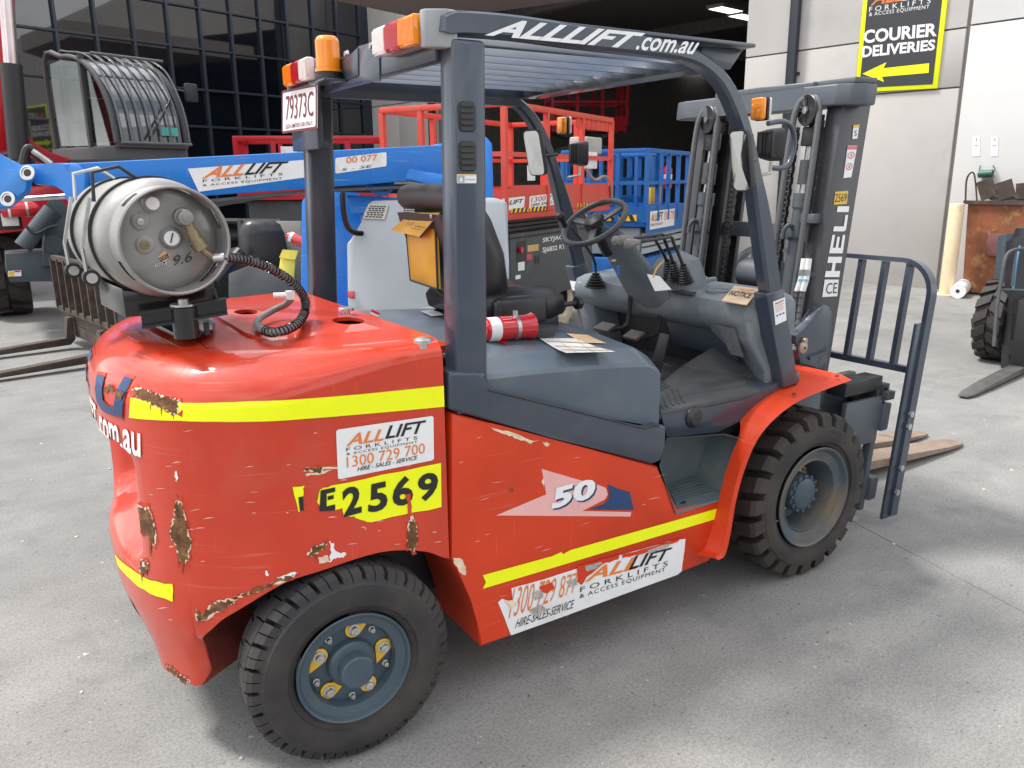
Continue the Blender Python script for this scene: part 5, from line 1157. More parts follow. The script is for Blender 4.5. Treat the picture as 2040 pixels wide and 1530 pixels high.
O('pin_grease_nipple', BLK, MB, lambda b: lathe(b, [(.006, -.016), (.006, -.018), (.001, -.019)], pn, (0, 1, 0), 10))
# ---------------- carriage, load backrest and forks
CX = 2.60
O('carriage_bar', BLK, FL, lambda b: mbox(b, CX-.02, CX+.06, -.50, .50, .60, .68, .006)); O('carriage_bar', MAST, FL, lambda b: mbox(b, CX+.03, CX+.085, -.52, .52, .47, .60, .006))
O('carriage_bar', MAST, FL, lambda b: mbox(b, CX+.03, CX+.085, -.52, .52, .13, .24, .006)); O('carriage_cheek', MAST, FL, lambda b: mbox(b, CX-.20, CX+.04, -.34, -.30, .30, .72, .006)); O('carriage_cheek', MAST, FL, lambda b: mbox(b, CX-.20, CX+.04, .30, .34, .30, .72, .006))
O('side_shift_plate', MAST, FL, lambda b: mbox(b, CX-.24, CX+.03, -.505, -.48, .42, .64, .004)); O('side_shift_plate', MAST, FL, lambda b: mbox(b, CX+.0, CX+.035, -.50, -.46, .08, .60, .004)); O('side_shift_plate', MAST, FL, lambda b: mbox(b, CX+.0, CX+.035, .46, .50, .08, .60, .004))
O('shift_cylinder', BLK, FL, lambda b: mbox(b, CX-.26, CX+.01, -.50, -.40, .67, .735, .006)); O('wear_block', DGRY, FL, lambda b: mbox(b, CX+.02, CX+.08, -.53, -.46, .62, .66, .004)); O('wear_block', DGRY, FL, lambda b: mbox(b, CX+.03, CX+.075, -.50, -.45, .66, .69, .004))
BX = 2.735
bar_up = [MP(BX, -.585, .06), MP(BX, -.585, .6), MP(BX, -.585, 1.05)]+[MP(BX, -.435-.15*cos(a_), 1.10+.15*sin(a_)) for a_ in [pi/2*k/8 for k in range(9)]]
bar_up = bar_up+[Vector((p.x, -p.y, p.z)) for p in bar_up[::-1]]
def flat_bar(b, pts, w_, t_):
    rings = []
    for i, p in enumerate(pts):
        t = (pts[min(i+1, len(pts)-1)]-pts[max(i-1, 0)]).normalized(); X_ = Vector((1, 0, -TL)).normalized(); n = t.cross(X_).normalized(); 
        rings.append([p+X_*(a*w_/2)+n*(c*t_/2) for a, c in ((-1, -1), (1, -1), (1, 1), (-1, 1))])
    loft(b, rings)
BR = O('load_backrest', GRY, FL, lambda b: flat_bar(b, bar_up, .05, .022))
for y in (-.46, -.335, -.21, -.08, .08, .21, .335, .46): O('backrest_bar', GRY, BR, lambda b: bar(b, MP(BX, y, .76), MP(BX, y, 1.238), .024, .034, (1, 0, 0)))
O('backrest_rail', GRY, BR, lambda b: bar(b, MP(BX, -.575, .755), MP(BX, .575, .755), .034, .03))
for s_ in (-1, 1):
    O('backrest_foot', GRY, BR, lambda b: (mbox(b, BX-.07, BX+.02, s_*.575-.008 if s_ < 0 else .567, s_*.575+.008 if s_ < 0 else .583, .05, .98, .003)))
    for z in (.18, .50, .56, .30): O('foot_bolt', STEEL, BR, lambda b: lathe(b, [(.016, 0), (.016, -.012), (.001, -.013)], MP(BX-.02, s_*.597, z), (0, -s_, 0), 6))
for y0, y1 in ((-.155, -.005), (.075, .215)):
    def fork(b):
        # heel section then tapering blade resting on its tip
        hx, hz_, tx, tz = 2.76, .10, 4.20, .012
        st = [(0, .055, 1), (.1, .055, 1), (.5, .042, 1), (.85, .022, .95), (.95, .016, .8), (1, .010, .55)]
        rings = []
        for t, th, w_ in st:
            x = hx+(tx-hx)*t; z = hz_+(tz-hz_)*t; ym = (y0+y1)/2; h = (y1-y0)/2*w_
            rings.append([Vector((x, ym-h, z-th*.3)), Vector((x, ym+h, z-th*.3)), Vector((x, ym+h, z+th*.7)), Vector((x, ym-h, z+th*.7))])
        loft(b, rings); mbox(b, CX+.09, CX+.15, y0, y1, .09, .66, .006)
    O('fork', FORK, FL, fork)
# ================================================================== things carried by the forklift
GC = thing('gas_cylinder', 'scuffed aluminium LPG gas cylinder strapped on top of red counterweight', 'gas cylinder', (-.31, .08, 1.34))
GO = Vector((-.298, -.395, 1.489)); GAX = Vector((-.1, .995, 0)).normalized(); GR = .160
GB = O('tank_body', ALU, GC, lambda b: lathe(b, [(.001, .083), (.06, .083), (.11, .086), (.130, .095), (.150, .11), (GR-.002, .13), (GR, .15), (GR, .56), (GR-.02, .61), (.10, .65), (.001, .66)], GO, GAX, 56), ang=50)
def collar(b):
    n = 72; slots = [(10, 32), (60, 85), (118, 140), (196, 222), (240, 270), (300, 328)]
    d, u, v = frame_axes(GAX); V_ = []
    for i in range(n):
        a = 2*pi*i/n; e = u*cos(a)+v*sin(a)
        V_.append([b.verts.new(GO+d*h+e*r_) for r_, h in ((.140, .10), (.140, .075), (.1395, .04), (.139, .008), (.141, .003), (.137, 0), (.133, .003), (.1335, .04), (.134, .075), (.134, .10))])
    for i in range(n):
        j = (i+1) % n; deg = i*360/n
        sl_ = any(a <= deg < c for a, c in slots)
        for k in range(9):
            if sl_ and k in (1, 7): continue
            b.faces.new((V_[i][k], V_[j][k], V_[j][k+1], V_[i][k+1]))
O('valve_collar', ALU, GC, collar, ang=45)
gx, gz = GO.x-.03, GO.z
Yf = -.3145
def fz(x, y, o=0): p = P(x, y, 'Y', Yf); p.y = Yf-o; return p
def fit(name, px_, prof, m, par=GC, dr=(0, -1, 0)): return O(name, m, par, lambda b: lathe(b, prof, fz(*px_), dr, 20))
boss = [(.026, -.012), (.024, .006), (.019, .008), (.019, .012), (.001, .013)]
for q in ((300, 405), (278, 441), (287, 488)): fit('boss_ring', q, boss, ALU)
fit('filler_plug', (300, 405), [(.011, .01), (.011, .02), (.016, .022), (.016, .04), (.001, .042)], WHT); fit('square_plug', (287, 488), [(.012, .01), (.012, .018), (.001, .019)], BRASS); fit('relief_plug', (278, 441), [(.009, .01), (.009, .02), (.001, .021)], STEEL)
GA_ = fit('gauge', (340, 474), [(.032, -.008), (.028, .008), (.022, .016), (.020, .014), (.001, .0135)], ALU); fit('gauge_dial', (340, 474), [(.019, .0145), (.001, .0150)], WHTP, GC)
c = fz(340, 474, .017); O('gauge_needle', BLKI, GC, lambda b: bar(b, c+Vector((-.004, 0, -.012)), c+Vector((.004, 0, .014)), .003, .002, (0, 1, 0)))
fit('valve_body', (363, 432), [(.026, -.01), (.022, .012), (.015, .014), (.015, .03), (.019, .032), (.021, .036), (.019, .041), (.021, .046), (.019, .052), (.010, .054), (.010, .058), (.001, .059)], mat('dull_valve', (.3, .29, .27), .45, metal=.5))
v0 = fz(368, 440, .03); v1 = fz(385, 478, .035); v2 = fz(402, 500, .04); v3 = fz(420, 512, .035)
O('quick_coupler', BRASS, GC, lambda b: (tube(b, [v0, v0.lerp(v1, .5)], .014, 12), tube(b, [v0.lerp(v1, .45), v1], .018, 12), tube(b, [v1, v1.lerp(v2, .75)], .021, 12), tube(b, [v1.lerp(v2, .7), v2, v3], .010, 10)))
T(GC, '9.6', quad4(fz(345, 530, .0035), fz(382, 520, .0035), fz(382, 500, .0035), fz(345, 510, .0035)), BLKI, 'marker_writing', shear=.15)
print_poly('retest_sticker', UNIT, quad4(fz(313, 513, .003), fz(327, 525, .003), fz(339, 509, .003), fz(326, 498, .003)), ORG if False else mat('tan_label', (.6, .36, .22), .6), GC)
T(GC, '2028', quad4(fz(320, 522, .004), fz(337, 512, .004), fz(333, 504, .004), fz(316, 514, .004)), BLKI, bold=.02); print_poly('barcode_label', UNIT, quad4(fz(309, 531, .003), fz(331, 528, .003), fz(331, 521, .003), fz(310, 524, .003)), WHT, GC)
for k in range(6): print_poly('barcode_bar', UNIT, quad4(fz(311+k*3.3, 529.5, .004), fz(312.6+k*3.3, 529.3, .004), fz(312.6+k*3.3, 523, .004), fz(311+k*3.3, 523.2, .004)), BLKI, GC)
# cradle and straps
CR_ = thing('cylinder_cradle', 'black steel swing cradle with clamp straps under the gas cylinder', 'bracket', (-.28, -.1, 1.2))
O('base_plate', BLKP, CR_, lambda b: prism(b, PP([(285, 640), (362, 679), (424, 664), (430, 650), (400, 625), (330, 605)], 'Z', 1.212), (0, 0, .012), .002))
def chan(b, a, c, h, w_):
    d = (c-a).normalized(); s_ = d.cross(Vector((0, 0, 1))); s_ = s_ if s_.y < 0 else -s_
    hexa(b, [a+s_*0, a+s_*.006, c+s_*.006, c]+[p+Vector((0, 0, h)) for p in (a, a+s_*.006, c+s_*.006, c)]); bar(b, a+s_*w_/2+Vector((0, 0, .003)), c+s_*w_/2+Vector((0, 0, .003)), w_, .006); bar(b, a+s_*w_/2+Vector((0, 0, h-.003)), c+s_*w_/2+Vector((0, 0, h-.003)), w_, .006)
ca, cb_ = P(284, 652, 'Y', -.30), P(453, 624, 'Y', -.34)
O('cross_channel', BLKP, CR_, lambda b: chan(b, ca, cb_, .045, .03)); O('cross_channel', BLKP, CR_, lambda b: chan(b, ca+Vector((-.04, .4, 0)), cb_+Vector((-.04, .4, 0)), .045, .03))
O('saddle', BLKP, CR_, lambda b: prism(b, [GO+GAX*.16+Vector((x, 0, z)) for x, z in ((-.11, -.21), (.13, -.21), (.13, -.12), (.10, -.14), (0, -.163), (-.10, -.14), (-.11, -.13))], (-.03, .3, 0), .003))
pv = P(373, 672, 'Z', 1.222); O('pivot_post', BLKP, CR_, lambda b: lathe(b, [(.034, 0), (.034, .085), (.03, .088), (.001, .088)], pv, (0, 0, 1), 24)); O('pivot_washer', STEEL, CR_, lambda b: lathe(b, [(.036, .088), (.036, .094), (.014, .095), (.014, .106), (.001, .107)], pv, (0, 0, 1), 20))
O('lock_pin', BLKP, CR_, lambda b: tube(b, [pv+Vector((.055, .01, 0)), pv+Vector((.055, .01, .035))], .008, 8))
O('tie_rod', BLKP, CR_, lambda b: tube(b, PP([(425, 575), (433, 610)], 'Y', -.30), .007, 6))
for y in (-.19, .06):
    gx = GO.x-.1*(y+.395)
    def strap(b, y=y):
        n = 64; rings = []
        for i in range(n+1):
            a = 2*pi*i/n; e = Vector((cos(a), 0, sin(a))); o_ = Vector((gx, y, gz)); rings.append([o_+e*GR*1.004+Vector((0, -.016, 0)), o_+e*(GR+.006)+Vector((0, -.016, 0)), o_+e*(GR+.006)+Vector((0, .016, 0)), o_+e*GR*1.004+Vector((0, .016, 0))])
        loft(b, rings, cap=False)
    O('strap', BLK, CR_, strap)
    lx = gx-GR-.012
    O('latch_lever', STEEL, CR_, lambda b: bar(b, (lx+.022, y, gz+.11), (lx-.012, y, gz-.02), .034, .008, (-1, 0, 0))); O('latch_loop', STEEL, CR_, lambda b: tube(b, [(lx-.012, y-.012, gz-.02), (lx-.008, y-.012, gz-.11), (lx-.008, y+.012, gz-.11), (lx-.012, y+.012, gz-.02)], .005, 6))
    O('latch_pivot', BLK, CR_, lambda b: (tube(b, [(lx, y-.022, gz-.10), (lx, y+.022, gz-.10)], .022, 16)))
    O('latch_pivot_cap', STEEL, CR_, lambda b: (tube(b, [(lx, y-.026, gz-.10), (lx, y-.021, gz-.10)], .014, 16)))
    O('over_handle', BLK if y < 0 else STEEL, CR_, lambda b: tube(b, [(lx+.03, y-.015, gz+.10), (lx+.035, y-.015, gz+.175), (lx+.10, y-.015, gz+.19), (lx+.14, y-.015, gz+.16)], .005, 8))
# gas hose with its coil guard
HS = thing('gas_hose', 'coiled-guard rubber gas hose looping from the cylinder valve to the red cover', 'hose', (-.05, -.2, 1.21))
hp = [v3, P(455, 513, 'Y', -.37), P(500, 520, 'Y', -.33), P(545, 538, 'Y', -.28), P(585, 565, 'Y', -.23), P(607, 596, 'Y', -.20), P(606, 625, 'Y', -.21), P(585, 650, 'Z', 1.235), P(545, 662, 'Z', 1.23), P(515, 652, 'Z', 1.23), P(516, 636, 'Z', 1.235), P(545, 618, 'Z', 1.245), P(570, 606, 'Z', 1.265), P(579, 596, 'Z', 1.29)]
hs = smooth_path(hp, 14)
O('hose', mat('grey_hose', (.2, .205, .21), .6, var=.15), HS, lambda b: tube(b, hs, .0105, 12))
def coil(b):
    k = int(len(hs)*.66); pts = []; d, u, v = frame_axes(hs[1]-hs[0])
    for i in range(12, k):
        t = (hs[i+1]-hs[i-1]).normalized(); u = (u-t*u.dot(t)).normalized(); v = t.cross(u)
        for j in range(5):
            f_ = j/5; c_ = hs[i].lerp(hs[i+1], f_); a = pi*(i % 2+f_); pts.append(c_+(u*cos(a)+v*sin(a))*.0125)
    tube(b, pts, .0026, 4)
O('coil_guard', BLKP, HS, coil)
O('hose_ferrule', STEEL, HS, lambda b: tube(b, [hs[2], hs[12]], .014, 10)); O('end_fitting', WHT, HS, lambda b: (tube(b, [hp[-1], hp[-1]+Vector((.0, .0, .025))], .015, 8), tube(b, [hp[-1]+Vector((0, 0, .012)), hp[-1]+Vector((-.045, .02, .012))], .009, 8)))
# fire extinguisher lying on the hood
e0 = P(962, 658, 'Y', -.40); e1 = P(1052, 650, 'Y', -.40); ed_ = (e1-e0).normalized(); ln_ = (e1-e0).length
EX = thing('fire_extinguisher', 'small red fire extinguisher clamped on the grey engine hood', 'fire extinguisher', ((e0.x+e1.x)/2, -.4, 1.12))
O('bottle', EXT, EX, lambda b: lathe(b, [(.001, 0), (.03, 0), (.040, .012), (.040, ln_-.02), (.042, ln_), (.046, ln_+.012), (.040, ln_+.016), (.036, ln_), (.001, ln_-.01)], e0, ed_, 28), ang=50)
O('white_band', WHTP, EX, lambda b: lathe(b, [(.0405, .012), (.0405, ln_*.30)], e0, ed_, 28)); O('clamp_band', STEEL, EX, lambda b: (lathe(b, [(.0415, ln_*.64), (.0415, ln_*.72)], e0, ed_, 28), box(b, (e0.x+ln_*.66, -.42, e0.z+.035), (e0.x+ln_*.7, -.40, e0.z+.055))))
for k in range(4): 
    a0 = rad(200+k*0); 
    def ef(u, v, k=k): a = rad(250-12*k)-v*.12; d, uu, vv = frame_axes(ed_); c = e0+ed_*(ln_*(.36+.24*u)); return c+Vector((0, cos(a), sin(a)))*.0408 if False else c+Vector((0, -sin(rad(55-18*k-7*v)), cos(rad(55-18*k-7*v))))*.0412
    print_poly('label_line', [(0, .3), (1-.2*(k % 2), .3), (1-.2*(k % 2), .55), (0, .55)], ef, WHTP, EX)
O('mount', BLK, EX, lambda b: box(b, (e1.x+.0, -.42, 1.11), (e1.x+.10, -.25, 1.14), .004))
# document pouch hung behind the seat back
DP = thing('document_pouch', 'yellow vinyl document pouch hanging behind the forklift seat', 'pouch', P(840, 580, 'X', .60))
bd = PP([(809, 455), (867, 450), (872, 576), (818, 558)], 'X', .60); fl_ = PP([(802, 424), (868, 424), (866, 432), (849, 472), (790, 458), (805, 432)], 'X', .585)
def pillow(b, q4, t):
    f_ = quad4(q4[3], q4[2], q4[1], q4[0]); n = 8; g = []
    for i in range(n+1):
        g.append([])
        for j in range(n+1):
            u, v = i/n, j/n; g[-1].append((b.verts.new(f_(u, v)+Vector((-t*(sin(pi*u)*sin(pi*v))**.5, 0, 0))), ))
    for i in range(n):
        for j in range(n): b.faces.new((g[i][j][0], g[i+1][j][0], g[i+1][j+1][0], g[i][j+1][0]))
    ex_ = bmesh.ops.extrude_face_region(b, geom=list(b.faces)); bmesh.ops.translate(b, verts=[k for k in ex_['geom'] if isinstance(k, bmesh.types.BMVert)], vec=(.012, 0, 0))
O('pouch_body', BAG, DP, lambda b: pillow(b, bd, .018)); FLP = O('pouch_flap', BAG, DP, lambda b: prism(b, [fl_[0]+Vector((.015, 0, 0)), fl_[1]+Vector((.015, 0, 0)), fl_[2]+Vector((.01, 0, 0)), fl_[3]+Vector((-.02, 0, 0)), fl_[4]+Vector((-.025, 0, 0)), fl_[5]+Vector((.01, 0, 0))], (.006, 0, 0)))
O('pouch_trim', BLK, DP, lambda b: tube(b, [bd[1], bd[2]], .004, 6)); O('pouch_trim', BLK, DP, lambda b: tube(b, [bd[0], bd[3]], .004, 6)); O('pouch_trim', BLK, DP, lambda b: tube(b, [bd[3], bd[2]], .004, 6))
O('pouch_trim', BLK, DP, lambda b: tube(b, [fl_[2]+Vector((.01, 0, 0)), fl_[3]+Vector((-.022, 0, 0))], .004, 6))
fq_ = quad4(*[P(x, y, 'X', .556) for x, y in ((806, 456), (846, 463), (852, 446), (812, 440))]); T(DP, 'EWP', sub(fq_, 0, .35, .35, .95), BLKI, shear=.2); print_poly('pouch_print', UNIT, sub(fq_, .4, .5, .95, .58), BLKI, DP); print_poly('pouch_print', UNIT, sub(fq_, .3, .2, .8, .25), BLKI, DP); O('pouch_stud', STEEL, DP, lambda b: lathe(b, [(.008, 0), (.008, -.006), (.001, -.007)], P(861, 431, 'X', .58), (1, 0, 0), 10))
# paper swing tag by the levers and the danger tag on the hood
tgq = PP([(1289, 546), (1314, 550), (1338, 577), (1305, 580)], 'Y', -.33); KT = tag(O('swing_tag', WHTP, None, lambda b: prism(b, tgq, (0, .002, 0))), 'blank white paper tag tied by the forklift control levers', 'tag')
O('tag_string', mat('tan_string', (.5, .32, .1), .7), KT, lambda b: tube(b, [tgq[0].lerp(tgq[1], .5)+Vector((0, 0, -.008)), P(1308, 535, 'Y', -.32), P(1322, 520, 'Y', -.30)], .004, 6, 4))
dg = PP([(733, 635), (751, 640), (757, 624), (741, 616)], 'Y', -.03); DT = tag(O('danger_tag', EXT, None, lambda b: prism(b, dg, (.002, .004, 0))), 'small red danger tag lying on the seam of the grey hood', 'tag')
print_poly('tag_band', UNIT, quad4(*[k+Vector((-.001, -.002, 0)) for k in (dg[0].lerp(dg[3], .5), dg[1].lerp(dg[2], .5), dg[1].lerp(dg[2], .75), dg[0].lerp(dg[3], .75))]), WHTP, DT)
O('tag_string', MATS['tan_string'], DT, lambda b: tube(b, PP([(751, 634), (760, 637), (766, 641), (760, 644), (752, 640)], 'Y', -.03), .002, 5, 4))
# ================================================================== machines in the yard
def rails(T_, m, x0, x1, y0, y1, z0, z1, nx, ny, r_=.022, mid=True, toe=.15, skip=(), lbl='guard_rail'):
    """platform guard rails in the thing's own axes: posts, top and mid rails, toe boards"""
    C4 = [(x0, y0), (x1, y0), (x1, y1), (x0, y1)]
    for k in range(4):
        (ax, ay), (bx_, by_) = C4[k], C4[(k+1) % 4]; n = nx if k % 2 == 0 else ny
        if k in skip: continue
        O('top_rail', m, T_, lambda b: bar(b, (ax, ay, z1), (bx_, by_, z1), r_*2, r_*2, bev=.004))
        if mid: O('mid_rail', m, T_, lambda b: bar(b, (ax, ay, (z0+z1)/2+.05), (bx_, by_, (z0+z1)/2+.05), r_*1.6, r_*1.6))
        if toe: O('toe_board', m, T_, lambda b: bar(b, (ax, ay, z0+toe/2), (bx_, by_, z0+toe/2), .02, toe))
        for i in range(n): t = i/n; O('post', m, T_, lambda b: bar(b, (ax+(bx_-ax)*t, ay+(by_-ay)*t, z0), (ax+(bx_-ax)*t, ay+(by_-ay)*t, z1), r_*1.9, r_*1.9, (1, 0, 0)))
def lqf(T_, O_, d, n=0):
    """pixel -> the thing's local (x, z) on its near side plane, shifted n towards the camera"""
    d = Vector((*d, 0)).normalized(); pt = Vector((*O_, 0))+Vector((d.y, -d.x, 0))*n
    def f(x, y): q = PV(x, y, pt, d)-Vector((*O_, 0)); return Vector((q.dot(d), -n, q.z))
    return f
def yaw(d): return math.atan2(d[1], d[0])
def lug_wheel(T_, c, R, hw, m, N=14, hubm=None, ax=(0, 1, 0), name='wheel', lug=.03):
    b = B(); d, u, v = frame_axes(ax); c = Vector(c)
    lathe(b, [(R*.5, -hw*.8), (R*.6, -hw), (R*.85, -hw), (R-lug, -hw*.8), (R-lug, hw*.8), (R*.85, hw), (R*.6, hw), (R*.5, hw*.8)], c, ax, 36)
    for k in range(N):
        for s_ in (-1, 1):
            a0 = 2*pi*(k+(.5 if s_ > 0 else 0))/N; rings = []
            for j in range(3):
                a = a0+j*.13*14/N; e = u*cos(a)+v*sin(a); a2 = a+.18; e2 = u*cos(a2)+v*sin(a2)
                rings.append([c+e*(R-lug-.01)+d*(s_*hw), c+e*R+d*(s_*hw*.92), c+e2*R+d*(s_*hw*.05), c+e2*(R-lug-.01)+d*(s_*hw*.05)])
            loft(b, rings)
    w_ = obj(name, b, m, T_, ang=30); O('hub', hubm or DGRY, w_, lambda b: (lathe(b, [(R*.52, -hw*.75), (R*.48, -hw*.4), (R*.2, -hw*.35), (R*.18, -hw*.8), (.001, -hw*.8)], c, ax, 24), lathe(b, [(R*.52, hw*.75), (R*.48, hw*.4), (R*.2, hw*.35), (R*.18, hw*.8), (.001, hw*.8)], c, ax, 24)))
    return w_
# ---------------- orange-red rough-terrain scissor lift with grey chassis
O1 = (4.538, 4.571); D1 = (.866, .5); S1 = thing('scissor_lift', 'orange red scissor lift with grey chassis marked SJ6832 RT', 'scissor lift', (*O1, 0), yaw(D1), local=True)
L1 = lqf(S1, O1, D1)
CHS = O('chassis', DGRY, S1, lambda b: box(b, (-1.28, .0, .42), (.80, 1.2, 1.09), .02)); O('chassis_ledge', DGRY, S1, lambda b: box(b, (-1.34, -.03, 1.09), (.9, 1.23, 1.13), .01)); O('underframe', CHAN, S1, lambda b: box(b, (-1.2, .1, .25), (.7, 1.1, .42)))
O('scissor_stack', DGRY, S1, lambda b: box(b, (-1.3, .35, 1.13), (.95, 1.05, 1.26), .01))
for k in range(3): O('scissor_arm', DGRY, S1, lambda b: bar(b, (-1.3, .15+.02*k, 1.15+.04*k), (.95, .15+.02*k, 1.15+.04*k), .04, .03))
f_ = lqf(S1, O1, D1, .004)
def s1q(*q): return quad4(*[f_(x, y) for x, y in q])
T(CHS, 'SKYJACK', s1q((1081, 486), (1129, 477), (1129, 466), (1081, 474)), WHTP, bold=.02, shear=.1); T(CHS, 'SJ6832 RT', s1q((1081, 506), (1126, 498), (1126, 486), (1081, 493)), WHTP, bold=.02)
CP = O('control_box', BLK, S1, lambda b: b.faces.new([b.verts.new(f_(x, y)) for x, y in ((1030, 522), (1048, 519), (1048, 478), (1030, 482))]), smooth=False)
f2_ = lqf(S1, O1, D1, .012)
O('stop_button', EXT, S1, lambda b: lathe(b, [(.03, 0), (.03, -.03), (.001, -.032)], f2_(1035, 498), (0, 1, 0), 14))
for q, m in ((((1051, 502), (1073, 499), (1073, 486), (1051, 489)), mat('safety_label', (.6, .4, .15), .5)), (((1049, 519), (1060, 517), (1060, 505), (1049, 507)), EXT), (((1032, 540), (1045, 538), (1045, 521), (1032, 523)), WHT), (((1027, 557), (1037, 555), (1037, 547), (1027, 549)), WHT)):
    print_poly('sticker_plate', UNIT, s1q(*q), m, CHS)
for k in range(8): O('cooling_slot', BLK, CHS, lambda b: b.faces.new([b.verts.new(f_(x, y)) for x, y in ((1134, 492+k*7), (1142, 490+k*7), (1142, 494+k*7), (1134, 496+k*7))]), smooth=False)
for r0 in range(3):
    for c0 in range(2): O('vent_hole', BLK, CHS, lambda b: lathe(b, [(.001, -.003), (.018, -.002)], f_(1067+c0*6, 512+r0*5), (0, 1, 0), 8))
lug_wheel(S1, (0, .16, .33), .33, .15, GREYT, 14, BLK); lug_wheel(S1, (-.98, .16, .33), .33, .15, GREYT, 14, BLK); lug_wheel(S1, (0, 1.05, .33), .33, .15, GREYT, 14, BLK)
DK = O('platform_deck', SCR, S1, lambda b: box(b, (-1.6, -.12, 1.27), (1.02, 1.2, 1.33), .006))
rails(S1, SCR, -1.6, 1.02, -.12, 1.2, 1.33, 2.28, 3, 3, .026, True, .22)
for k in range(7): O('perforated_tab', SCR, S1, lambda b: box(b, (.0+k*.135, -.13, 2.15), (.09+k*.135, -.11, 2.26), .004))
f3 = lqf(S1, O1, D1, .133)
HZ_ = mat('hazard_black', (.02, .02, .02), .6)
for x0 in (1018, 1056, 1150):
    a = f3(x0, 425-(x0-1018)*.09); ln__ = .35
    HB = O('hazard_strip', YLW, S1, lambda b: box(b, (a.x, -.135, 1.335), (a.x+ln__, -.131, 1.375)))
    for k in range(4): O('hazard_stripe', HZ_, HB, lambda b: b.faces.new([b.verts.new((a.x+.02+k*.085+dx, -.1365, z)) for dx, z in ((0, 1.335), (.04, 1.335), (.065, 1.375), (.025, 1.375))]), smooth=False)
q1 = quad4(*[f3(x, y) for x, y in ((1000, 422), (1044, 413), (1046, 391), (1000, 396))]); q2 = quad4(*[f3(x, y) for x, y in ((1054, 416), (1115, 406), (1115, 384), (1055, 391))])
TB = O('sign_board', SCR, S1, lambda b: box(b, (-1.5, -.131, 1.38), (.9, -.121, 1.58))); print_poly('hire_sticker', RU(.1, .3), q1, WHT, TB); T(TB, 'LIFT', lift(sub(q1, .3, .45, .95, .8), (0, -.003, 0)), BLKI, shear=.3, bold=.02)
T(TB, 'ALL', lift(sub(q1, .03, .45, .33, .78), (0, -.003, 0)), ORG, shear=.3, bold=.02)
print_poly('hire_sticker', RU(.1, .2), q2, WHT, TB); T(TB, '1300 729', lift(sub(q2, .05, .5, .97, .9), (0, -.003, 0)), EXT, shear=.1); T(TB, 'HIRE-SALES-SER', lift(sub(q2, .05, .15, .97, .38), (0, -.003, 0)), BLKI, shear=.2)
O('platform_console', mat('console_grey', (.4, .4, .38), .6), S1, lambda b: box(b, (.35, -.10, 1.9), (.8, .12, 2.08), .02)); O('manual_box', WHT, S1, lambda b: box(b, (.3, -.115, 1.74), (.62, -.06, 1.92), .01))
O('console_cable', mat('cable_tan', (.35, .25, .18), .6), S1, lambda b: tube(b, [(.2, -.14, 1.75), (.45, -.15, 1.62), (.75, -.15, 1.66), (.95, -.15, 1.58), (1.0, -.15, 1.4)], .015, 6, 4))
for k in range(3): O('instruction_placard', WHT, S1, lambda b: box(b, (-1.18+k*.01, -.14, 1.62+k*.16), (-1.02+k*.01, -.133, 1.76+k*.16), .003))
# ---------------- blue articulated boom lift
A_ = PD(135, 368, 5.3); E_ = PD(960, 318, 6.75)
BD = (E_-A_); BD2 = Vector((BD.x, BD.y, 0)).normalized(); cbl = PD(850, 500, 6.5); BL = thing('boom_lift', 'bright blue articulated boom lift with pale grey engine cowling', 'boom lift', (cbl.x, cbl.y, 0))
upv = Vector((0, 0, 1)); BS = O('main_boom', EBL, BL, lambda b: bar(b, A_, E_, .19, .265, bev=.012))
side = BD.normalized().cross(upv).normalized()
def onboom(x, y, o=.0):
    p0 = A_+side*(.095+o); n = side; d = ray(x, y); t = (p0-CAM).dot(n)/d.dot(n); return CAM+d*t
bq_ = quad4(*[onboom(x, y, .002) for x, y in ((396, 382), (640, 349), (640, 316), (374, 336))]); print_poly('hire_sticker', UNIT, bq_, WHT, BS)
o_ = side*.003
T(BS, 'ALL', quad4(*[onboom(x, y, .005) for x, y in ((402, 356), (485, 349), (492, 326), (412, 333))]), ORG, shear=.35, bold=.025); T(BS, 'LIFT', quad4(*[onboom(x, y, .005) for x, y in ((486, 349), (566, 342), (576, 321), (494, 326))]), BLKI, shear=.35, bold=.025)
T(BS, 'F O R K L I F T S', quad4(*[onboom(x, y, .005) for x, y in ((404, 363), (563, 349), (563, 344), (404, 358))]), BLKI); T(BS, '& ACCESS EQUIPMENT', quad4(*[onboom(x, y, .005) for x, y in ((404, 372), (562, 358), (562, 353), (404, 367))]), BLKI, space=1.2)
b2 = quad4(*[onboom(x, y, .002) for x, y in ((668, 346), (770, 331), (770, 303), (668, 315))]); print_poly('hire_sticker', RU(.1, .3), b2, WHT, BS); T(BS, '00 077', quad4(*[onboom(x, y, .005) for x, y in ((690, 326), (752, 319), (752, 307), (690, 313))]), ORG, bold=.01); T(BS, 'S - SE', quad4(*[onboom(x, y, .005) for x, y in ((680, 341), (742, 333), (742, 328), (680, 336))]), BLKI, shear=.2)
def plate(name, pts, dp, th, m, par=BL, bev=.006): q = [PD(x, y, dp) for x, y in pts]; return O(name, m, par, lambda b: prism(b, q, CW*th, bev))
plate('elbow_plate', [(-40, 285), (0, 307), (44, 330), (56, 348), (50, 380), (10, 412), (-40, 420)], 5.1, .06, EBL)
plate('elbow_plate', [(42, 328), (100, 325), (152, 324), (166, 338), (170, 352), (166, 400), (158, 416), (146, 414), (132, 398), (128, 380), (110, 368), (70, 366), (48, 350)], 5.2, .05, EBL)
for x, y in ((56, 345), (17, 397)):
    PI = O('pivot_pin', STEEL, BL, lambda b: lathe(b, [(.047, 0), (.047, -.012), (.036, -.014), (.034, -.008), (.001, -.007)], PD(x, y, 5.09), CW, 24)); O('pin_bore', BLK, PI, lambda b: lathe(b, [(.024, -.0085), (.001, -.009)], PD(x, y, 5.09), CW, 18))
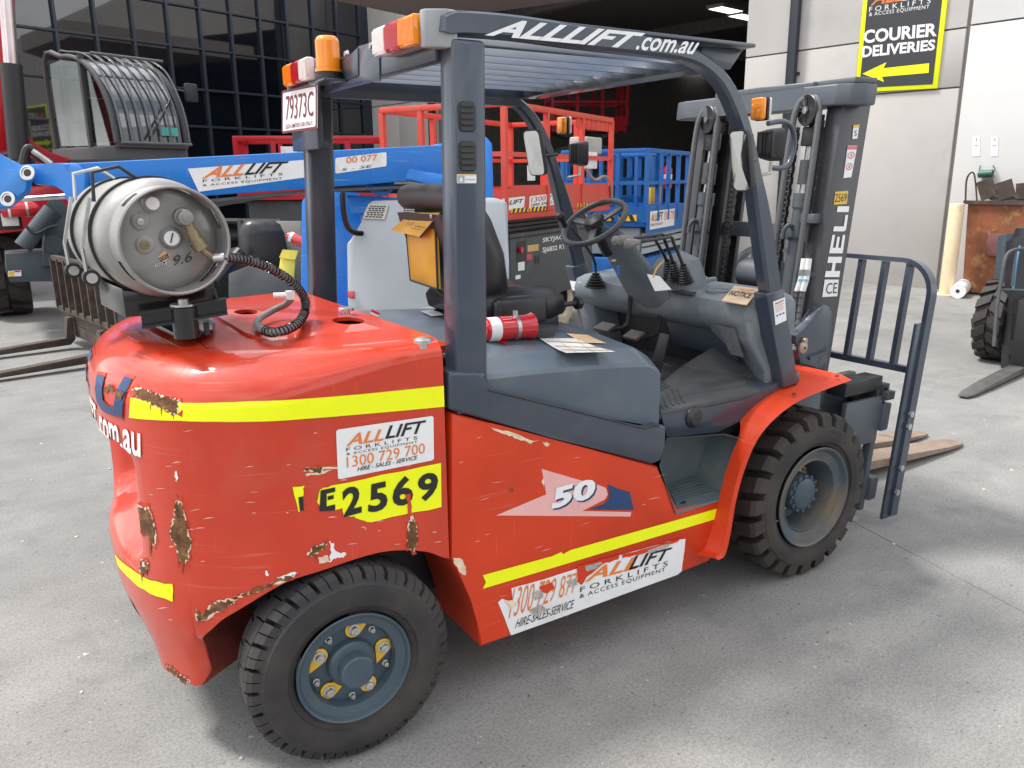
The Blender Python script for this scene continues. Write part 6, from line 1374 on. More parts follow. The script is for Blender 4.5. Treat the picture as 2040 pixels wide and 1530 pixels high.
O('boom_rod', STEEL, BL, lambda b: tube(b, [PD(38, 397, 5.4), PD(132, 391, 5.4)], .018, 12))
plate('jib_strut', [(668, 310), (690, 312), (882, 348), (882, 372), (670, 328)], 6.35, .05, EBL); plate('link_plate', [(725, 362), (785, 362), (782, 376), (770, 388), (752, 390), (738, 380)], 6.4, .04, EBL); O('pin', BLK, BL, lambda b: lathe(b, [(.02, 0), (.02, -.02), (.001, -.021)], PD(767, 377, 6.39), CW, 14))
O('boom_cylinder', BLK, BL, lambda b: tube(b, [PD(660, 372, 6.45), PD(905, 380, 6.6)], .04, 16)); plate('lower_arm', [(690, 388), (760, 392), (900, 402), (900, 420), (700, 425)], 6.5, .1, EBL)
plate('boom_end_block', [(862, 288), (968, 272), (980, 286), (982, 395), (940, 398), (925, 350), (862, 345)], 6.55, .2, EBL)
plate('riser_post', [(668, 330), (690, 345), (712, 392), (724, 470), (716, 520), (700, 620), (598, 620), (600, 400)], 6.7, .3, EBL, bev=.02)
O('boom_pivot_bolt', STEEL, BL, lambda b: lathe(b, [(.02, 0), (.02, -.015), (.001, -.016)], PD(673, 322, 6.34), CW, 14))
for k in range(3): O('boom_hose', HOSE, BL, lambda b: tube(b, [A_+side*(.05-.04*k)+Vector((0, 0, -.15)), A_.lerp(E_, .25)+side*(.05-.04*k)+Vector((0, 0, -.17-.02*k)), A_.lerp(E_, .5)+side*(.05-.04*k)+Vector((0, 0, -.155)), A_.lerp(E_, .8)+side*(.05-.04*k)+Vector((0, 0, -.18))], .014, 6, 4))
for t_ in (.12, .55, .9): O('hose_bracket', DGRY, BL, lambda b: bar(b, A_.lerp(E_, t_)-side*.1+Vector((0, 0, -.14)), A_.lerp(E_, t_)+side*.1+Vector((0, 0, -.14)), .03, .02))
# cowling as a lofted moulding
cwp = [(690, 480), (714, 470), (724, 420), (738, 398), (985, 392), (1010, 400), (1014, 520), (1012, 640), (704, 640), (692, 610)]
COWLO = plate('engine_cowling', cwp, 6.3, .85, COWL, bev=.03)
for x0, y0, x1, y1 in ((726, 408, 774, 437), (796, 408, 842, 437)):
    gq_ = quad4(PD(x0-3, y1-2, 6.285), PD(x1-8, y1, 6.285), PD(x1, y0, 6.285), PD(x0+8, y0-1, 6.285)); GR_ = O('grille_frame', mat('grille_beige', (.5, .47, .42), .5) if x0 < 750 else MATS['grille_beige'], BL, lambda b: prism(b, [gq_(u, v) for u, v in UNIT], CW*.012))
    for r0 in range(6):
        for c0 in range(5): O('grille_slot', BLK, GR_, lambda b: b.faces.new([b.verts.new(sub(lift(gq_, -CW*.003), .06, .06, .94, .94)(*q)) for q in (((c0+.1+.5*(r0 % 2)*.6)/5.4, (r0+.2)/6), ((c0+.85+.5*(r0 % 2)*.6)/5.4, (r0+.2)/6), ((c0+.85+.5*(r0 % 2)*.6)/5.4, (r0+.8)/6), ((c0+.1+.5*(r0 % 2)*.6)/5.4, (r0+.8)/6))]), smooth=False)
plate('warning_label', [(693, 580), (706, 580), (706, 595), (693, 593)], 6.28, .01, EXT); O('cowl_handle', BLKP, BL, lambda b: tube(b, [PD(684, 384, 6.2), PD(686, 420, 6.2), PD(694, 452, 6.2), PD(708, 463, 6.2), PD(722, 465, 6.25)], .02, 8, 3))
bmt = cbl.copy(); O('chassis', EBL, BL, lambda b: box(b, (-1.0, -.6, .35), (1.0, .7, .62), .03, 2, Matrix.Translation((bmt.x, bmt.y+.5, 0)) @ Matrix.Rotation(-.4, 4, 'Z')))
for sx in (-.8, .8):
    for sy in (-.7, .7): q = Matrix.Rotation(-.4, 3, 'Z') @ Vector((sx, sy, 0)); lug_wheel(BL, (bmt.x+q.x, bmt.y+.5+q.y, .36), .36, .14, RUB, 12, COWL, (.39, .92, 0))
# ---------------- red telehandler with barred cab
TH = thing('telehandler', 'red telehandler with barred dark grey cab and raised boom', 'telehandler', (.5, 9, 0))
Yc = 8.2
def cabpt(x, y, Y): return P(x, y, 'Y', Y)
xl, xr = P(233, 285, 'Y', Yc).x, P(381, 285, 'Y', Yc).x; zb_ = P(300, 285, 'Y', Yc).z
hw_ = xr-xl; zt_ = zb_+1.05; yb_ = Yc+1.35
arcp = [(Yc, zb_), (Yc+.04, zb_+.32), (Yc+.15, zb_+.6), (Yc+.35, zb_+.84), (Yc+.62, zb_+.98), (Yc+.95, zb_+1.03)]
_n0 = set(bpy.data.objects)
CAB = O('cab_frame', CABG, TH, lambda b: [tube(b, [Vector((x, y, z)) for y, z in arcp]+[Vector((x, yb_, zb_+1.0)), Vector((x, yb_, zb_-.3))], .03, 8, 4) for x in (xl, xr)]+[bar(b, (xl, yb_, zb_+1.0), (xr, yb_, zb_+1.0), .06, .06), bar(b, (xl, Yc, zb_-.02), (xr, Yc, zb_-.02), .06, .06), bar(b, (xl, Yc+.55, zb_-.3), (xl, Yc+.55, zb_+1.02), .05, .05, (1, 0, 0))])
O('cab_lower', CABG, TH, lambda b: box(b, (xl-.03, Yc+.02, zb_-.62), (xr+.03, yb_+.1, zb_-.03), .03))
SKYG = mat('cab_glass', (.62, .70, .68), .02, var=0, spec=.5, rvar=0, trans=1.0)
O('windscreen', mat('windscreen_glass', (.05, .06, .07), .03, var=0, spec=1.0, coat=1, rvar=0), TH, lambda b: loft(b, [[Vector((xl+.03, y, z)), Vector((xr-.03, y, z))] for y, z in [(p.y, p.z) for p in smooth_path([Vector((0, y+.03, z)) for y, z in arcp], 4)]], cap=False, closed=False))
O('side_window', SKYG, TH, lambda b: prism(b, [Vector((xl+.01, y, z)) for y, z in [(a+.05, c-.03) for a, c in arcp]+[(yb_, zb_+.96), (yb_, zb_)]], (.01, 0, 0)), smooth=False)
O('side_window', SKYG, TH, lambda b: prism(b, [Vector((xr-.02, y, z)) for y, z in [(a+.05, c-.03) for a, c in arcp]+[(yb_, zb_+.96), (yb_, zb_)]], (.01, 0, 0)), smooth=False)
O('cab_seat', VINYL, TH, lambda b: (box(b, (xl+.3, Yc+.7, zb_-.1), (xl+.8, Yc+1.2, zb_+.05), .04), box(b, (xl+.3, Yc+1.1, zb_), (xl+.8, Yc+1.22, zb_+.6), .04)))
BARM = mat('guard_bar_steel', (.12, .125, .135), .35, metal=.3, var=.1)
for k in range(8):
    x = xl+hw_*(k+.15)/7.3; O('guard_bar', BARM, TH, lambda b: tube(b, [Vector((x, y-.10, z+(.05 if i > 2 else .0))) for i, (y, z) in enumerate(arcp)]+[Vector((x, Yc+1.0, zb_+1.1)), Vector((x, Yc+1.05, zb_+1.02))], .012, 8, 5))
for yy, zz in ((Yc-.10, zb_+.0), (Yc+.32, zb_+1.02)): O('guard_crossbar', BARM, TH, lambda b: tube(b, [(xl, yy, zz), (xr, yy, zz)], .018, 8))
O('wiper', BLK, TH, lambda b: tube(b, [(xl+hw_*.45, Yc-.03, zb_+.06), (xl+hw_*.85, Yc+.02, zb_+.55)], .014, 6)); O('permit_sticker', mat('teal_sticker', (.1, .5, .45), .5), TH, lambda b: box(b, (xr-.3, Yc-.005, zb_+.1), (xr-.1, Yc-.002, zb_+.2)))
O('steering_wheel', BLK, TH, lambda b: tube(b, [Vector((xl+.45+.17*cos(a), Yc+.35+.05*sin(a), zb_+.1+.15*sin(a))) for a in [2*pi*k/16 for k in range(17)]], .016, 6))
mp_ = P(390, 178, 'Y', Yc); O('wing_mirror', BLK, TH, lambda b: box(b, (mp_.x-.07, mp_.y-.03, mp_.z-.11), (mp_.x+.09, mp_.y+.03, mp_.z+.11), .02)); O('mirror_arm', BLK, TH, lambda b: tube(b, [mp_, Vector((xr, Yc+.15, zb_+.68))], .014, 6))
CABR = Matrix.Translation((xl, Yc, 0)) @ Matrix.Rotation(rad(24), 4, 'Z') @ Matrix.Diagonal((1.12, 1, 1, 1)) @ Matrix.Translation((-xl, -Yc, 0))
for o_ in set(bpy.data.objects)-_n0: o_.data.transform(CABR)
# raised boom, chassis and outrigger
def ph(name, pts, Y, th, m, bev=.01): return O(name, m, TH, lambda b: prism(b, PP(pts, 'Y', Y), (0, th, 0), bev))
ph('boom_section', [(-60, -120), (26, -120), (34, 130), (14, 300), (-60, 310)], 8.6, .5, TRED); O('boom_ram', mat('ram_chrome', (.6, .5, .5), .2, metal=.8), TH, lambda b: tube(b, PP([(8, -60), (22, 130)], 'Y', 8.3), .075, 16)); O('ram_sleeve', BLK, TH, lambda b: tube(b, PP([(22, 128), (38, 318)], 'Y', 8.3), .11, 16))
ph('chassis_arm', [(48, 262), (66, 285), (100, 305), (150, 318), (150, 335), (90, 330), (45, 300)], 8.5, .4, TRED); ph('chassis', [(-40, 395), (60, 372), (125, 372), (165, 360), (165, 440), (60, 458), (-40, 470)], 8.4, 1.6, TRED)
ph('cab_base', [(140, 318), (262, 315), (280, 345), (150, 350)], 8.1, .9, BLK); O('boom_hose', BLK, TH, lambda b: tube(b, PP([(45, 330), (52, 300), (62, 296), (75, 312), (105, 325)], 'Y', 8.0), .045, 8, 4)); O('hose_end', STEEL, TH, lambda b: tube(b, PP([(64, 300), (102, 326)], 'Y', 7.98), .035, 10))
OUTR = ph('outrigger_beam', [(10, 505), (95, 500), (165, 520), (168, 545), (150, 560), (20, 562), (12, 540)], 7.6, .5, TEAL); ph('outrigger_lug', [(95, 410), (108, 403), (126, 406), (148, 470), (152, 530), (82, 530)], 7.5, .3, TEAL)
O('outrigger_ram', TEAL, TH, lambda b: tube(b, PP([(45, 492), (104, 418)], 'Y', 7.4), .09, 14)); 
for x, y in ((112, 415), (107, 487)): O('lug_pin', TEAL, TH, lambda b: lathe(b, [(.10, 0), (.10, -.02), (.04, -.025), (.001, -.025)], P(x, y, 'Y', 7.49), (0, 1, 0), 18))
O('outrigger_hose', BLK, TH, lambda b: tube(b, PP([(52, 450), (70, 465), (100, 452), (115, 450)], 'Y', 7.3), .018, 6, 4))
wq = quad4(*PP([(16, 551), (43, 550), (42, 538), (16, 540)], 'Y', 7.59)); print_poly('warning_label', UNIT, wq, WHT, OUTR); print_poly('label_print', UNIT, lift(sub(wq, .05, .1, .45, .9), (0, -.003, 0)), YLW, OUTR); print_poly('label_print', UNIT, lift(sub(wq, .5, .7, .95, .95), (0, -.003, 0)), EXT, OUTR)
hl = P(20, 437, 'Y', 7.9); HLB = O('headlight', BLK, TH, lambda b: box(b, (hl.x-.13, hl.y-.05, hl.z-.11), (hl.x+.11, hl.y+.05, hl.z+.11), .02)); O('headlight_lens', CLR, HLB, lambda b: box(b, (hl.x-.08, hl.y-.06, hl.z-.07), (hl.x+.08, hl.y-.048, hl.z+.07), .01)); O('marker_lens', AMB, HLB, lambda b: box(b, (hl.x-.2, hl.y-.06, hl.z-.07), (hl.x-.14, hl.y-.02, hl.z+.07), .01))
for x, Y in ((-.85, 9.3), (.9, 9.3), (-.85, 11.3)): lug_wheel(TH, (x+.15, Y+.3, .62), .62, .25, RUB, 12, TRED, (1, 0, 0), lug=.05)
TE = thing('fire_extinguisher', 'red fire extinguisher lying across the front of the telehandler', 'fire extinguisher', P(45, 430, 'Y', 7.8)); ea, eb = P(0, 419, 'Y', 7.8), P(82, 415, 'Y', 7.8)
O('bottle', EXT, TE, lambda b: lathe(b, [(.001, 0), (.07, .01), (.085, .04), (.085, (eb-ea).length-.08), (.05, (eb-ea).length-.02), (.001, (eb-ea).length)], ea, eb-ea, 20)); O('band', STEEL, TE, lambda b: tube(b, [ea.lerp(eb, .62), ea.lerp(eb, .68)], .088, 18)); O('label_band', WHTP, TE, lambda b: tube(b, [ea.lerp(eb, .18), ea.lerp(eb, .24)], .0865, 18))
# ---------------- second forklift, rusty carriage towards the left
Lc, Rc = PD(113, 560, 8.4), PD(232, 590, 7.0); cv = (Rc-Lc); cv.z = 0; wid = cv.length; cv.normalize(); fw = Vector((cv.y, -cv.x, 0)); fw = fw if fw.dot(CR) < 0 else -fw
F2O = (Lc+Rc)/2; F2O.z = 0; F2 = thing('forklift', 'parked black forklift with rusty load backrest and long bare forks', 'forklift', F2O)
def G(s_, f__, z): return F2O+cv*s_+fw*f__+Vector((0, 0, z))     # across, forward, up
def gbar(b, a, c, w_, h_, up=(0, 0, 1)): return bar(b, G(*a), G(*c), w_, h_, up)
hb_ = wid/2; z1_ = Lc.z+.22; z0_ = z1_-.56
zT = P(170, 525, 'Y', F2O.y).z; zB = zT-.52
BK = O('load_backrest', BRWN, F2, lambda b: (gbar(b, (-hb_, 0, zT), (hb_, 0, zT), .05, .05), gbar(b, (-hb_, 0, zB), (hb_, 0, zB), .05, .05)))
for k in range(9): s_ = -hb_+2*hb_*k/8; O('backrest_bar', BRWN, BK, lambda b: bar(b, G(s_, 0, zB), G(s_, 0, zT), .03, .075, fw))
O('carriage_bar', BRWN, F2, lambda b: gbar(b, (-hb_, -.03, zB-.08), (hb_, -.03, zB-.08), .05, .10)); O('carriage_bar', BRWN, F2, lambda b: gbar(b, (-hb_, -.03, .18), (hb_, -.03, .18), .05, .12)); O('carriage_upright', BRWN, F2, lambda b: gbar(b, (-.3, -.06, .15), (-.3, -.06, zB), .05, .06, fw)); O('carriage_upright', BRWN, F2, lambda b: gbar(b, (.3, -.06, .15), (.3, -.06, zB), .05, .06, fw))
for s_ in (-hb_*.55, hb_*.55):
    O('fork', BRWN, F2, lambda b: (prism(b, [G(s_-.055, .02, .10), G(s_-.055, .07, .05), G(s_-.055, 1.15, .03), G(s_-.055, 1.15, .05), G(s_-.055, .9, .075), G(s_-.055, .10, .12), G(s_-.055, .07, zB-.05), G(s_-.055, .02, zB-.05)], cv*.11, .004)))
for s_ in (-.36, .36): O('mast_rail', BRWN, F2, lambda b: gbar(b, (s_, -.2, .1), (s_, -.2, 1.42), .07, .16, fw))
O('mast_cross', BRWN, F2, lambda b: gbar(b, (-.36, -.2, 1.2), (.36, -.2, 1.2), .06, .1)); O('body', BLK, F2, lambda b: hexa(b, [G(-.5, -.5, .3), G(.5, -.5, .3), G(.5, -2.2, .3), G(-.5, -2.2, .3), G(-.5, -.5, .75), G(.5, -.5, .75), G(.5, -2.2, .98), G(-.5, -2.2, .98)], .04)); O('front_cowl', BLK, F2, lambda b: hexa(b, [G(-.5, -.35, .35), G(.5, -.35, .35), G(.5, -.6, .35), G(-.5, -.6, .35), G(-.5, -.4, 1.12), G(.5, -.4, 1.12), G(.5, -.6, 1.08), G(-.5, -.6, 1.08)], .03))
plate('reflective_tape', [(235, 555), (246, 556), (264, 603), (246, 610)], 6.9, .01, YEL, F2, 0); O('side_plate', BLKP, F2, lambda b: prism(b, [PD(x, y, 6.95) for x, y in ((228, 545), (262, 560), (300, 640), (235, 640))], CW*.05))
s2 = PD(520, 500, 7.4); O('seat_back', VINYL, F2, lambda b: loft(b, [[s2+Vector((dx*k, dy*k, z)) for dx, dy in ((.2, -.14), (.22, .0), (.12, .1), (-.16, .14), (-.2, .0), (-.12, -.12))] for z, k in ((-.24, .85), (-.16, 1.0), (.02, 1.02), (.16, .95), (.24, .82), (.28, .55))]), ang=60)
plate('engine_panel', [(550, 440), (600, 440), (600, 560), (548, 560)], 7.5, .4, mat('worn_beige', (.22, .2, .17), .6), F2); plate('dash_panel', [(455, 545), (520, 520), (600, 560), (600, 610), (455, 610)], 7.2, .3, DGRY, F2)
O('steer_column', BLK, F2, lambda b: tube(b, [PD(430, 560, 7.0), PD(480, 500, 7.1)], .05, 8)); O('guard_strut', BLK, F2, lambda b: tube(b, [PD(478, 440, 7.6), PD(490, 610, 7.5)], .03, 6)); O('guard_strut', BLK, F2, lambda b: tube(b, [PD(435, 440, 7.7), PD(560, 442, 7.7)], .03, 6))
for sx, fy in ((-.55, -.6), (.55, -.6), (-.5, -1.9), (.5, -1.9)): lug_wheel(F2, G(sx, fy, .33), .33, .11, RUB, 14, BRWN, cv)
pq2 = [PD(x, y, 7.0) for x, y in ((560, 505), (590, 500), (585, 555), (553, 550))]; PO = thing('document_pouch', 'pale yellow document pouch on the parked black forklift', 'pouch', pq2[3]); O('pouch_body', mat('pale_pouch', (.75, .62, .08), .5, var=.15), PO, lambda b: prism(b, pq2, CW*.03, .004)); O('pouch_flap', MATS['pale_pouch'], PO, lambda b: prism(b, [PD(x, y, 6.98) for x, y in ((563, 497), (594, 499), (588, 518), (556, 513))], CW*.015))
xa, xb = PD(572, 468, 7.0), PD(600, 482, 7.0); X2 = thing('fire_extinguisher', 'red fire extinguisher on the parked black forklift seat side', 'fire extinguisher', xa); O('bottle', EXT, X2, lambda b: lathe(b, [(.001, 0), (.03, .005), (.045, .03), (.045, .25), (.001, .28)], xa, xb-xa, 16)); O('white_band', WHTP, X2, lambda b: lathe(b, [(.046, .03), (.046, .06)], xa, xb-xa, 16))
# ---------------- forklift at the right edge
F3O = P(1990, 722, 'Z', 0); F3 = thing('forklift', 'dark forklift with worn single fork parked by the rusty bin', 'forklift', F3O)
ft_ = P(1925, 786, 'Z', .02); fh = P(2022, 733, 'Z', .06); fd = (ft_-fh); fd.z = 0; fd.normalize(); sd_ = Vector((-fd.y, fd.x, 0)); sd_ = sd_ if sd_.dot(CR) > 0 else -sd_
def H(s_, f__, z): return fh+fd*f__+sd_*s_+Vector((0, 0, z-.06))
lug_wheel(F3, F3O+Vector((.12, .1, .36)), .36, .12, RUB, 16, DGRY, sd_)
O('fork', mat('worn_fork', (.13, .125, .12), .45, metal=.4, var=.3, vscale=10), F3, lambda b: loft(b, [[H(s_*w_, x, z) for s_, z in ((-.06, z0), (.06, z0), (.06, z1), (-.06, z1))] for x, w_, z0, z1 in ((-.1, 1, .02, .07), (.6, 1, .02, .05), (1.0, .9, .015, .03), (1.1, .5, .014, .022))]))
O('fork_shank', BLK, F3, lambda b: hexa(b, [H(-.06, -.12, .03), H(.06, -.12, .03), H(.06, -.05, .03), H(-.06, -.05, .03), H(-.06, -.12, .62), H(.06, -.12, .62), H(.06, -.05, .62), H(-.06, -.05, .62)], .005))
O('carriage_bar', BLK, F3, lambda b: bar(b, H(-.12, -.16, .56), H(1.0, -.16, .56), .06, .12)); O('carriage_bar', BLK, F3, lambda b: bar(b, H(-.12, -.16, .2), H(1.0, -.16, .2), .06, .12))
D3 = (fh-CAM).dot(CW)
def pl3(name, pts, dd, th, m, bev=.004): q = [PD(x, y, D3+dd) for x, y in pts]; return O(name, m, F3, lambda b: prism(b, q, CW*th, bev))
pl3('mast_side', [(2004, 465), (2060, 462), (2050, 700), (1992, 600)], .45, .12, TEAL); pl3('mast_rail', [(2022, 475), (2062, 472), (2050, 735), (2010, 735)], .15, .12, BLK); pl3('axle_guard', [(1985, 628), (2050, 622), (2050, 740), (2000, 715), (1990, 690)], .4, .4, BLK); pl3('hub_plate', [(1992, 645), (2004, 642), (2006, 690), (1994, 690)], .3, .05, DGRY)
BK3 = O('load_backrest', DGRY, F3, lambda b: tube(b, [PD(x, y, D3) for x, y in ((1986, 610), (1994, 560), (2000, 525), (2006, 508), (2018, 499), (2040, 496), (2100, 494))], .016, 8, 4)); O('backrest_bar', DGRY, BK3, lambda b: tube(b, [PD(2016, 570, D3), PD(2024, 498, D3)], .012, 8)); O('backrest_rail', DGRY, BK3, lambda b: tube(b, [PD(1992, 577, D3), PD(2100, 582, D3)], .013, 8))
O('backrest_post', DGRY, BK3, lambda b: tube(b, [PD(1986, 610, D3), PD(1980, 690, D3)], .016, 8))
O('dome_lamp', BLK, F3, lambda b: lathe(b, [(.12, -.05), (.10, .05), (.001, .09)], PD(2048, 466, D3+.3), (0, 0, 1), 14)); O('hose', mat('blue_hose', (.05, .2, .4), .5), F3, lambda b: tube(b, [PD(2018, 580, D3+.1), PD(2024, 530, D3+.1), PD(2032, 490, D3+.12)], .01, 6, 4))
O('body', TEAL, F3, lambda b: hexa(b, [H(.3, -2.4, .3), H(1.3, -2.4, .3), H(1.3, -.9, .3), H(.3, -.9, .3), H(.3, -2.4, .95), H(1.3, -2.4, .95), H(1.3, -.9, .8), H(.3, -.9, .8)], .05))
# ---------------- bollard, bin, roll of film
bo = P(1885, 587, 'Z', 0); BO = tag(O('bollard', CREAM, None, lambda b: lathe(b, [(.001, 0), (.17, 0), (.17, .012), (.095, .014), (.095, 1.24), (.09, 1.25), (.001, 1.252)], bo, (0, 0, 1), 28)), 'cream painted steel bollard standing before the beige wall', 'bollard')
Bn0 = P(1918, 584, 'Z', 0); BN = thing('skip_bin', 'rusty brown steel scrap bin against the white wall', 'bin', Bn0)
def N_(t, n, z): return Bn0-WD*t+WN*n*-1+Vector((0, 0, z))
O('bin_wall', BIN, BN, lambda b: hexa(b, [N_(0, 0, .03), N_(2.2, 0, .03), N_(2.2, .03, .03), N_(0, .03, .03), N_(-.07, 0, 1.24), N_(2.2, 0, 1.24), N_(2.2, .03, 1.24), N_(-.07, .03, 1.24)])); O('bin_wall', BIN, BN, lambda b: hexa(b, [N_(0, -1.2, .03), N_(.03, -1.2, .03), N_(.03, .0, .03), N_(0, .0, .03), N_(-.07, -1.2, 1.24), N_(-.04, -1.2, 1.24), N_(-.04, .0, 1.24), N_(-.07, .0, 1.24)])); O('bin_floor', BIN, BN, lambda b: hexa(b, [N_(0, -1.2, .02), N_(2.2, -1.2, .02), N_(2.2, .02, .02), N_(0, .02, .02), N_(0, -1.2, .3), N_(2.2, -1.2, .3), N_(2.2, .0, .3), N_(0, .0, .3)]))
O('bin_rim', BRWN, BN, lambda b: bar(b, N_(-.12, .03, 1.26), N_(2.2, .03, 1.26), .08, .05)); O('fork_pocket', mat('bin_primer', (.13, .05, .045), .7, var=.4, vscale=5), BN, lambda b: hexa(b, [N_(.25, .032, .55), N_(.75, .032, .55), N_(.75, .10, .55), N_(.25, .10, .55), N_(.25, .032, .85), N_(.75, .032, .85), N_(.75, .08, .85), N_(.25, .08, .85)], .01))
sc = thing('scrap_steel', 'rusty steel channel offcut lying on top of the scrap bin', 'scrap', N_(.4, -.2, 1.28)); O('channel_web', BRWN, sc, lambda b: hexa(b, [N_(.22, -.15, 1.29), N_(.62, -.15, 1.29), N_(.62, .05, 1.29), N_(.22, .05, 1.29), N_(.15, -.15, 1.34), N_(.6, -.15, 1.34), N_(.6, .05, 1.34), N_(.15, .05, 1.34)])); O('channel_flange', BRWN, sc, lambda b: bar(b, N_(.2, .05, 1.32), N_(.1, .05, 1.56), .03, .2, sd_)); O('channel_flange', BRWN, sc, lambda b: bar(b, N_(.42, .05, 1.32), N_(.34, .05, 1.54), .03, .2, sd_)); O('channel_flange', BRWN, sc, lambda b: bar(b, N_(.62, .05, 1.32), N_(.6, .05, 1.52), .03, .2, sd_))
tag(O('bent_rod', BRWN, None, lambda b: tube(b, [N_(.05, .05, 1.26), N_(-.02, .05, 1.6), N_(-.07, .05, 1.66), N_(-.12, .05, 1.56), N_(-.1, .05, 1.28)], .012, 6, 4)), 'thin bent steel rod hooked over the rusty scrap bin corner', 'rod')
r0_ = P(1908, 580, 'Z', .1); RL = tag(O('film_roll', WHTP, None, lambda b: tube(b, [r0_+Vector((-.0, .0, .0)), r0_+Vector((.6, .25, .0))], .10, 20)), 'white roll leaning on the ground between bollard and rusty bin', 'roll'); O('roll_core', BLK, RL, lambda b: lathe(b, [(.025, 0), (.001, -.002)], r0_+Vector((-.003, 0, .0)), (.94, .34, 0), 12))
# ---------------- blue scissor lifts
def blue_scissor(nm, corner, dp, d, lx, ly, zdeck, ztop, lbl, sticker=None):
    c = PD(*corner, dp); c.z = 0; S_ = thing('scissor_lift', lbl, 'scissor lift', c, yaw(d), local=True)
    O('platform_deck', SCB, S_, lambda b: box(b, (0, 0, zdeck-.06), (lx, ly, zdeck), .005)); rails(S_, SCB, 0, lx, 0, ly, zdeck, ztop, 4, 3, .028, True, .2)
    O('scissor_stack', COWL, S_, lambda b: box(b, (.08, .1, .62), (lx-.1, ly-.1, zdeck-.07), .02)); 
    for k in range(3): O('scissor_arm', COWL, S_, lambda b: bar(b, (.05, .04, .68+k*.1), (lx-.05, .04, .68+k*.1), .04, .07))
    O('chassis', SCB, S_, lambda b: box(b, (.0, .02, .18), (lx, ly-.02, .58), .02))
    for x in (.3, lx-.3):
        for y in (.06, ly-.06): lug_wheel(S_, (x, y, .2), .2, .06, GREYT, 10, SCB, lug=.01)
    O('control_panel', SCB, S_, lambda b: box(b, (.25, .02, zdeck+.45), (.6, .06, ztop-.05), .006))
    return S_
S2 = blue_scissor('a', (1286, 440), 10.6, (.86, .5), 1.9, 1.2, 1.06, 1.98, 'blue scissor lift with hazard striped toe board beside orange red lift')
q3 = quad4((.12, -.02, .96), (1.25, -.02, .96), (1.25, -.02, 1.2), (.12, -.02, 1.2)); SB = O('sign_board', SCB, S2, lambda b: box(b, (0, -.014, .90), (1.9, -.002, 1.26))); print_poly('hire_sticker', UNIT, q3, WHT, SB); T(SB, 'ALL', lift(sub(q3, .03, .45, .24, .85), (0, -.004, 0)), ORG, shear=.3, bold=.02); T(SB, 'LIFT', lift(sub(q3, .24, .45, .5, .9), (0, -.004, 0)), BLKI, shear=.3, bold=.02); T(SB, '1300 729', lift(sub(q3, .55, .4, .98, .9), (0, -.004, 0)), ORG)
T(SB, 'FORKLIFTS & ACCESS', lift(sub(q3, .03, .18, .5, .32), (0, -.004, 0)), BLKI)
HB2 = O('hazard_strip', YLW, S2, lambda b: box(b, (-.016, .12, 1.08), (-.012, .95, 1.16)))
for k in range(6): O('hazard_stripe', HZ_, HB2, lambda b: b.faces.new([b.verts.new((-.018, .14+k*.135+dy, z)) for dy, z in ((0, 1.08), (.06, 1.08), (.10, 1.16), (.04, 1.16))]), smooth=False)
S3 = blue_scissor('b', (1215, 430), 13.5, (.86, .5), 2.0, 1.2, 1.12, 2.02, 'blue scissor lift half hidden behind the striped blue lift')
for k, (x, y, l_) in enumerate(((1306, 352, 'red fire extinguisher hung inside the blue lift rails, the brighter one'), (1330, 350, 'red fire extinguisher behind the diagonal brace of the blue lift'))):
    e_ = PD(x, y, 12.6); E3 = thing('fire_extinguisher', l_, 'fire extinguisher', e_); O('bottle', EXT, E3, lambda b: lathe(b, [(.001, -.2), (.07, -.19), (.07, .1), (.03, .16), (.03, .2), (.001, .2)], e_, (0, 0, 1), 16)); O('label_band', WHTP, E3, lambda b: lathe(b, [(.0715, -.05), (.0715, .02)], e_, (0, 0, 1), 16)); O('valve', BLK, E3, lambda b: box(b, e_+Vector((-.05, -.03, .19)), e_+Vector((.06, .03, .25)), .01))
bx3 = PD(1302, 390, 11.6); tag(O('tool_box', mat('ochre_box', (.6, .36, .03), .5), None, lambda b: box(b, bx3+Vector((-.1, -.05, -.12)), bx3+Vector((.1, .1, .13)), .01)), 'small ochre box standing on the blue lift platform', 'box')
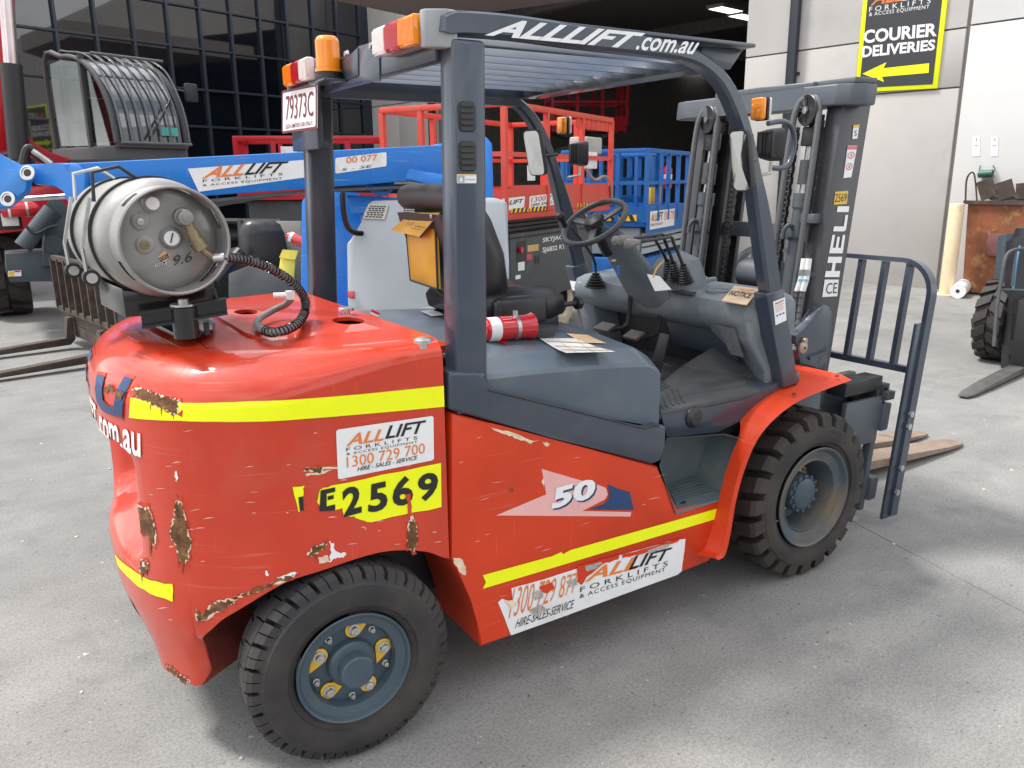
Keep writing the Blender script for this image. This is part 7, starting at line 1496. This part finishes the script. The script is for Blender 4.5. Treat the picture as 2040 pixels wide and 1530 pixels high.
# red platform rails seen over the blue boom
c4 = PD(470, 300, 13.2); c4.z = 0; S4 = thing('scissor_lift', 'deep red scissor lift standing close to the glass facade', 'scissor lift', c4, yaw((.86, -.35)), local=True)
O('platform_deck', TRED, S4, lambda b: box(b, (0, 0, 1.34), (2.4, 1.2, 1.4))); rails(S4, TRED, 0, 2.4, 0, 1.2, 1.4, 2.33, 4, 2, .04, True, .2); O('scissor_stack', DGRY, S4, lambda b: box(b, (.1, .15, .7), (2.3, 1.05, 1.33), .02)); O('chassis', TRED, S4, lambda b: box(b, (0, .03, .25), (2.4, 1.17, .7), .03)); O('placard', WHT, S4, lambda b: box(b, (.72, -.05, 1.85), (.98, -.045, 2.2))); O('control_panel', BLK, S4, lambda b: box(b, (.45, -.05, 1.8), (.7, .1, 2.1), .02))
for x in (.4, 2.0):
    for y in (.1, 1.1): lug_wheel(S4, (x, y, .25), .25, .1, RUB, 10, DGRY, lug=.015)
# dark red lift inside the shed
c5 = PD(1100, 240, 22); c5.z = 0; S5 = thing('scissor_lift', 'raised dark red scissor lift inside the unlit warehouse', 'scissor lift', c5, yaw((.86, -.4)), local=True)
zd5 = PD(1150, 250, 22).z; O('platform_deck', TRED, S5, lambda b: box(b, (0, 0, zd5-.15), (2.1, 1.1, zd5))); rails(S5, TRED, 0, 2.1, 0, 1.1, zd5, zd5+1.15, 3, 2, .04, True, .25); O('chassis', TRED, S5, lambda b: box(b, (0, .03, .25), (2.1, 1.07, .8), .03))
for k in range(4):
    z0 = .8+k*(zd5-.95)/4; z1 = .8+(k+1)*(zd5-.95)/4
    for y in (.15, .95): O('scissor_arm', DGRY, S5, lambda b: bar(b, (.15, y, z0), (1.9, y, z1), .05, .1)); O('scissor_arm', DGRY, S5, lambda b: bar(b, (1.9, y+.06, z0), (.15, y+.06, z1), .05, .1))

# ---------------- grit and small stones on the concrete (too many to count)
rgd = random.Random(21); bm = B()
for i in range(420):
    x = rgd.uniform(-1.6, 4.6); y = rgd.uniform(-2.4, 3.2); r_ = rgd.choice((.002, .003, .003, .004, .005, .009)) * rgd.uniform(.7, 1.3)
    c = Vector((x, y, r_*.25)); t_ = bmesh.ops.create_icosphere(bm, subdivisions=1, radius=r_)
    sx, sy, sz = rgd.uniform(.7, 1.4), rgd.uniform(.7, 1.4), rgd.uniform(.3, .7)
    for v in t_['verts']: v.co = Vector((v.co.x*sx, v.co.y*sy, v.co.z*sz))*rgd.uniform(.8, 1.15)+c
GRIT = obj('grit', bm, mat('pale_grit', (.42, .40, .37), .9, var=.5, vscale=3), None, smooth=False)
GRIT['kind'] = 'stuff'; GRIT['label'] = 'loose pale grit and tiny stones scattered on the concrete'; GRIT['category'] = 'grit'
